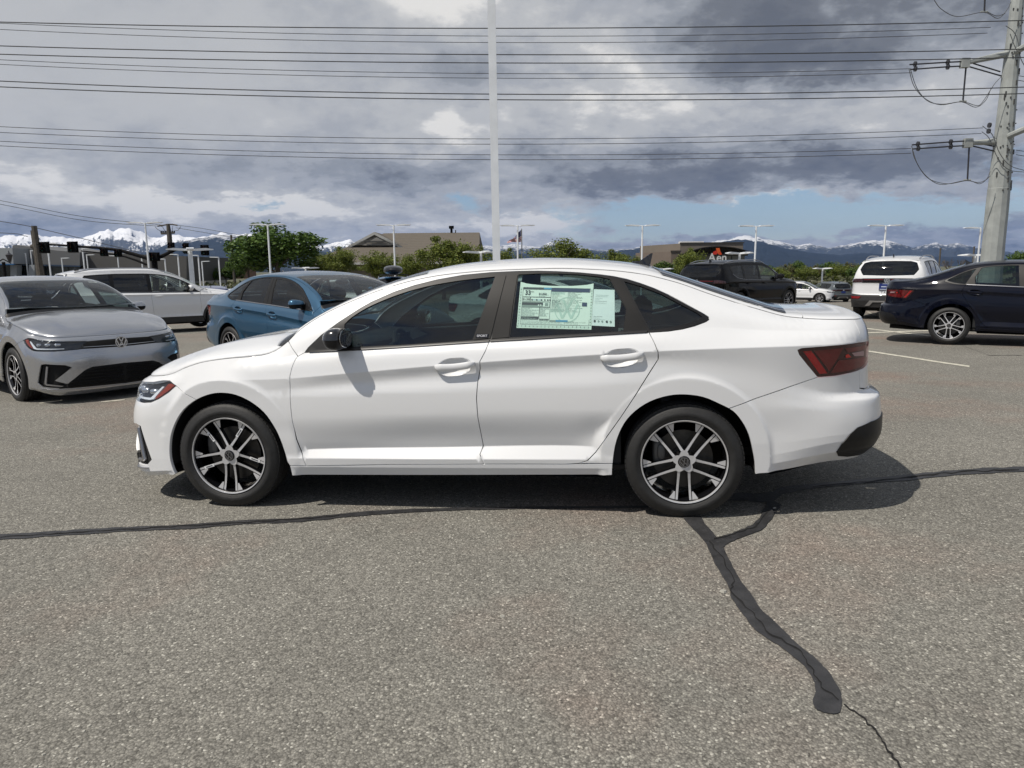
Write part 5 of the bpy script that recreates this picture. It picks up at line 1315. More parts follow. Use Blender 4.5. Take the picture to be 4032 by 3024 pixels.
def honey(B, root, GRL, aF):
    """mesh of slanted bars over the lower grille"""
    V = []; F = []
    for sg in (-1, 1):
        for row in range(6):
            z = .225+row*.036
            for k in range(26):
                a = aF+.012+k*.026+(row % 2)*.013
                if not in_poly([(a+.01, z+.006)], GRL)[0] or not in_poly([(a+.016, z+.022)], GRL)[0]: continue
                for (u0, v0, u1, v1) in ((0, 0, .010, .016), (.010, .016, .021, .0)):
                    q = []
                    for off in (.004, .018):
                        for (u, v) in ((u0, v0-.003), (u1, v1-.003), (u1, v1+.003), (u0, v0+.003)): q.append(tuple(map(float, B.side(a+u, z+v, off, sg))))
                    n = len(V); V += q; F += [(n+4, n+5, n+6, n+7), (n, n+1, n+5, n+4), (n+3, n+2, n+6, n+7)]
    tag(mk('grille_mesh', V, F, BLACK_TRIM, root, smooth=False), kind='stuff')
# ------------------------------------------------------------------ sport utility vehicles
SUV_PLAN = [(-2.20,0),(-2.18,.35),(-2.12,.60),(-2.0,.77),(-1.8,.87),(-1.4,.912),(-.6,.92),(1.0,.92),(1.6,.91),(1.95,.885),(2.12,.82),(2.21,.68),(2.26,.40),(2.275,0)]
SUV_LINES = {
 'low':   [(-2.9,.21,-.06),(-2.2,.21,-.06),(-1.7,.25,-.04),(1.7,.27,-.04),(2.2,.30,-.06),(3.2,.30,-.06)],
 'clad':  [(-2.9,.34,-.0),(-2.2,.34,0),(-1.7,.40,-.004),(1.7,.42,-.004),(2.2,.47,.0),(3.2,.47,.0)],
 'dlow':  [(-2.9,.42,-.0),(-2.2,.42,0),(-1.7,.45,-.022),(1.7,.47,-.022),(2.2,.60,.0),(3.2,.60,.0)],
 'mid':   [(-2.9,.60,-.01),(-2.2,.60,-.01),(-1.7,.66,-.006),(1.7,.68,-.006),(2.2,.66,-.03),(3.2,.66,-.03)],
 'hi':    [(-2.9,.72,-.03),(-2.2,.72,-.03),(-1.7,.84,-.016),(1.7,.88,-.016),(2.2,.86,-.035),(3.2,.86,-.035)],
 'under': [(-2.9,.78,-.05),(-2.2,.78,-.05),(-1.7,.89,-.026),(1.7,.94,-.026),(2.2,.915,-.03),(3.2,.915,-.03)],
 'crease':[(-2.9,.83,-.06),(-2.2,.83,-.06),(-1.7,.925,-.016),(1.7,.985,-.016),(2.2,.94,-.02),(3.2,.94,-.02)],
 'belt':  [(-2.9,.86,-.09),(-2.2,.87,-.09),(-1.7,.95,-.07),(-1,1.0,-.06),(0,1.005,-.06),(1.0,1.02,-.06),(1.7,1.06,-.06),(2.2,1.08,-.045),(3.2,1.08,-.045)],
 'mid2':  [(-2.9,.885,-.12),(-2.2,.90,-.12),(-1.7,.97,-.09),(-1,1.055,-.08),(-.7,1.14,-.105),(-.3,1.26,-.14),(0,1.30,-.155),(1.7,1.32,-.155),(2.2,1.32,-.14),(3.2,1.32,-.14)],
 'rail':  [(-2.9,.90,-.15),(-2.2,.915,-.15),(-1.7,.985,-.12),(-1.2,1.03,-.10),(-1.0,1.075,-.10),(-.8,1.19,-.13),(-.6,1.31,-.175),(-.4,1.405,-.20),(-.2,1.47,-.22),(0,1.51,-.235),(.4,1.535,-.245),(.9,1.535,-.245),(1.3,1.52,-.25),(1.6,1.50,-.258),(2.0,1.475,-.27),(2.5,1.48,-.29),(3.2,1.49,-.30)],
}
SUV_ZC = [(-2.05,.905),(-2.0,.94),(-1.9,.985),(-1.6,1.05),(-1.25,1.095),(-1.1,1.11),(-.9,1.20),(-.6,1.37),(-.35,1.50),(-.15,1.57),(.1,1.605),(.5,1.62),(1.1,1.607),(1.5,1.58),(1.8,1.54),(1.98,1.50)]
SUV_FL = [(-1.34,.345,.47,-.004,.6),(1.34,.345,.47,-.004,.6)]
def build_suv(kind='bar', clad=True, quarter=1.62, wheelstyle='dark', glass_rear=None):
    B = Body(SUV_PLAN, SUV_LINES, {'clad', 'crease'}, SUV_ZC, flares=SUV_FL)
    root = empty('parked_suv'); P = paint('suv_paint', (.8, .8, .8)); CL = pbr('grey_cladding', (.028, .028, .029), .6, noise=.2, nscale=20) if clad else P
    aF, aR = B.aF, B.aR; rail = lambda a: float(np.interp(a, B.ta, B.lz[-1])); low = lambda a: float(np.interp(a, B.ta, B.lz[0]))
    rp = lambda a0, a1, n: [(a, rail(a)) for a in np.linspace(a0, a1, n)]
    lp = lambda a0, a1, n, d=0: [(a, low(a)+d) for a in np.linspace(a0, a1, n)]
    seam = lambda Q: (Q[:, 0] < aF+1e-4) | (Q[:, 0] > aR-1e-4)
    arc = lambda xc, r, t0, t1, n=18: [(xc+r*math.cos(t), .345+r*math.sin(t)) for t in np.radians(np.linspace(t0, t1, n))]
    G = glass_rear or PRIV
    RR, RC = .395, .452
    CR = lambda a0, a1: crease_pts(B, ['crease', 'under'], a0, a1, .06)
    for sg in (-1, 1):
        L = side_lift(B, sg); fl = sg > 0
        one = lambda nm, poly, mt=P, off=0.0, **k: mk_skin(nm, [skin(side_lift(B, sg, off), poly, k.pop('step', (.08, .045)), flip=fl, **k)], mt, root)
        zc_ = .405
        one('fender', [(-1.78, .66), (-1.78, .80), (-1.86, .93)]+rp(-1.86, -1.0, 16)+[(-.90, 1.05), (-.86, .9), (-.88, zc_)]+arc(-1.34, RC, 8, 135, 16)[0:], extra=CR(-1.8, -.88)+flare_pts(B))
        one('door', [(-.88, zc_), (-.86, .9), (-.88, 1.005), (-.3, 1.006), (.27, 1.013), (.27, .9), (.24, zc_)], extra=CR(-.88, .3)+flare_pts(B))
        one('door', [(.24, zc_), (.27, .9), (.27, 1.013), (1.12, 1.033), (1.10, .93), (.93, .62)]+arc(1.34, RC, 148, 172, 4)+[(.885, zc_)], extra=CR(.2, 1.1)+flare_pts(B))
        # side above the belt with window opening
        zt = lambda a: rail(a)-.055
        topw = [(a, zt(a)) for a in np.linspace(-.66, quarter, 26)]
        dlo = [(-.80, 1.085)]+topw+[(quarter+.07, 1.36), (quarter+.02, 1.22), (quarter-.18, 1.13), (1.12, 1.095), (.27, 1.075), (-.3, 1.068)]
        quarterp = [(-.90, 1.05)]+rp(-1.0, 2.16, 50)[1:]+[(2.16, 1.06), (2.18, .93), (1.95, .905), (1.93, .64), (1.79, .64)]+arc(1.34, RC, 41, 148, 14)+[(.93, .62), (1.10, .93), (1.12, 1.083)]+dlo[::-1][2:-1]+[(-.80, 1.085), (-.88, 1.05)]
        quarterp = [(-.90, 1.05)]+rp(-.98, 2.16, 50)+[(2.16, 1.06), (2.17, .64), (1.79, .64)]+arc(1.34, RC, 41, 148, 14)+[(.93, .62), (1.10, .93), (1.12, 1.036)]+[(quarter-.18, 1.085), (quarter+.02, 1.19), (quarter+.07, 1.34)]+topw[::-1]+[(-.80, 1.060), (-.88, 1.010)]
        one('body_side', quarterp, extra=CR(1.1, 2.1)+flare_pts(B))
        cuts = [(-.585, .225), (.315, 1.03), (1.12, quarter-.02)]
        gl = []
        for i, (a, b_) in enumerate(cuts):
            tp_ = [(x, rail(x)-.075) for x in np.linspace(a+(.10 if i == 0 else .0), b_, 9)]
            g = [(a, 1.036+.012*i)]+([(a-.0, rail(a)-.085)] if i == 0 else [])+tp_+([(b_, 1.042+.016*i)] if i < 2 else [(quarter+.03, 1.34), (quarter-.02, 1.20), (quarter-.2, 1.105)])
            gl.append(g)
            mk_skin('side_window', [skin(side_lift(B, sg, -.004), g, (.12, .08), -.004, 0, flip=fl)], WGLASS if i == 0 else G, root)
        one('window_frame', [(-.88, 1.010), (-.80, 1.060)]+topw+[(quarter+.07, 1.34), (quarter+.02, 1.19), (quarter-.18, 1.085), (1.12, 1.036), (1.12, 1.033), (.27, 1.013), (-.3, 1.006)], BLACK_TRIM, .002, holes=gl, depth=.01)
        one('chrome_trim', [(-.78, 1.026), (.27, 1.034), (1.12, 1.052), (quarter-.18, 1.100), (quarter+.03, 1.215), (quarter+.045, 1.205), (quarter-.165, 1.086), (1.12, 1.038), (.27, 1.020), (-.78, 1.012)], pbr('window_chrome', (.35, .35, .36), .25, metal=1), .008, depth=.006)
        one('wheel_arch_trim', arc(-1.34, RC, 8, 172, 22)+arc(-1.34, RR, 186, -8, 22), CL, .006, depth=.02)
        one('wheel_arch_trim', arc(1.34, RC, 8, 172, 22)+arc(1.34, RR, 186, -8, 22), CL, .006, depth=.02)
        one('sill', lp(-.93, .93, 14)+[(.885, .402), (.2, .402), (-.88, .402)], CL)
        for (c0, c1) in ((.0, .88), (.86, .93)): pass
        for x_ in (.10, .95):
            p = B.side(x_, .925, 0, sg); b = MB(); b.rbox((float(p[0]), float(p[1])+sg*.028, .925), (.20, .025, .032), .01); b.build('handle', P, root)
        mirror_suv(B, sg, root, P)
        # lamps
        one('headlight', [(-1.80, .90), (-1.86, .80), (-2.1, .77), (aF+.35, .775), (aF+.33, .84), (-2.15, .865), (-1.95, .915)], pbr('dark_lamp', (.05, .052, .056), .15, coat=1), .004, depth=.01)
        if kind == 'bar':
            one('tail_light', [(2.03, .935), (2.05, 1.01), (2.22, 1.035), (2.42, 1.035), (2.42, .94), (2.2, .93)], pbr('tail_lamp_smoked', (.03, .004, .005), .12, coat=1), .006, depth=.01)
            one('reflector', [(2.12, .52), (2.12, .585), (2.42, .585), (2.36, .52)], pbr('rear_reflector', (.20, .008, .010), .25, coat=1), .010, depth=.01)
        else:
            one('tail_light', [(1.93, .93), (1.96, 1.03), (2.25, 1.06), (2.55, 1.06), (2.50, .97), (2.2, .95)], pbr('tail_lamp_dull', (.10, .006, .008), .15, coat=1), .006, depth=.01)
        # roof rail
        b = MB(); pts = []
        for t in np.linspace(0, 1, 15):
            a = -.15+1.95*t; p = B.side(a, rail(a), 0, sg); lift_ = .045*min(1, 6*t, 6*(1-t))+.004
            pts.append((float(p[0]), float(p[1])-sg*.035, float(p[2])+lift_+.030))
        b.tube(pts, .014, 8); b.build('roof_rail', pbr('satin_rail', (.45, .45, .46), .3, metal=.9), root)
    def both(nm, poly, mt, off=0.0, **k):
        return mk_skin(nm, [skin(side_lift(B, s_, off), poly, k.get('step', (.08, .04)), flip=s_ > 0, seam=seam, **{q: v for q, v in k.items() if q != 'step'}) for s_ in (-1, 1)], mt, root)
    both('front_bumper', arc(-1.34, RC, 135, 150, 3)[::1]+arc(-1.34, RC, 150, 172, 3)[1:]+[(-1.79, .40)]+lp(-1.79, aF, 14)+[(aF, .905)]+rp(aF, -1.86, 14)[1:]+[(-1.80, .92), (-1.78, .80), (-1.78, .66)], P, extra=CR(aF+.01, -1.8))
    both('grille', [(aF, .30), (aF+.55, .32), (aF+.62, .46), (aF+.30, .55), (aF, .56)], LINER, .004)
    both('upper_grille', [(aF, .76), (aF+.36, .77), (aF+.33, .845), (aF, .85)], GLOSSB, .004)
    win = [(2.42, 1.145), (2.40, 1.475), (aR, 1.488), (aR, 1.135)]
    win = [(2.40, 1.12), (2.27, 1.26), (2.30, 1.42), (2.50, 1.462), (aR, 1.468), (aR, 1.105)]
    tg = [(2.17, .64), (2.16, 1.06)]+rp(2.165, aR, 16)+[(aR, .62), (2.4, .62)]
    tgh = [(2.17, .64), (2.16, 1.06)]+rp(2.165, aR, 16)+[(aR, 1.466)]+[(2.50, 1.462), (2.30, 1.42), (2.27, 1.26), (2.40, 1.12)]+[(aR, 1.105), (aR, .62), (2.4, .62)]
    both('tailgate', tgh, P, extra=[np.stack([np.arange(2.2, aR, .04), np.full(len(np.arange(2.2, aR, .04)), z)], 1) for z in (.66, .90, .93, 1.08)], step=(.06, .04))
    both('rear_window', win, G, -.003, depth=0)
    if kind == 'bar':
        both('light_bar', [(2.40, .925), (2.40, 1.040), (aR, 1.045), (aR, .925)], pbr('light_bar_black', (.006, .004, .005), .35, spec=.3), .005, depth=.008)
        both('light_bar_lens', [(2.44, .995), (2.44, 1.015), (aR-.09, 1.018), (aR-.09, .998)], pbr('bar_red', (.14, .004, .006), .2), .008, depth=.004)
    both('rear_bumper', arc(1.34, RC, 8, 41, 5)[::1]+[(1.79, .64), (2.17, .64), (2.4, .62), (aR, .62)]+lp(aR, 1.80, 18)+[(1.79, .40)], CL, step=(.06, .04))
    if clad: both('skid_trim', [(2.50, .33), (2.62, .47), (aR, .475), (aR, .435), (2.70, .43), (2.62, .34)], pbr('satin_skid', (.38, .38, .38), .4, metal=.6), .012, depth=.012)
    T = top_lift(B); a2x = lambda a: float(np.interp(a, B.ta, B.E[:, 0])); ye = lambda x: float(np.interp(np.interp(x, B.E[:, 0], B.ta), B.ta, B.E[:, 1]))
    aC = -1.08
    hood = [(a, -1) for a in np.linspace(aC, aF, 24)]+[(a, 1) for a in np.linspace(aF, aC, 24)]+[(aC-.06*(1-w*w), w) for w in np.linspace(.85, -.85, 9)]
    mk_skin('hood', [skin(T, hood, (.08, .08), .002, .015)], P, root)
    cowl = [(aC-.06*(1-w*w)+.004, w) for w in np.linspace(-.98, .98, 9)]+[(-.985, .96), (-.985, -.96)]
    mk_skin('cowl', [skin(top_lift(B, -.01), cowl, (.08, .08), 0, 0)], BLACK_TRIM, root)
    WS = [(-.98+.86*t, -.95+.02*t) for t in np.linspace(0, 1, 12)]+[(-.12-.08*(1-w*w), w) for w in np.linspace(-.80, .80, 7)]+[(-.98+.86*t, .95-.02*t) for t in np.linspace(1, 0, 12)]+[(-.98-.07*(1-w*w), w) for w in np.linspace(.8, -.8, 7)]
    rf = [(a, -1) for a in np.linspace(-1.0, aR, 60)]+[(a, 1) for a in np.linspace(aR, -1.0, 60)]+[(-1.0-.06*(1-w*w), w) for w in np.linspace(.9, -.9, 9)]
    mk_skin('roof', [skin(T, rf, (.08, .09), 0, 0, holes=[WS])], P, root)
    mk_skin('windshield', [skin(top_lift(B, .002), WS, (.09, .1), -.006, 0)], WGLASS, root)
    # spoiler lip over the rear window
    b = MB(); V = []; F = []
    for w in np.linspace(-1, 1, 13):
        yy = w*.62; xe = 1.955-.07*w*w
        V += [(xe-.22, yy, 1.532-.03*w*w), (xe+.05, yy, 1.488-.02*w*w), (xe+.055, yy, 1.472-.02*w*w), (xe-.2, yy, 1.46-.02*w*w)]
    for i in range(12): F += [(4*i+j, 4*i+(j+1) % 4, 4*i+4+(j+1) % 4, 4*i+4+j) for j in range(4)]
    F += [(0, 1, 2, 3), tuple(48+j for j in range(4))]
    b.add(V, F); b.build('spoiler', P, root, angle=30)
    b = MB(); b.prism([(1.55, 1.565), (1.58, 1.59), (1.655, 1.64), (1.67, 1.64), (1.665, 1.55)], -.012, .012, lambda u, v, h: (u, h, v)); b.build('antenna', GLOSSB, root)
    b = MB(); b.box((0, 0, .28), (3.9, 1.0, .16)); b.box((0, 0, .27), (1.8, 1.55, .05)); b.box((1.95, 0, .33), (.5, 1.5, .05)); b.box((-1.9, 0, .26), (.4, 1.5, .05)); b.build('floor_pan', LINER, root, smooth=False)
    wells(root, (-1.34, 1.34), .345, .41, .86)
    b = MB(); b.box((.35, 0, .5), (2.6, 1.5, .03)); b.box((1.2, 0, .75), (.2, 1.3, .7)); b.box((1.85, 0, .9), (.08, 1.4, .4)); b.build('cabin_floor', DARK, root, smooth=False)
    make_cabin(root, zs=.14)
    for c in root.children:
        if c.name.startswith('seat'): c.location.z += .16
    rx = float(B.side(aR, .99, 0, 1)[0]); badge_mesh('badge', root, (rx+.012, 0, .985 if kind == 'bar' else .93), .062, axis='x', sg=1, disc=GLOSSB if kind == 'bar' else None)
    fx = float(B.side(aF, .80, 0, 1)[0]); badge_mesh('badge', root, (fx-.01, 0, .80), .065, axis='x', sg=-1, disc=GLOSSB)
    # plate
    px_ = float(B.side(aR, .80, 0, 1)[0])
    pr = empty('licence_plate'); pr.parent = root; pr.location = (px_+.012, 0, .83)
    b = MB(); b.box((0, 0, 0), (.012, .34, .18), 0); b.box((.0065, 0, -.083), (.003, .34, .012), 1); b.box((.0065, 0, .083), (.003, .34, .012), 1)
    b.build('plate_panel', [pbr('plate_blue', (.012, .03, .16), .3), pbr('plate_frame', (.01, .01, .01), .3)], pr, smooth=False)
    return root, B
def mirror_suv(B, sg, root, P):
    r = empty('door_mirror'); r.parent = root; r.location = (-.62, sg*.995, 1.12)
    b = MB(); b.rbox((0, 0, 0), (.13, .22, .15), .06); b.build('mirror_cap', P, r)
    b = MB(); b.rbox((.06, 0, 0), (.012, .19, .12), .04); b.tube([(0, -sg*.08, -.05), (0, -sg*.15, -.06)], .03, 8); b.build('mirror_base', BLACK_TRIM, r)
# ------------------------------------------------------------------ window stickers of the foreground sedan
def sheet_on(B, name, lab, quad, off, polys, parent, sg=-1):
    """quad: (a,z) corners (tl, tr, br, bl); polys: list of (list of (u,v) in 0..1, material, layer)"""
    q = np.array(quad, float)
    def uv(u, v):   # v up
        return (q[3]*(1-u)*(1-v)+q[2]*u*(1-v)+q[1]*u*v+q[0]*(1-u)*v)
    V = []; F = []; M = []; mats = []
    for P, F_, mt, ly in polys:
        if mt not in mats: mats.append(mt)
        A = np.array([uv(*p) for p in P]); pos = B.side(A[:, 0], A[:, 1], off+.0006*ly, sg)
        b = len(V); V += [tuple(p) for p in pos]; F += [tuple(i+b for i in f) for f in F_]; M += [mats.index(mt)]*len(F_)
    o = mk(name, V, F, mats, parent, fm=M, smooth=False)
    return o
def build_stickers(B, hero):
    PAP = pbr('sticker_paper', (.76, .86, .80), .6); PAP2 = pbr('sheet_paper', (.76, .84, .85), .6)
    INK = pbr('print_dark', (.05, .06, .07), .6); GR = pbr('print_grey', (.26, .33, .31), .6); LG = pbr('print_pale', (.56, .70, .64), .6); NAVY = pbr('print_navy', (.03, .05, .12), .6); BL = pbr('print_blue', (.08, .30, .50), .6)
    R = lambda x0, y0, x1, y1, m, l: ([(x0, y0), (x1, y0), (x1, y1), (x0, y1)], [(0, 1, 2, 3)], m, l)
    def grid(x0, y0, x1, y1, m, l, nx=10, ny=6, top=None):
        P = [(x0+(x1-x0)*i/nx, y0+((y1 if top is None else top(i/nx))-y0)*j/ny) for j in range(ny+1) for i in range(nx+1)]
        return (P, [(j*(nx+1)+i, j*(nx+1)+i+1, (j+1)*(nx+1)+i+1, (j+1)*(nx+1)+i) for j in range(ny) for i in range(nx)], m, l)
    rnd = random.Random(3)
    L = [grid(0, 0, 1, 1, PAP, 0, 12, 8, top=lambda t: 1-.075*math.sin(math.pi*min(1, max(0, t)))**.6)]
    def lines(x0, x1, y0, y1, n, m=GR, ly=2, h=.006):
        out = []
        for i in range(n):
            y = y1-(y1-y0)*i/max(1, n-1); xe = x0+(x1-x0)*rnd.uniform(.45, 1); x = x0
            while x < xe:
                w = rnd.uniform(.012, .05); out.append(R(x, y, min(x+w, xe), y+h, m, ly)); x += w+.008
        return out
    def frame(x0, y0, x1, y1, m=INK, t=.0035, l=3): return [R(x0, y0, x1, y0+t*1.6, m, l), R(x0, y1-t*1.6, x1, y1, m, l), R(x0, y0, x0+t, y1, m, l), R(x1-t, y0, x1, y1, m, l)]
    L += frame(.045, .08, .965, .885)
    L += [R(.045, .845, .33, .885, INK, 3), R(.33, .845, .435, .885, BL, 3), R(.435, .80, .955, .88, NAVY, 3)]
    L += frame(.045, .675, .435, .845)+frame(.045, .575, .155, .675)+frame(.155, .575, .435, .675)
    L += [R(.045, .455, .435, .565, GR, 2), R(.045, .50, .36, .555, INK, 3), R(.335, .47, .42, .56, PAP, 4), R(.36, .485, .405, .55, GR, 5)]
    for cx in (.275, .305): L.append(([(cx+.010*math.cos(t), .500+.017*math.sin(t)) for t in np.linspace(0, 2*math.pi, 12, endpoint=False)], [tuple(range(12))], PAP, 5))
    L += frame(.045, .24, .29, .455)+frame(.29, .20, .435, .455)
    L += lines(.055, .28, .27, .43, 9)+lines(.30, .425, .26, .43, 10)
    L += [R(.045, .19, .285, .255, INK, 3)]+lines(.055, .27, .205, .235, 2, LG, 4)
    for i in range(26): L.append(R(.30+i*.005, .17, .30+i*.005+rnd.uniform(.001, .0035), .21, INK, 3))
    L += [R(.435, .355, .62, .795, LG, 1)]+lines(.45, .60, .40, .775, 17)+lines(.66, .88, .62, .79, 9)+lines(.45, .92, .37, .60, 10)+lines(.06, .90, .10, .155, 3)+lines(.63, .94, .085, .14, 3)
    L += [R(.435, .15, .52, .185, GR, 3), R(.52, .15, .68, .19, BL, 3), R(.86, .50, .925, .58, NAVY, 5)]
    # border engraving
    for i in range(56):
        x = .01+i*.0175; L.append(R(x, .015+rnd.uniform(0, .012), x+.010, .055+rnd.uniform(0, .012), LG if i % 3 else GR, 1))
    for i in range(26):
        y = .08+i*.031; L.append(R(.973, y, .992, y+.018, LG if i % 2 else GR, 1)); L.append(R(.010, y, .030, y+.018, LG if i % 2 else GR, 1))
    # faint round emblem
    cx, cy, rx, ry = .665, .415, .170, .275
    WM = pbr('print_watermark', (.50, .66, .60), .6)
    for k in range(40):
        t0, t1 = 2*math.pi*k/40, 2*math.pi*(k+1)/40
        L.append(([(cx+rx*math.cos(t0), cy+ry*math.sin(t0)), (cx+rx*math.cos(t1), cy+ry*math.sin(t1)), (cx+rx*.93*math.cos(t1), cy+ry*.93*math.sin(t1)), (cx+rx*.93*math.cos(t0), cy+ry*.93*math.sin(t0))], [(0, 1, 2, 3)], WM, 2))
    for S in badge_strokes():
        for p, q_ in zip(S[:-1], S[1:]):
            p = np.array(p); q_ = np.array(q_); d = (q_-p)/np.linalg.norm(q_-p); n = np.array([-d[1], d[0]])*.085
            L.append(([(cx+rx*u[0], cy+ry*u[1]) for u in (p+n, p-n, q_-n, q_+n)], [(0, 1, 2, 3)], WM, 2))
    def txt(s, x, y, h, asp, m, ly=6, bold=.0):
        V, F = text_polys(s, 1.0, bold, align='LEFT')
        return ([(x+v[0]*h*asp, y+v[1]*h) for v in V], F, m, ly)
    asp = .60
    L += [txt('33', .075, .765, .135, asp, INK, bold=.02), txt('MPG', .155, .79, .035, asp, INK), txt('$1,000', .265, .745, .065, asp, INK, bold=.01), txt('$1,500', .052, .625, .062, asp, INK, bold=.01)]
    L += lines(.27, .41, .69, .72, 2)
    for x in (.17, .235, .30, .345, .385, .415): L.append(R(x, .60, x+.018, .63, INK, 4))
    L.append(R(.19, .61, .30, .618, BL, 3))
    q = [(.430, 1.318), (.848, 1.300), (.8375, 1.050), (.418, 1.064)]
    s1 = sheet_on(B, 'price_sheet', '', q, -.022, L, hero)
    tag(s1, 'pale green window sheet with a large round emblem and price boxes')
    M = [grid(0, 0, 1, 1, PAP2, 0, 6, 6)]
    M += lines(.10, .75, .80, .84, 2)+lines(.08, .5, .71, .75, 2)+lines(.08, .9, .66, .67, 1, INK)+lines(.10, .85, .61, .62, 1)+lines(.05, .9, .24, .25, 1, INK)+lines(.05, .7, .17, .21, 2)
    for i, x in enumerate((.07, .24, .40, .60, .77)):
        M.append(([(x+.055+.05*math.cos(t), .125+.035*math.sin(t)) for t in np.linspace(0, 2*math.pi, 10 if i in (0, 3, 4) else 4, endpoint=False)], [tuple(range(10 if i in (0, 3, 4) else 4))], INK if i in (0, 3) else GR, 3))
    s2 = sheet_on(B, 'paper_sheet', '', [(.8500, 1.268), (.966, 1.262), (.966, 1.064), (.8385, 1.072)], -.024, M, hero)
    # SPORT tab
    V, F = text_polys('SPORT', 1, .02, align='CENTER')
    mk_ = pbr('badge_letter', (.5, .5, .52), .3, metal=.6)
    w = max(v[0] for v in V)-min(v[0] for v in V); sx = .060/w; A = [(.2280+v[0]*sx, 1.0255+v[1]*.0165) for v in V]
    pos = B.side(np.array(A)[:, 0], np.array(A)[:, 1], .0105, -1)
    tab = mk_skin('trim_tab', [skin(side_lift(B, -1, .009), [(.191, 1.016), (.262, 1.0145), (.2655, 1.0355), (.194, 1.0365)], (.03, .02), 0, .003)], GLOSSB, hero)
    mk('lettering', [tuple(p) for p in pos], F, mk_, tab, smooth=False)
# ------------------------------------------------------------------ cars
WHITE = paint('white_paint', (.72, .73, .74), rough=.4)
MIRCAP = paint('black_mirror_cap', (.010, .010, .011), rough=.2)
hero, BODY = build_sedan(WHITE, TRD)
for sg in (-1, 1):
    make_wheel('wheel', hero, (-1.343, sg*.868, .320), sg, rot=math.radians(-4 if sg < 0 else 20))
    make_wheel('wheel', hero, (1.343, sg*.868, .320), sg, rot=math.radians(0))
def place(o, q): o.matrix_world = Matrix.Translation((q[0], q[1], q[3])) @ Matrix.Rotation(q[2], 4, 'Z')
SILVER = paint('silver_paint', (.45, .46, .48), metal=.8, rough=.24, flake=.02)
BLUE = paint('blue_paint', (.030, .108, .20), metal=.5, rough=.32, flake=.03)
NAVYP = paint('navy_paint', (.0025, .0035, .010), rough=.3, spec=.05, coat=.6, dust=.01)
CHT = pbr('bright_belt_trim', (.45, .45, .46), .22, metal=1)
sil = copy_tree(hero, None, {'white_paint': SILVER, 'black_mirror_cap': SILVER, 'belt_trim': CHT})
blu = copy_tree(hero, None, {'white_paint': BLUE, 'black_mirror_cap': BLUE, 'belt_trim': CHT})
nav = copy_tree(hero, None, {'white_paint': NAVYP, 'black_mirror_cap': NAVYP, 'belt_trim': CHT})
hid = copy_tree(hero)
place(sil, (-6.284, 9.607, -3.8211, -.10)); place(blu, (-2.637, 10.285, -3.861, -.063)); place(nav, (9.36, 12.296, 2.549, .025)); place(hid, (1.06, 13.2, 2.54, -.20))
GRP = 'sedans of one model parked across the lot'
tag(sil, 'silver grey sedan on the left facing the camera with round badge in its grille', 'car', GRP)
tag(blu, 'metallic blue sedan parked behind the bonnet of the white sedan in front', 'car', GRP)
tag(nav, 'dark navy sedan cut by the right edge of the frame', 'car', GRP)
tag(hid, 'white sedan half hidden, its tail seen through the windows of the foreground car', 'car', GRP)
tag(hero, 'white sedan seen side-on in the foreground with price sheets in its rear door window', 'car', GRP)
# stickers on the front wheel and in the window of the foreground car only
fw_ = [c for c in hero.children if c.name.startswith('wheel') and c.type == 'EMPTY' and abs(c.location.x+1.343) < .01 and c.location.y < 0][0]
wheel_stickers(fw_, -1, math.radians(-4))
build_stickers(BODY, hero)
HM = Matrix(((0.98952, 0.143484, -.016231, -0.24614), (-0.143503, 0.98965, 0, 4.76777), (0.016063, 0.002329, .999868, -0.00418), (0, 0, 0, 1)))
hero.matrix_world = HM

suv, SB = build_suv()
for sg in (-1, 1):
    for x in (-1.34, 1.34): make_wheel('wheel', suv, (x, sg*.88, .345), sg, R=.345, rr=.245, rot=.3, detail=False)
suv2 = None
TAOS = paint('white_suv_paint', (.72, .73, .74), rough=.4)
BLK = paint('black_suv_paint', (.0015, .0015, .002), rough=.3, spec=.05, coat=.5, dust=.01)
GRY = paint('grey_suv_paint', (.10, .115, .125), metal=.4, rough=.3)
def suvcopy(q, mat, s=(1, 1, 1)):
    c = copy_tree(suv, None, {'suv_paint': mat, **SUVSWAP.get(mat.name, {})}); c.matrix_world = Matrix.Translation((q[0], q[1], q[3])) @ Matrix.Rotation(q[2], 4, 'Z') @ Matrix.Diagonal((*s, 1)); return c
SUVSWAP = {'black_suv_paint': {'grey_cladding': BLK}}
# ------------------------------------------------------------------ parked sport utility vehicles
def gz(x, y): return G(x, y)
taos = suvcopy((10.92, 19.5, 4.035, .05), TAOS); tag(taos, 'white compact SUV seen from behind with full width dark tail light band', 'car', 'SUVs parked in the lot')
place(suv, (7.24, 22.07, 3.82, .0))
tag(suv, 'glossy black SUV seen from behind the boot of the white sedan', 'car', 'SUVs parked in the lot')
atlas = suvcopy((-9.77, 19.335, 3.873, -.219), TAOS, (1.08, 1.06, 1.07)); tag(atlas, 'long white SUV with black lower cladding behind the silver sedan', 'car', 'SUVs parked in the lot')
far1 = suvcopy((26.54, 58.63, -1.486, -1.489), GRY, (1.05, 1, 1.03)); tag(far1, 'grey SUV far off with its tail to the right, beside a white one', 'car', 'SUVs parked in the lot')
far2 = suvcopy((24.0, 57.5, 2.55, -1.46), TAOS, (1.08, 1.04, 1.05)); tag(far2, 'white SUV far off, partly behind the distant grey SUV', 'car', 'SUVs parked in the lot')
def far_suv(px, D, yaw, col, label, s=(1, 1, 1), zoff=0):
    p = pixy(px, 600, D); c = suvcopy((p.x, p.y, yaw, G(p.x, p.y)+zoff), col, s); tag(c, label, 'car', 'SUVs parked in the lot'); return c
SLV = paint('pale_grey_paint', (.42, .43, .42), metal=.3, rough=.3)
DBL = paint('deep_blue_paint', (.008, .02, .16), metal=.4, rough=.3)
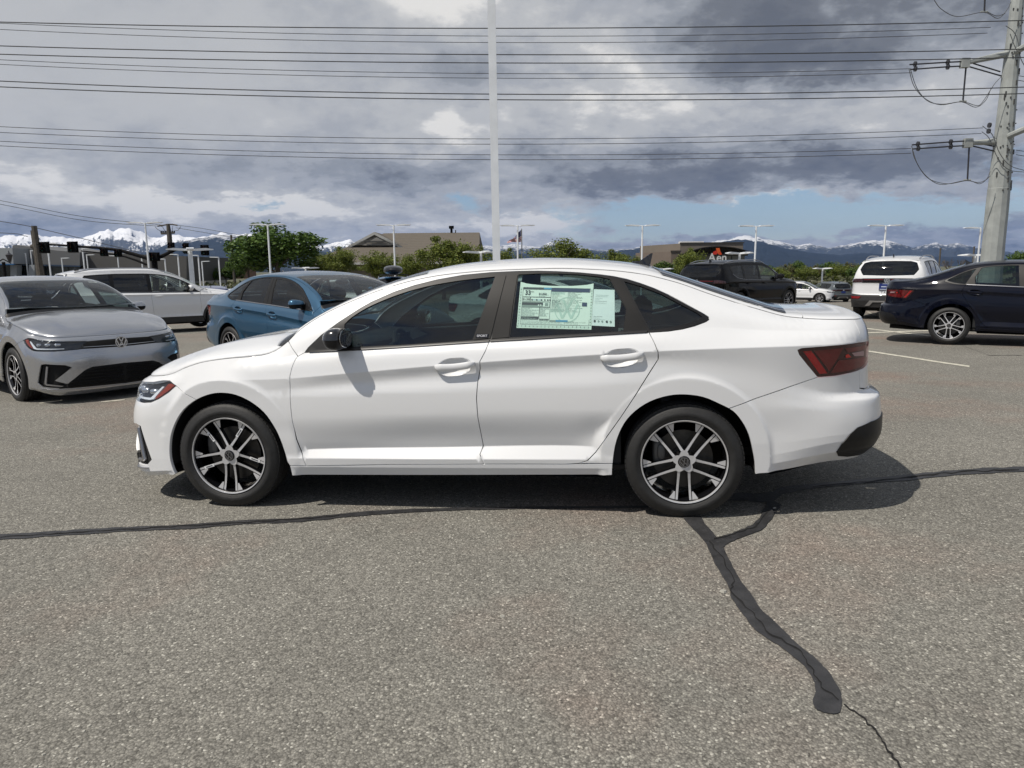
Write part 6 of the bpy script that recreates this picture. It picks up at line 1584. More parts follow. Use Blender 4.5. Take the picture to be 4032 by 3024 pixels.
SKB = paint('sky_blue_paint', (.05, .20, .42), metal=.2, rough=.3)
far_suv(608, 25, 1.95, SLV, 'pale SUV with black roof rack showing above the blue sedan')
far_suv(733, 30, 1.8, SLV, 'grey SUV whose roof rails just show above the blue sedan roof', zoff=-.12)
fb = far_suv(850, 31, 1.75, SKB, 'blue car carrying a black roof box, facing the camera', zoff=0)
far_suv(452, 32, -1.15, DBL, 'deep blue car with dark rear window behind the white SUV', s=(1, 1, .92), zoff=-.1)
far_suv(512, 44, -1.2, TAOS, 'white car far off between the deep blue car and the blue sedan', s=(1, 1, .9), zoff=-.1)
far_suv(-6, 21, 4.2, SKB, 'bright blue car at the very left edge behind the silver sedan', s=(1, 1, .93), zoff=-.1)
bx = MB(); bx.rbox((0, 0, 0), (1.75, .85, .40), .16); rb_ = bx.build('roof_box', pbr('roof_box_black', (.012, .012, .014), .3, coat=.5), None)
rb_.matrix_world = fb.matrix_world @ Matrix.Translation((.45, .0, 1.90)); tag(rb_, 'black streamlined luggage box on the roof of the blue car', 'roof box')
rk = MB()
for x in (-.15, .95): rk.tube([(x, -.62, 1.63), (x, -.6, 1.69), (x, .6, 1.69), (x, .62, 1.63)], .02, 6)
k_ = rk.build('roof_bars', BLACK_TRIM, fb)
# number plate lettering and model name on the white SUV
def letters_x(name, txt, parent, x, y, z, h, mat, wide=1.0, tilt=0, flip=1):
    V, F = text_polys(txt, 1, .01)
    mk(name, [(x+v[1]*h*math.sin(tilt), y+v[0]*h*wide*flip, z+v[1]*h*math.cos(tilt)) for v in V], F, mat, parent, smooth=False)
pl = [c for c in taos.children if c.name.startswith('licence_plate')][0]
WT = pbr('plate_print', (.55, .6, .7), .5)
letters_x('lettering', 'SoMAN', pl, .008, -.05, .0, .055, WT, 1.0) if False else None
q_ = MB(); q_.box((.0075, -.06, .0), (.001, .12, .022)); q_.box((.0075, .07, .004), (.001, .08, .035)); q_.box((.0075, .0, -.066), (.001, .30, .016)); q_.box((.0075, 0, .072), (.001, .18, .01)); q_.build('plate_print', WT, pl, smooth=False)
letters_x('lettering', 'T A O S', taos, float(SB.side(SB.aR, .69, 0, 1)[0])+.006, 0, .685, .075, pbr('letter_chrome', (.25, .25, .26), .3, metal=.8), .95)
# stock number stickers inside windscreens
def num_sticker(root, lift, a0, w0, txt):
    L = top_lift(BODY, -.004); V = []; F = []
    P = [(a0, w0), (a0+.03, w0), (a0+.03, w0+.16), (a0, w0+.16)]
    pos = L(np.array([p[0] for p in P]), np.array([p[1] for p in P]))
    o = mk('stock_sticker', [tuple(p) for p in pos], [(0, 1, 2, 3)], pbr('sticker_white', (.75, .75, .72), .6), root, smooth=False)
    Vt, Ft = text_polys(txt, 1, .02); A = np.array([(a0+.015-v[1]*.026*-1*-1, w0+.08-v[0]*.034*-1*-1) for v in Vt])
    A = np.array([(a0+.015-v[1]*.030, w0+.08+v[0]*.038) for v in Vt])
    pos = top_lift(BODY, .000)(A[:, 0], A[:, 1])
    mk('lettering', [tuple(p) for p in pos], Ft, pbr('sticker_ink', (.03, .03, .03), .6), o, smooth=False)
num_sticker(sil, None, -.27, -.62, '67377'); num_sticker(blu, None, -.27, -.62, '67358')

for o in [suv]+list(suv.children_recursive):
    if o.type == 'MESH':
        for s_ in o.material_slots:
            if s_.material and s_.material.name in ('suv_paint', 'grey_cladding'): s_.link = 'OBJECT'; s_.material = BLK
# ------------------------------------------------------------------ lamps, masts, wires
WPOLE = pbr('white_pole_paint', (.74, .77, .80), .45, noise=.08, nscale=3)
GALV = pbr('galvanised_steel', (.33, .35, .34), .6, metal=.15, noise=.18, nscale=1.2, rvar=.1)
DKS = pbr('dark_bronze_steel', (.004, .004, .0045), .7, spec=.15); WIRE = pbr('cable', (.045, .047, .05), .6); LENS = pbr('lamp_lens', (.5, .5, .48), .3)
def at_depth(px, py, D): return pixy(px, py, D)
def base_z(x, y): return G(x, y) if y < 116 else -3.9
def lamp_two(px, ytop, D, label, one=False, w=.072):
    t = pixy(px, ytop, D); z0 = base_z(t.x, t.y); H = t.z-z0; root = empty('lot_lamp', (t.x, t.y, z0))
    b = MB(); b.tube([(0, 0, 0), (0, 0, H-.12), (-.05 if one else 0, 0, H)], [w*1.15, w, w], 8); b.lathe([(.24, 0), (.24, .45), (.0001, .45)], 12, 'z'); b.build('pole', WPOLE, root)
    for s in ((-1,) if one else (-1, 1)):
        b = MB(); b.tube([(0, 0, H-.06), (s*.30, 0, H-.01)], .035, 6); b.build('arm', WPOLE, root)
        b = MB(); b.prism([(.22, -.05), (.30, .04), (.95, .075), (1.45, .03), (1.47, -.01), (.9, -.03), (.3, -.07)], -.19, .19, lambda u, v, h: (s*u, h, H+v)); b.build('lamp_head', WPOLE, root, smooth=False)
        b = MB(); b.box((s*.95, 0, H-.036), (.8, .26, .02)); b.build('lens', LENS, root, smooth=False)
    tag(root, label, 'street lamp', 'tall two headed lot lamps'); return root
for px, yt, lb in ((313, 481, 'tall twin head lamp in front of the snowy peaks on the left'), (578, 485, 'tall twin head lamp before the broad dark green tree'), (850, 486, 'tall twin head lamp before the gable of the brown roof'), (1118, 487, 'tall twin head lamp beside the flag'), (1388, 487, 'tall twin head lamp above the white roof antenna'), (1634, 488, 'tall twin head lamp right of the arched canopy building'), (1914, 487, 'tall twin head lamp above the white SUV seen from behind')):
    lamp_two(px, yt, 60, lb)
lamp_two(2119, 492, 62, 'tall single head lamp just left of the steel mast', True)
def lamp_four(px, ytop, D, label, k=1.0, w=.09):
    t = pixy(px, ytop, D); z0 = base_z(t.x, t.y); H = max(1.5, t.z-z0); root = empty('lamp_cluster', (t.x, t.y, z0))
    b = MB(); b.tube([(0, 0, 0), (0, 0, H)], [w*1.2*k, w*k], 8); b.build('pole', WPOLE, root)
    for i in range(4):
        a = math.radians(25+90*i); R = Matrix.Rotation(a, 3, 'Z')
        b = MB()
        b.prism([(.18, -.06), (.26, .05), (.9, .09), (1.30, .03), (1.3, -.02), (.3, -.08)], -.2, .2, lambda u, v, h: tuple(R @ Vector((u*k, h*k, H+v*k)))); b.tube([R @ Vector((0, 0, H-.02)), R @ Vector((.3*k, 0, H))], .04*k, 6)
        b.build('lamp_head', WPOLE, root, smooth=False)
    tag(root, label, 'street lamp', 'lower lamp clusters'); return root
lamp_four(410, 539, 42, 'low four head lamp cluster behind the white SUV on the left', .98, .13)
lamp_four(1039, 545, 50, 'low four head lamp cluster just left of the white mast'); lamp_four(1598, 547, 50, 'low four head lamp cluster above the black SUV', .9)
lamp_four(1777, 580, 84, 'small far lamp cluster between the black SUV and the far grey SUV'); lamp_four(2107, 551, 56, 'low four head lamp cluster left of the steel mast')
lamp_four(660, 579, 70, 'far lamp cluster low over the blue sedan roof'); lamp_four(1433, 581, 80, 'far lamp cluster just above the rear glass of the white sedan')
# white square mast behind the car
t0 = pixy(1075, 640, 16.2); zb = G(t0.x, t0.y); root = empty('light_mast', (t0.x, t0.y, zb)); b = MB(); b.prism([(-.085, -.085), (.085, -.085), (.085, .085), (-.085, .085)], 0, 9.2, lambda u, v, h: (u-.0085*h, v, h)); b.build('pole', WPOLE, root, smooth=False)
b = MB(); b.lathe([(.28, 0), (.28, .6), (.0001, .6)], 16, 'z'); b.build('concrete_foot', pbr('concrete', (.35, .34, .31), .9, noise=.15), root)
for s in (-1, 1):
    b = MB(); b.prism([(.1, -.05), (.3, .05), (.95, .08), (1.3, 0), (.3, -.08)], -.2, .2, lambda u, v, h: (s*u-.078, h, 9.2+v)); b.build('lamp_head', WPOLE, root, smooth=False)
tag(root, 'square white mast rising right behind the roof of the white sedan', 'mast')
# small far lamps on the left
ORD = ['first', 'second', 'third', 'fourth', 'fifth', 'sixth', 'seventh', 'eighth', 'ninth', 'tenth', 'eleventh', 'twelfth', 'thirteenth', 'fourteenth', 'fifteenth', 'sixteenth', 'seventeenth', 'eighteenth']
LX = [102, 55, 65, 66, 133, 178, 187, 193, 249, 254, 306, 356, 384, 371, 428, 436, 472, 340]
rnd = random.Random(2)
for i, (px, yt, D, s) in enumerate(((102, 526, 95, 1), (55, 548, 120, -1), (65, 556, 130, -1), (66, 542, 120, 1), (133, 558, 120, 1), (178, 537, 100, 1), (187, 551, 120, 1), (193, 561, 130, 1), (249, 562, 130, 1), (254, 553, 120, -1), (306, 558, 110, 1), (356, 560, 110, -1), (384, 550, 100, -1), (371, 568, 130, 1), (428, 552, 105, -1), (436, 565, 120, 1), (472, 556, 110, -1), (340, 570, 125, 1))):
    t = pixy(px, yt, D); z0 = base_z(t.x, t.y); H = t.z-z0; root = empty('far_lamp', (t.x, t.y, z0)); b = MB(); b.tube([(0, 0, 0), (0, 0, H)], .11, 6)
    b.build('pole', WPOLE, root); b = MB(); b.prism([(0, -.04), (0, .08), (1.3, .10), (1.3, 0)], -.2, .2, lambda u, v, h: (s*u, h, H+v)); b.build('lamp_head', WPOLE, root, smooth=False)
    tag(root, 'slim single head far lamp, %s from the left of the slim ones' % ORD[sorted(LX).index(px)], 'street lamp', 'slim far lamps on the left')
# ---------------- steel transmission mast
DM = 46.0; C6 = lambda x, y: ((3432+x/2.073)*KX, (y/2.073)*KX); C7 = lambda x, y: ((3100+x/2.373)*KX, (850+y/2.373)*KX)
def W6(x, y, D=DM): p = C6(x, y); return pixy(p[0], p[1], D)
top = W6(1225, -420); l7 = pixy(*C7(1822, 390), DM); r7 = pixy(*C7(2005, 400), DM); c7 = (l7+r7)/2
w7 = (r7-l7).length/2; w0 = (W6(1236, 0)-W6(1143, 0)).length/2; c0 = (W6(1236, 0)+W6(1143, 0))/2; cm = (W6(945, 1659)+W6(1110, 1659))/2
zb = G(c7.x, DM); ex = c7+(c7-cm)*((c7.z-zb)/(cm.z-c7.z)); H = 34
root = empty('steel_mast', (ex.x, ex.y, zb)); o_ = Vector((ex.x, ex.y, zb))
cz = [(0, w7*1.12, ex), (c7.z-zb, w7, c7), (cm.z-zb, (W6(1110, 1659)-W6(945, 1659)).length/2, cm), (c0.z-zb, w0, c0), (c0.z-zb+9, w0*.75, c0+(c0-cm)*(9/(c0.z-cm.z)))]
def axis_at(z):
    zs = [q[0] for q in cz]; return Vector((np.interp(z, zs, [q[2].x-o_.x for q in cz]), 0, z)), float(np.interp(z, zs, [q[1] for q in cz]))
V = []; F = []; lv = [0, 2, 4, 6, 7.2, 7.22, 9, 11, 13, 15, 17, 20, 23, 27]
for z in lv:
    c, r_ = axis_at(z)
    if z > 7.21: r_ *= .985
    for k in range(12): a = 2*math.pi*(k+.5)/12; V.append((c.x+r_*math.cos(a), c.y+r_*math.sin(a), z))
F = [(i*12+k, i*12+(k+1) % 12, (i+1)*12+(k+1) % 12, (i+1)*12+k) for i in range(len(lv)-1) for k in range(12)]+[tuple((len(lv)-1)*12+k for k in range(12))]
mk('shaft', V, F, GALV, root, smooth=False)
def L6(x, y, D=DM): return W6(x, y, D)-o_
def arm(p, q, r0, r1): b = MB(); b.tube([L6(*p), L6(*q)], [r0, r1], 8); b.box(L6(*q), (.5, .3, .55)); b.build('cross_arm', GALV, root, smooth=False)
arm((1100, 440), (760, 515), .22, .13); arm((1000, 1155), (785, 1168), .22, .13); arm((1120, 1110, 45.5), (1330, 1020, 44), .17, .2); arm((1180, 420, 45.5), (1340, 330, 44), .18, .2)
INS = pbr('insulator', (.03, .03, .035), .35)
def strut(pts, r=.035, nm='insulator'): b = MB(); b.tube([L6(*p) for p in pts], r, 6); return b.build(nm, INS, root)
for p, q in (((772, 530), (745, 825)), ((797, 1185), (782, 1468)), ((925, -20), (920, 95))):
    strut([p, q], .055); b = MB(); c = L6(*q); b.tube([c-Vector((.22, 0, 0)), c+Vector((.22, 0, 0))], .05, 6); b.build('clamp', GALV, root)
for P in ([(310, 527), (620, 508), (750, 502)], [(315, 567), (620, 545), (760, 538)], [(330, 1182), (645, 1158), (775, 1150)], [(335, 1216), (645, 1195), (775, 1188)], [(830, 518), (1050, 585)], [(775, 538), (1060, 620)], [(870, 1168), (1000, 1195)], [(800, 1186), (995, 1232)]): strut(P, .045)
for c in ((355, 522), (357, 562), (378, 1175), (381, 1212), (622, 508), (622, 546), (646, 1158), (646, 1196), (1150, 205), (1138, 258), (962, 1022), (955, 1070)):
    b = MB(); p = L6(*c); b.tube([p-Vector((.05, 0, 0)), p+Vector((.05, 0, 0))], .16, 10); b.build('ring', INS, root)
JW = pbr('jumper_wire', (.10, .105, .11), .5)
for P in ([(305, 565), (345, 700), (430, 800), (560, 855), (735, 830), (850, 860), (900, 840), (1000, 690), (1060, 625)], [(315, 560), (370, 720), (460, 825), (580, 850), (735, 832), (850, 875), (930, 820), (975, 720)],
          [(328, 1190), (350, 1290), (430, 1420), (560, 1505), (775, 1472), (880, 1500), (940, 1460), (968, 1400)], [(332, 1215), (380, 1350), (470, 1460), (620, 1500), (775, 1475), (870, 1490), (930, 1470), (970, 1435)],
          [(510, 0), (570, 75), (700, 135), (915, 100), (1030, 150), (1105, 80), (1138, 15)], [(940, 95), (1020, 130), (1090, 110)],
          [(905, 1028), (985, 1100), (1045, 1250), (1130, 1350), (1250, 1392)], [(900, 1075), (960, 1130), (1030, 1290), (1120, 1385), (1250, 1405)], [(1095, 210), (1160, 260), (1195, 340), (1215, 470), (1250, 540)], [(1130, 275), (1165, 370), (1190, 420)]):
    b = MB(); b.tube([Vector(q) for q in [L6(x, y, 45.2) for x, y in smoothpoly(P, 5)]], .022, 5); b.build('jumper', JW, root)
b = MB(); rnd = random.Random(4)
for _ in range(60):
    z = rnd.uniform(6.5, 20); c, r_ = axis_at(z); a = rnd.uniform(-2.6, -.6); b.box((c.x+(r_+.01)*math.cos(a), (r_+.01)*math.sin(a), z), (.06, .06, rnd.choice((.06, .1, .3))))
b.build('climbing_bolts', pbr('rust_dark', (.06, .06, .06), .8), root, smooth=False)
tag(root, 'tall tapered steel transmission mast with arms at the right edge', 'pylon')
# ---------------- overhead wires (sag read from three points)
def wire(y0, ym, y1, x1, D, r, label, grp, x0=-500):
    P = np.polyfit([0, 1106, 2212], [y0, ym, y1], 2); xs = np.linspace(x0, x1, 40); b = MB()
    b.tube([pixy(x, float(np.polyval(P, x)), D) for x in xs], r, 5); o = b.build('power_line', WIRE, None); tag(o, label, 'cable', grp); return o
TH, TN = .026, .019
GW = 'overhead power lines'
WL = [(47.5, 61, 44, 2750, 38, TH, 'thick overhead cable, topmost of all the lines'), (50, 78, 56, 2140, 46, TN, 'thin overhead cable just under the topmost line'), (63.5, 92, 68, 2133, 46, TN, 'thin overhead cable, third line from the top'),
      (99, 118, 106, 2750, 38, TH, 'thick overhead cable, fourth line from the top'), (117, 136, 124, 2750, 38, TH, 'thick overhead cable, fifth line from the top'), (129, 159, 140, 1968, 46, TN, 'thin overhead cable ending at the upper left arm of the steel mast'),
      (139, 169, 148, 1968, 46, TN, 'thin overhead cable, lower one ending at the upper left arm of the mast'), (175, 203.5, 188, 2750, 38, TH, 'thick overhead cable, eighth line from the top'), (187.5, 215.5, 202, 2750, 38, TH, 'thick overhead cable, ninth line from the top'),
      (273.5, 300, 272, 2123, 46, TN, 'thin cable, first of the four low lines'), (286, 311.5, 284, 2120, 46, TN, 'thin cable, second of the four low lines'), (305, 334.5, 311, 1968, 46, TN, 'thin cable, third of the four low lines'), (315, 345, 321, 1968, 46, TN, 'thin cable, lowest of the four low lines')]
for a in WL: wire(*a, GW)
def wire2(pts, D, r, label): b = MB(); b.tube([pixy(x, y, D) for x, y in smoothpoly(pts, 6)], r, 5); tag(b.build('power_line', WIRE, None), label, 'cable', 'low street cables')
wire2([(-300, 375), (0, 433), (180, 468), (350, 486)], 140, .05, 'highest street cable running down to the wooden pole on the left')
wire2([(-300, 385), (0, 441), (180, 476), (350, 489)], 140, .05, 'second street cable running down to the wooden pole on the left')
wire2([(-300, 440), (0, 478), (120, 502), (300, 545)], 110, .05, 'street cable crossing behind the dark wooden post at the far left')
wire2([(-300, 500), (0, 503), (60, 511)], 110, .05, 'short street cable at the left edge below the others')
wire2([(380, 486), (440, 494), (520, 508), (620, 520)], 140, .04, 'street cable leaving the wooden pole to the right')
wire2([(380, 492), (440, 502), (500, 512), (600, 524)], 140, .04, 'lower street cable leaving the wooden pole to the right')
# wires leaving the mast to the right
for i, (y0, y1) in enumerate(((615, 640), (652, 680), (1225, 1250), (1262, 1290))):
    b = MB(); b.tube([W6(1180, y0, 46), W6(1260, (y0+y1)/2, 46.5), W6(1700, y1+90, 50)], .02, 5); tag(b.build('power_line', WIRE, None), ['upper of two cables right of the mast near the top arm', 'lower of two cables right of the mast near the top arm', 'upper of two cables right of the mast near the low arm', 'lower of two cables right of the mast near the low arm'][i], 'cable', 'cables right of the mast')
# ---------------- wooden poles
WOOD = pbr('weathered_wood', (.085, .075, .062), .9, noise=.3, nscale=4)
C5 = lambda x, y: (x/4.424*KX, (860+y/4.424)*KX); C6b = lambda x, y: ((450+x/4.424)*KX, (860+y/4.424)*KX)
def P5(x, y, D): return pixy(*C5(x, y), D)
def P6(x, y, D): return pixy(*C6b(x, y), D)
a = P5(592, 130, 100); b0 = P5(680, 960, 100); root = empty('utility_post', (b0.x, b0.y, -3.9)); o_ = Vector((b0.x, b0.y, -3.9)); b = MB(); b.tube([b0-o_+Vector((.3, 0, -3)), a-o_], [.50, .36], 8); b.build('pole', WOOD, root); tag(root, 'dark wooden post rising behind the silver sedan at the far left', 'utility pole')
a = P5(548, 210, 105); b0 = P5(620, 960, 105); root = empty('utility_post', (b0.x, b0.y, -3.9)); o_ = Vector((b0.x, b0.y, -3.9)); b = MB(); b.tube([b0-o_+Vector((.3, 0, -3)), a-o_], [.2, .16], 6); b.tube([a-o_+Vector((-.3, 0, -2.3)), a-o_+Vector((.3, 0, -2.3))], .3, 6); b.build('pole', WOOD, root); tag(root, 'thin pole with a round fitting left of the dark wooden post', 'utility pole')
DP = 140; a = P6(935, 95, DP); b0 = P6(1000, 960, DP); o_ = Vector((b0.x, b0.y, -3.9)); root = empty('utility_pole', tuple(o_))
b = MB(); b.tube([b0-o_-Vector((0, 0, 2)), P6(960, 300, DP)-o_, a-o_], [.55, .45, .32], 8); b.build('pole', WOOD, root)
b = MB(); b.tube([P6(815, 265, DP)-o_, P6(935, 262, DP)-o_, P6(1050, 250, DP)-o_], .18, 6); b.build('cross_arm', WOOD, root)
b = MB(); b.tube([P6(750, 135, DP)-o_, P6(850, 120, DP)-o_, P6(935, 105, DP)-o_, P6(1010, 105, DP)-o_, P6(1100, 120, DP)-o_], .13, 6); b.build('cross_arm', WOOD, root)
for x in (818, 850, 885, 915, 960, 1010, 1045): b = MB(); b.tube([P6(x, 260, DP)-o_, P6(x, 215, DP)-o_], .16, 6); b.build('insulator', INS, root)
for P in ([(710, 145), (750, 190), (815, 225)], [(840, 130), (850, 170), (885, 215)], [(1020, 130), (1010, 170), (1012, 215)], [(1160, 140), (1110, 210), (1050, 215)]): b = MB(); b.tube([P6(x, y, DP)-o_ for x, y in P], .05, 5); b.build('jumper', WIRE, root)
tag(root, 'wooden pole with crossarms and insulators before the snowy peaks', 'utility pole')
a = P6(2035, 290, 130); root = empty('utility_post', (a.x, a.y, -3.9)); b = MB(); b.tube([(0, 0, 0), (0, 0, a.z+3.9)], [.25, .2], 6); b.build('pole', WOOD, root); tag(root, 'slim dark pole at the left edge of the tall green tree', 'utility pole')
for px, yt in ((1703+0, 0),): pass
for i, (x, y) in enumerate(((1433, 300), (1748, 285))):
    p = pixy(*C7(x, y), 110); root = empty('utility_post', (p.x, p.y, base_z(p.x, 110))); b = MB(); b.tube([(0, 0, 0), (0, 0, p.z-base_z(p.x, 110))], .13, 6); b.build('pole', WOOD, root); tag(root, ['slim wooden pole right behind the white SUV', 'short wooden pole left of the steel mast'][i], 'utility pole')
# ---------------- traffic signals
DT = 78
def TS(x, y, c=5, D=DT): return (P5 if c == 5 else P6)(x, y, D)
pz = TS(690, 860, 6); o_ = Vector((pz.x, pz.y, -3.2)); root = empty('traffic_signal_mast', tuple(o_))
b = MB(); b.tube([(0, 0, 0), TS(690, 640, 6)-o_], [.36, .30], 8); b.build('pole', DKS, root)
b = MB(); b.tube([TS(*p)-o_ for p in ((655, 450), (1000, 462), (1300, 485), (1700, 510), (2100, 555))]+[TS(*p, 6)-o_ for p in ((110, 560), (330, 620), (600, 700))], [.10, .12, .14, .16, .18, .2, .21, .22], 8); b.build('arm', DKS, root)
b = MB(); b.tube([TS(*p, 6)-o_ for p in ((740, 695), (870, 640), (990, 578), (1080, 540), (1300, 532), (1600, 538))], [.22, .2, .18, .14, .12, .10], 8); b.build('arm', DKS, root)
b = MB(); b.tube([P5(1415, 567, DT+8)-o_, P5(1750, 600, DT+8)-o_, P5(1960, 620, DT+8)-o_, P5(2180, 665, DT+8)-o_, P6(400, 735, DT+8)-o_, P6(560, 805, DT+8)-o_], [.08, .1, .11, .12, .14, .15], 8); b.build('arm', DKS, root)
tag(root, 'dark traffic signal mast with long curved arms behind the white SUV', 'traffic light')
SB_ = pbr('signal_housing_black', (.004, .004, .004), .7, spec=.15); LN = [pbr('signal_lens_red', (.08, .01, .01), .3), pbr('signal_lens_amber', (.10, .05, .01), .3), pbr('signal_lens_green', (.01, .07, .04), .3)]
for i, (x, y0, y1, c, w, lb) in enumerate(((758, 412, 602, 5, .95, 'first from the left on the long arm'), (1255, 405, 590, 5, .95, 'second from the left on the long arm'), (1805, 520, 655, 5, .62, 'third from the left, hanging before the grey building'), (2050, 545, 668, 5, .62, 'fourth from the left, hanging before the grey building'), (988, 420, 572, 6, .55, 'on the bend of the short right arm'), (1242, 432, 610, 6, .5, 'in the middle of the short right arm'), (1568, 465, 640, 6, .75, 'at the tip of the short right arm'), (678, 595, 740, 6, 1.1, 'mounted on the mast itself'))):
    t = TS(x, y0, c, DT-.5); bt = TS(x, y1, c, DT-.5); m_ = (t+bt)/2; h = t.z-bt.z; r_ = empty('traffic_light', tuple(m_))
    ang = 0
    q = MB(); q.box((0, 0, 0), (w*.9, .35, h), 0); q.box((0, .2, 0), (w*1.15, .04, h*1.06), 0); q.build('housing', SB_, r_, smooth=False)
    for j in range(3):
        q = MB(); q.lathe([(.0001, -.20), (.14, -.2)], 12, 'y', (0, 0, h*(.3-.3*j))); q.lathe([(.17, -.45), (.17, -.18)], 12, 'y', (0, 0, h*(.3-.3*j)), mi=1); q.build('lens', [LN[j], SB_], r_)
    tag(r_, 'black traffic light '+lb, 'traffic light', 'traffic lights at the crossing')
# ornamental lamp at the left edge
p = P5(60, 760, 60); root = empty('ornamental_lamp', (p.x, p.y, -2.0)); b = MB(); b.tube([(0, 0, 0), (0, 0, p.z+2)], .13, 8); b.tube([(-.62, 0, p.z+1.9), (0, 0, p.z+2.25), (.62, 0, p.z+1.9)], .05, 6); b.build('pole', DKS, root)
for s in (-1, 1):
    b = MB(); b.lathe([(.10, 0), (.26, .55), (.30, .58), (.05, .78), (.02, .95)], 8, 'z', (s*.55, 0, p.z+2.0)); b.build('lantern', pbr('lantern_dark', (.03, .03, .035), .3), root)
tag(root, 'black ornamental lamp with two lanterns at the left edge', 'street lamp')
# ---------------- flag
DF = 90; C3 = lambda x, y: ((1700+x/2.212)*KX, (800+y/2.212)*KX)
def P3(x, y, D=DF): return pixy(*C3(x, y), D)
bt = P3(787, 480); tp = P3(783, 222); z0 = base_z(bt.x, DF); root = empty('flag_pole', (bt.x, DF, z0)); o_ = Vector((bt.x, DF, z0)); b = MB(); b.tube([Vector((0, 0, 0)), tp-o_], [.10, .06], 8); b.build('pole', pbr('flag_pole_grey', (.2, .2, .2), .5), root)
nU, nV = 26, 26; Vf = []; Ff = []; Mf = []
for i in range(nU+1):
    u = i/nU
    for j in range(nV+1):
        v = j/nV   # v=0 top
        xt, yt = 780-u*126, 232+u*108+10*math.sin(u*3)-6*math.sin(u*9); xb, yb = 780-u*122, 332+u*16+5*math.sin(u*7)
        p = P3(xt+(xb-xt)*v, yt+(yb-yt)*v)-o_; p.y += .35*math.sin(u*9+v*2.2)+.15*math.sin(u*17); Vf.append(tuple(p))
for i in range(nU):
    for j in range(nV):
        k = i*(nV+1)+j; Ff.append((k, k+1, k+nV+2, k+nV+1)); canton = i < nU*.42 and j < nV*7/13
        star = canton and (i % 2 == 1 and j % 3 == 1)
        Mf.append(3 if star else 2 if canton else (0 if int((j+.5)/nV*13) % 2 == 0 else 1))
fl_ = mk('flag_cloth', Vf, Ff, [pbr('flag_red', (.30, .02, .035), .8), pbr('flag_white', (.55, .52, .52), .8), pbr('flag_blue', (.02, .03, .10), .8), pbr('flag_star', (.35, .35, .4), .8)], root, fm=Mf); fl_.name = 'flag'
tag(root, 'flag pole flying a red, white and blue striped flag with stars', 'flag')
# ---------------- buildings
def quadm(b, pts, mi=0): n = len(b.v); b.v += [tuple(p) for p in pts]; b.f.append(tuple(range(n, n+len(pts)))); b.m.append(mi)
C2 = lambda x, y: ((800+x/2.212)*KX, (800+y/2.212)*KX)
def shingle():
    m, nt, o = newmat('shingle_roof'); b = nd(nt, 'ShaderNodeBsdfPrincipled'); b.inputs['Roughness'].default_value = .9; link(nt, b.outputs[0], o.inputs[0])
    g = nd(nt, 'ShaderNodeNewGeometry'); n = nd(nt, 'ShaderNodeTexNoise', i_Scale=1.8, i_Detail=6.0); link(nt, g.outputs['Position'], n.inputs['Vector'])
    w = nd(nt, 'ShaderNodeTexWave', i_Scale=1.1, i_Distortion=.6, bands_direction='Z'); link(nt, g.outputs['Position'], w.inputs['Vector'])
    mx = nd(nt, 'ShaderNodeMix', data_type='RGBA'); link(nt, n.outputs['Fac'], mx.inputs[0]); mx.inputs[6].default_value = (.085, .073, .058, 1); mx.inputs[7].default_value = (.125, .108, .086, 1)
    link(nt, mx.outputs[2], b.inputs['Base Color']); bp = nd(nt, 'ShaderNodeBump', i_Strength=.3, i_Distance=.1); link(nt, w.outputs['Fac'], bp.inputs['Height']); link(nt, bp.outputs[0], b.inputs['Normal']); return m
SH = shingle(); SID = pbr('grey_siding', (.20, .20, .19), .8, noise=.1, nscale=1); TRIMW = pbr('pale_trim', (.42, .42, .40), .7)
E_ = lambda x, y, D: pixy(*C2(x, y), D)
ze = E_(900, 522, 100).z; zr = E_(1570, 262, 116).z
xl = E_(868, 520, 100).x; xr = E_(2665, 385, 100).x; xr0 = pixy(1882*KX, 974*KX, 100).x
rl = E_(1575, 262, 116); rr2 = pixy(1878*KX, 919.5*KX, 116)
root = empty('brown_roofed_building', (0, 0, 0)); b = MB()
A, Bq, Cq, Dq = Vector((xl, 100, ze)), Vector((xr0+.2, 100, ze)), Vector((xr0+.2, 132, ze)), Vector((xl, 132, ze)); R0, R1 = Vector((rl.x, 116, zr)), Vector((xr0-.4, 116, zr))
quadm(b, [A, Bq, R1, R0]); quadm(b, [Bq, Cq, R1]); quadm(b, [Cq, Dq, R0, R1]); quadm(b, [Dq, A, R0]); b.build('roof', SH, root, smooth=False)
b = MB(); b.box(((xl+xr0)/2, 116, (ze-3.9)/2-.1), (xr0-xl-1.6, 30, ze+3.9-.2)); b.build('wall', pbr('tan_wall', (.16, .135, .105), .85, noise=.1, nscale=1), root, smooth=False)
b = MB(); b.box(((xl+xr0)/2, 99.95, ze-.12), (xr0-xl, .12, .32)); b.build('fascia', TRIMW, root, smooth=False)
# cross gable
ap = E_(1490, 250, 107.7); gl_ = E_(1262, 372, 107.7); gr_ = E_(1732, 376, 107.7); back = 119
b = MB()
for s0, s1 in ((gl_, ap), (ap, gr_)): quadm(b, [s0, s1, Vector((s1.x, back, s1.z)), Vector((s0.x, back, s0.z))])
b.build('gable_roof', SH, root, smooth=False)
b = MB(); i1, i2, i3 = E_(1385, 368, 107.8), E_(1512, 296, 107.8), E_(1645, 368, 107.8); quadm(b, [i1, i3, i2]); b.build('gable_wall', pbr('gable_siding', (.30, .29, .27), .8), root, smooth=False)
b = MB()
for s0, s1 in ((gl_, ap), (ap, gr_)):
    d = Vector((0, 0, -.42)); quadm(b, [s0, s1, s1+d, s0+d]); quadm(b, [s0, s1, s1+Vector((0, .3, 0)), s0+Vector((0, .3, 0))])
b.build('barge_board', TRIMW, root, smooth=False)
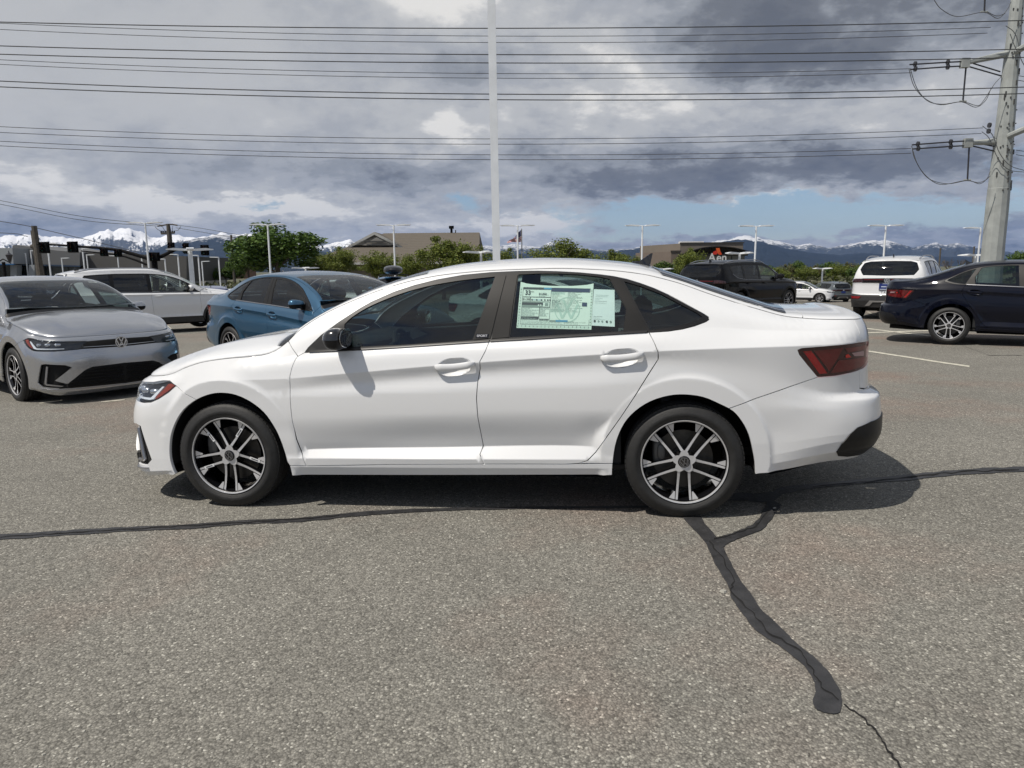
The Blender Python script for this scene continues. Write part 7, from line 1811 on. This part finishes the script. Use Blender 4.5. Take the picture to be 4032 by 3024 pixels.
b = MB(); quadm(b, [E_(1300, 372, 107.9), E_(1385, 368, 107.9), E_(1512, 296, 107.9), E_(1645, 368, 107.9), E_(1700, 372, 107.9), E_(1490, 262, 107.9)]); b.build('gable_shade_board', pbr('gable_brown', (.10, .088, .07), .85), root, smooth=False)
b = MB(); c = E_(1497, 336, 107.5); b.box(c, (3.2, .1, .25)); b.build('gable_vent', pbr('vent_dark', (.05, .05, .05), .8), root, smooth=False)
b = MB()
for k in range(7):
    y = 303+k*9.5; b.box(E_(1512, y, 107.6), ((y-296)/72*10.5, .04, .05))
b.build('siding_joints', SID, root, smooth=False)
cv = pixy((1700+172/2.212)*KX, (800+250/2.212)*KX, 116); b = MB(); b.tube([cv-Vector((0, 0, 1.2)), cv+Vector((0, 0, .6))], .2, 8); b.tube([cv+Vector((0, 0, .5)), cv+Vector((0, 0, .95))], .42, 8); b.build('flue', DKS, root)
cv = pixy((1700+208/2.212)*KX, (800+262/2.212)*KX, 116); b = MB(); b.tube([cv-Vector((0, 0, .6)), cv+Vector((0, 0, .5))], .08, 6); b.build('vent_pipe', DKS, root)
tag(root, 'low building with broad brown shingle roof and a pale front gable', 'building')
# tan building with arched canopy
C8 = lambda x, y: ((2600+x/5.53)*KX, (900+y/5.53)*KX)
E8 = lambda x, y, D: pixy(*C8(x, y), D)
TAN = pbr('tan_stucco', (.17, .145, .12), .85, noise=.06, nscale=.5)
root = empty('tan_office_building', (0, 0, 0)); DB = 250
def block(name, xl_, xr_, yt_, D, dep, mat, slant=0):
    a = E8(xl_, yt_, D); c = E8(xr_, yt_, D); zb_ = -6; b = MB()
    b.v += [(a.x, D, zb_), (c.x, D, zb_), (c.x, D, c.z), (a.x, D, a.z), (a.x-slant, D+dep, zb_), (c.x, D+dep, zb_), (c.x, D+dep, c.z), (a.x-slant, D+dep, a.z)]
    b.f += [(0, 1, 2, 3), (1, 5, 6, 2), (5, 4, 7, 6), (4, 0, 3, 7), (3, 2, 6, 7)]; b.m += [0]*5; b.build(name, mat, root, smooth=False)
    b = MB(); b.box(((a.x+c.x)/2, D-.1, a.z+.1), (c.x-a.x+.4, .3, .5)); b.build('parapet', pbr('parapet_dark', (.045, .04, .035), .8), root, smooth=False)
block('main_wall', 435, 1805, 325, DB+8, 26, TAN, 9.8); block('wing_wall', 235, 440, 500, DB+2, 20, pbr('brown_stucco', (.15, .12, .10), .85, noise=.06, nscale=.5), 9)
b = MB(); arc_t = [(395+1595*t, 575-195*math.sin(math.pi*min(1, max(0, (t+.02)/1.06)))**.85-(0)) for t in np.linspace(0, 1, 31)]
arc_t = smoothpoly([(395, 574), (560, 520), (740, 458), (950, 405), (1250, 380), (1550, 400), (1760, 440), (1990, 503)], 5)
V = []
for x, y in arc_t: V += [E8(x, y, DB-6), E8(x, y, DB+10), E8(x, y+16, DB+10), E8(x, y+16, DB-6)]
F = [(4*i+j, 4*i+(j+1) % 4, 4*i+4+(j+1) % 4, 4*i+4+j) for i in range(len(arc_t)-1) for j in range(4)]; b.add(V, F); b.build('canopy_roof', pbr('canopy_dark', (.018, .016, .016), .6), root, smooth=False)
FW = pbr('fascia_wood', (.085, .07, .058), .85, noise=.35, nscale=1.0); ya = lambda x: float(np.interp(x, [p[0] for p in arc_t], [p[1] for p in arc_t]))
for i, x in enumerate(range(520, 1830, 26)):
    t_, bt_ = E8(x, ya(x)+14, DB+1), E8(x, 562, DB+1)
    if t_.z-bt_.z > .3:
        b = MB(); b.box(((t_.x), DB+1+(i % 2)*.12, (t_.z+bt_.z)/2), (1.05, .2, t_.z-bt_.z)); b.build('fascia_board', FW, root, smooth=False)
b = MB(); a, c = E8(440, 562, DB), E8(1900, 562, DB); b.box(((a.x+c.x)/2, DB, a.z-.3), (c.x-a.x, 1.0, .7)); b.build('beam', pbr('beam_grey', (.10, .09, .08), .8), root, smooth=False)
b = MB(); b.box(((a.x+c.x)/2, DB+3.5, -1), (c.x-a.x, .4, 14)); b.build('dark_glazing', pbr('dark_glazing', (.02, .022, .022), .25), root, smooth=False)
for x in (548, 700, 855, 1005, 1160, 1312, 1465, 1620, 1760): p = E8(x, 566, DB+.5); b = MB(); b.box((p.x, DB+.5, (p.z-6)/2), (2.2, 1.4, p.z+6)); b.build('column', pbr('column_grey', (.22, .21, .19), .8), root, smooth=False)
RED = pbr('sign_red', (.55, .03, .015), .4); ORG = pbr('sign_orange', (.65, .10, .015), .4)
def sgn(nm, P, mat): b = MB(); b.prism([(E8(x, y, DB-7).x, E8(x, y, DB-7).z) for x, y in P], DB-7.2, DB-6.8, lambda u, v, h: (u, h, v)); b.build(nm, mat, root, smooth=False)
sgn('sign_emblem', [(1215, 425), (1285, 425), (1305, 500), (1250, 545), (1225, 480)], ORG); sgn('sign_emblem', [(1145, 560), (1160, 505), (1215, 480), (1245, 530), (1215, 568)], RED); sgn('sign_emblem', [(1250, 548), (1308, 502), (1338, 560), (1300, 575), (1262, 560)], pbr('sign_deep_orange', (.6, .06, .012), .4))
for s_, x in (('A', 1125), ('en', 1335)):
    p = E8(x, 636, DB-7); V, F = text_polys(s_, 1, .02); mk('sign_letters', [(p.x+v[0]*3.9*.95, DB-7, p.z+v[1]*3.9) for v in V], F, pbr('sign_white', (.6, .6, .6), .5), root, smooth=False)
q_ = E8(700, 316, DB+12); b = MB(); b.box((q_.x, DB+14, q_.z), (8.4, 4, 1.3)); b.build('rooftop_unit', pbr('rooftop_white', (.7, .7, .7), .5), root, smooth=False)
q_ = E8(876, 300, DB+12); b = MB(); b.box((q_.x, DB+14, q_.z-.4), (.8, .8, 1.8)); b.build('rooftop_vent', DKS, root, smooth=False)
tag(root, 'tan stucco office with dark arched canopy and red orange sign', 'building')
# grey dealership on the left
root = empty('grey_showroom_building', (0, 0, 0)); GW_ = pbr('grey_panel_wall', (.115, .118, .122), .7, noise=.05, nscale=.4); GW2 = pbr('grey_wall_dark', (.085, .083, .080), .8, noise=.05, nscale=.4); WP = pbr('pale_fascia', (.26, .28, .30), .6)
def poly5(nm, P, D, mat, dep=2.0, c=5):
    f = P5 if c == 5 else P6; q = [f(x, y, D) for x, y in P]; b = MB(); b.prism([(v.x, v.z) for v in q], D, D+dep, lambda u, v, h: (u, h, v)); return b.build(nm, mat, root, smooth=False)
poly5('wall', [(215, 470), (300, 462), (700, 525), (1000, 560), (1390, 588), (1390, 825), (215, 790)], 121, GW_, 20)
poly5('wall', [(1390, 600), (1500, 590), (3250, 660), (3250, 1100), (1390, 1100)], 123, GW2, 20)
poly5('corner_fascia', [(-900, 520), (215, 515), (235, 792), (-900, 792)], 117, WP, 4)
poly5('blue_stripe', [(-900, 790), (240, 790), (240, 812), (-900, 812)], 116.8, pbr('stripe_blue', (.02, .09, .22), .4), .4); poly5('blue_stripe', [(240, 788), (1395, 822), (1395, 845), (240, 806)], 120.7, pbr('stripe_blue_dull', (.02, .04, .08), .4), .3)
poly5('shop_window', [(-900, 812), (180, 812), (180, 1100), (-900, 1100)], 119, pbr('shop_glass', (.012, .014, .013), .12), .4); poly5('shop_window', [(290, 812), (500, 815), (500, 1100), (290, 1100)], 120.8, pbr('shop_glass', (0, 0, 0)), .3); poly5('shop_window', [(700, 825), (1390, 845), (1390, 1100), (700, 1100)], 120.8, pbr('shop_glass', (0, 0, 0)), .3)
for x0_, x1_ in ((180, 240), (240, 292), (500, 600)): poly5('column', [(x0_, 808), (x1_, 808), (x1_, 1100), (x0_, 1100)], 118.5, WP, 1.2)
tag(root, 'long grey showroom with a pale corner block and blue stripe on the left', 'building')
# houses and brick flats behind
def house(nm, gable, eave_y, base_y, D, wall, roofm, label, c=6, dep=14, win=()):
    root = empty(nm, (0, 0, 0)); f = P6; (x0_, y0_), (xa, ya_), (x1_, y1_) = gable
    a, p, e = f(x0_, y0_, D), f(xa, ya_, D), f(x1_, y1_, D); zb_ = -6
    b = MB(); b.v += [tuple(v) for v in ((a.x+.3, D, zb_), (e.x-.3, D, zb_), (e.x-.3, D, e.z), (p.x, D, p.z-.15), (a.x+.3, D, a.z))]; b.v += [(v[0], D+dep, v[2]) for v in b.v[:5]]
    b.f += [(0, 1, 2, 3, 4), (5, 6, 7, 8, 9), (0, 1, 6, 5), (1, 2, 7, 6), (0, 4, 9, 5)]; b.m += [0]*5; b.build('wall', wall, root, smooth=False)
    b = MB()
    for s0, s1 in ((a-Vector((.4, 0, .2)), p), (p, e+Vector((.4, 0, -.2)))):
        up_ = Vector((0, 0, .35)); b.add([s0-Vector((0, .6, 0)), s1-Vector((0, .6, 0)), Vector((s1.x, D+dep, s1.z)), Vector((s0.x, D+dep, s0.z))]+[v+up_ for v in (s0-Vector((0, .6, 0)), s1-Vector((0, .6, 0)), Vector((s1.x, D+dep, s1.z)), Vector((s0.x, D+dep, s0.z)))], [(0, 1, 2, 3), (4, 5, 6, 7), (0, 1, 5, 4), (1, 2, 6, 5), (3, 0, 4, 7)])
    b.build('roof', roofm, root, smooth=False)
    for (x, y) in win: q = f(x, y, D); b = MB(); b.box((q.x, D-.05, q.z), (1.5, .15, 1.5)); b.build('window', pbr('house_window', (.02, .022, .025), .2), root, smooth=False)
    return tag(root, label, 'house')
RF = pbr('grey_shingle', (.045, .045, .048), .9, noise=.1, nscale=1)
house('gabled_house', ((740, 740), (820, 695), (915, 775)), 0, 0, 170, pbr('dark_siding', (.07, .068, .065), .8), RF, 'dark grey gabled house just right of the traffic signal mast')
house('gabled_house', ((880, 830), (1000, 765), (1070, 830)), 0, 0, 185, pbr('dark_siding', (0, 0, 0)), RF, 'low dark gabled house, right of the taller dark one')
house('gabled_house', ((1345, 765), (1450, 700), (1585, 785)), 0, 0, 180, pbr('light_siding', (.27, .26, .24), .8), RF, 'house with a pale grey gable left of the brick flats')
root = empty('brick_flats', (0, 0, 0)); DB2 = 230; BRK = pbr('brick_wall', (.17, .095, .065), .85, noise=.12, nscale=.8); RB = pbr('brown_shingle', (.085, .065, .05), .9, noise=.1, nscale=1)
def rect6(nm, x0_, x1_, y0_, y1_, D, mat, dep=12):
    a = P6(x0_, y0_, D); c = P6(x1_, y1_, D); b = MB(); b.box(((a.x+c.x)/2, D+dep/2, (a.z+c.z)/2), (c.x-a.x, dep, a.z-c.z)); return b.build(nm, mat, root, smooth=False)
rect6('wall', 1690, 1960, 750, 1000, DB2, BRK); rect6('wall', 1600, 1690, 790, 1000, DB2+3, pbr('brick_dark', (.13, .08, .06), .85)); rect6('wall', 1960, 2250, 760, 1050, DB2+2, BRK)
b = MB(); q = [P6(x, y, DB2-1) for x, y in ((1560, 780), (1600, 690), (1900, 690), (1975, 752), (1690, 755), (1680, 790))]; b.prism([(v.x, v.z) for v in q], DB2-1, DB2+14, lambda u, v, h: (u, h, v)); b.build('roof', RB, root, smooth=False)
for x in (1720, 1790, 1850, 1915):
    for y in (790, 850): rect6('window', x, x+26, y, y+30, DB2-.1, pbr('house_window', (0, 0, 0)), .3)
tag(root, 'reddish brick block of flats with brown roof behind far lamps', 'building')
# low hedge band hiding the foot of the far ground
HG = leafmat('hedge_leaves', (.045, .055, .02), (.09, .095, .04))
r = np.random.RandomState(3); V = []; F = []
for i in range(26000):
    x = r.uniform(-150, 190); y = 116+r.uniform(0, 14); z = -3.9+r.uniform(0, 1)**.7*(2.3+1.4*float(vnoise(x/6, y/6, 2)))
    s = r.uniform(.2, .5); a = r.normal(size=3); a /= np.linalg.norm(a); b_ = np.cross(a, r.normal(size=3)); b_ /= np.linalg.norm(b_); k = len(V); q = np.array([x, y, z]); V += [q-a*s, q-b_*s*.6, q+a*s, q+b_*s*.6]; F.append((k, k+1, k+2, k+3))
hd = mk('shrubbery', V, F, HG, smooth=False); tag(hd, 'low belt of mixed shrubs along the far edge of the lot', 'shrubs', kind='stuff')
# haze
hm_ = bpy.data.materials.new('haze_air'); hm_.use_nodes = True; hn = hm_.node_tree; hn.nodes.clear(); ho = hn.nodes.new('ShaderNodeOutputMaterial'); pv = hn.nodes.new('ShaderNodeVolumePrincipled')
pv.inputs['Color'].default_value = (.26, .44, .90, 1); pv.inputs['Density'].default_value = 2.2e-5; pv.inputs['Anisotropy'].default_value = .1; hn.links.new(pv.outputs[0], ho.inputs['Volume'])
hb_ = MB(); hb_.box((0, 9000, 745), (90000, 40000, 1515)); hzo = hb_.build('haze', hm_, None, smooth=False); tag(hzo, kind='stuff')
hzo['label'] = 'thin bluish air between the lot and the mountains'; hzo['category'] = 'haze'
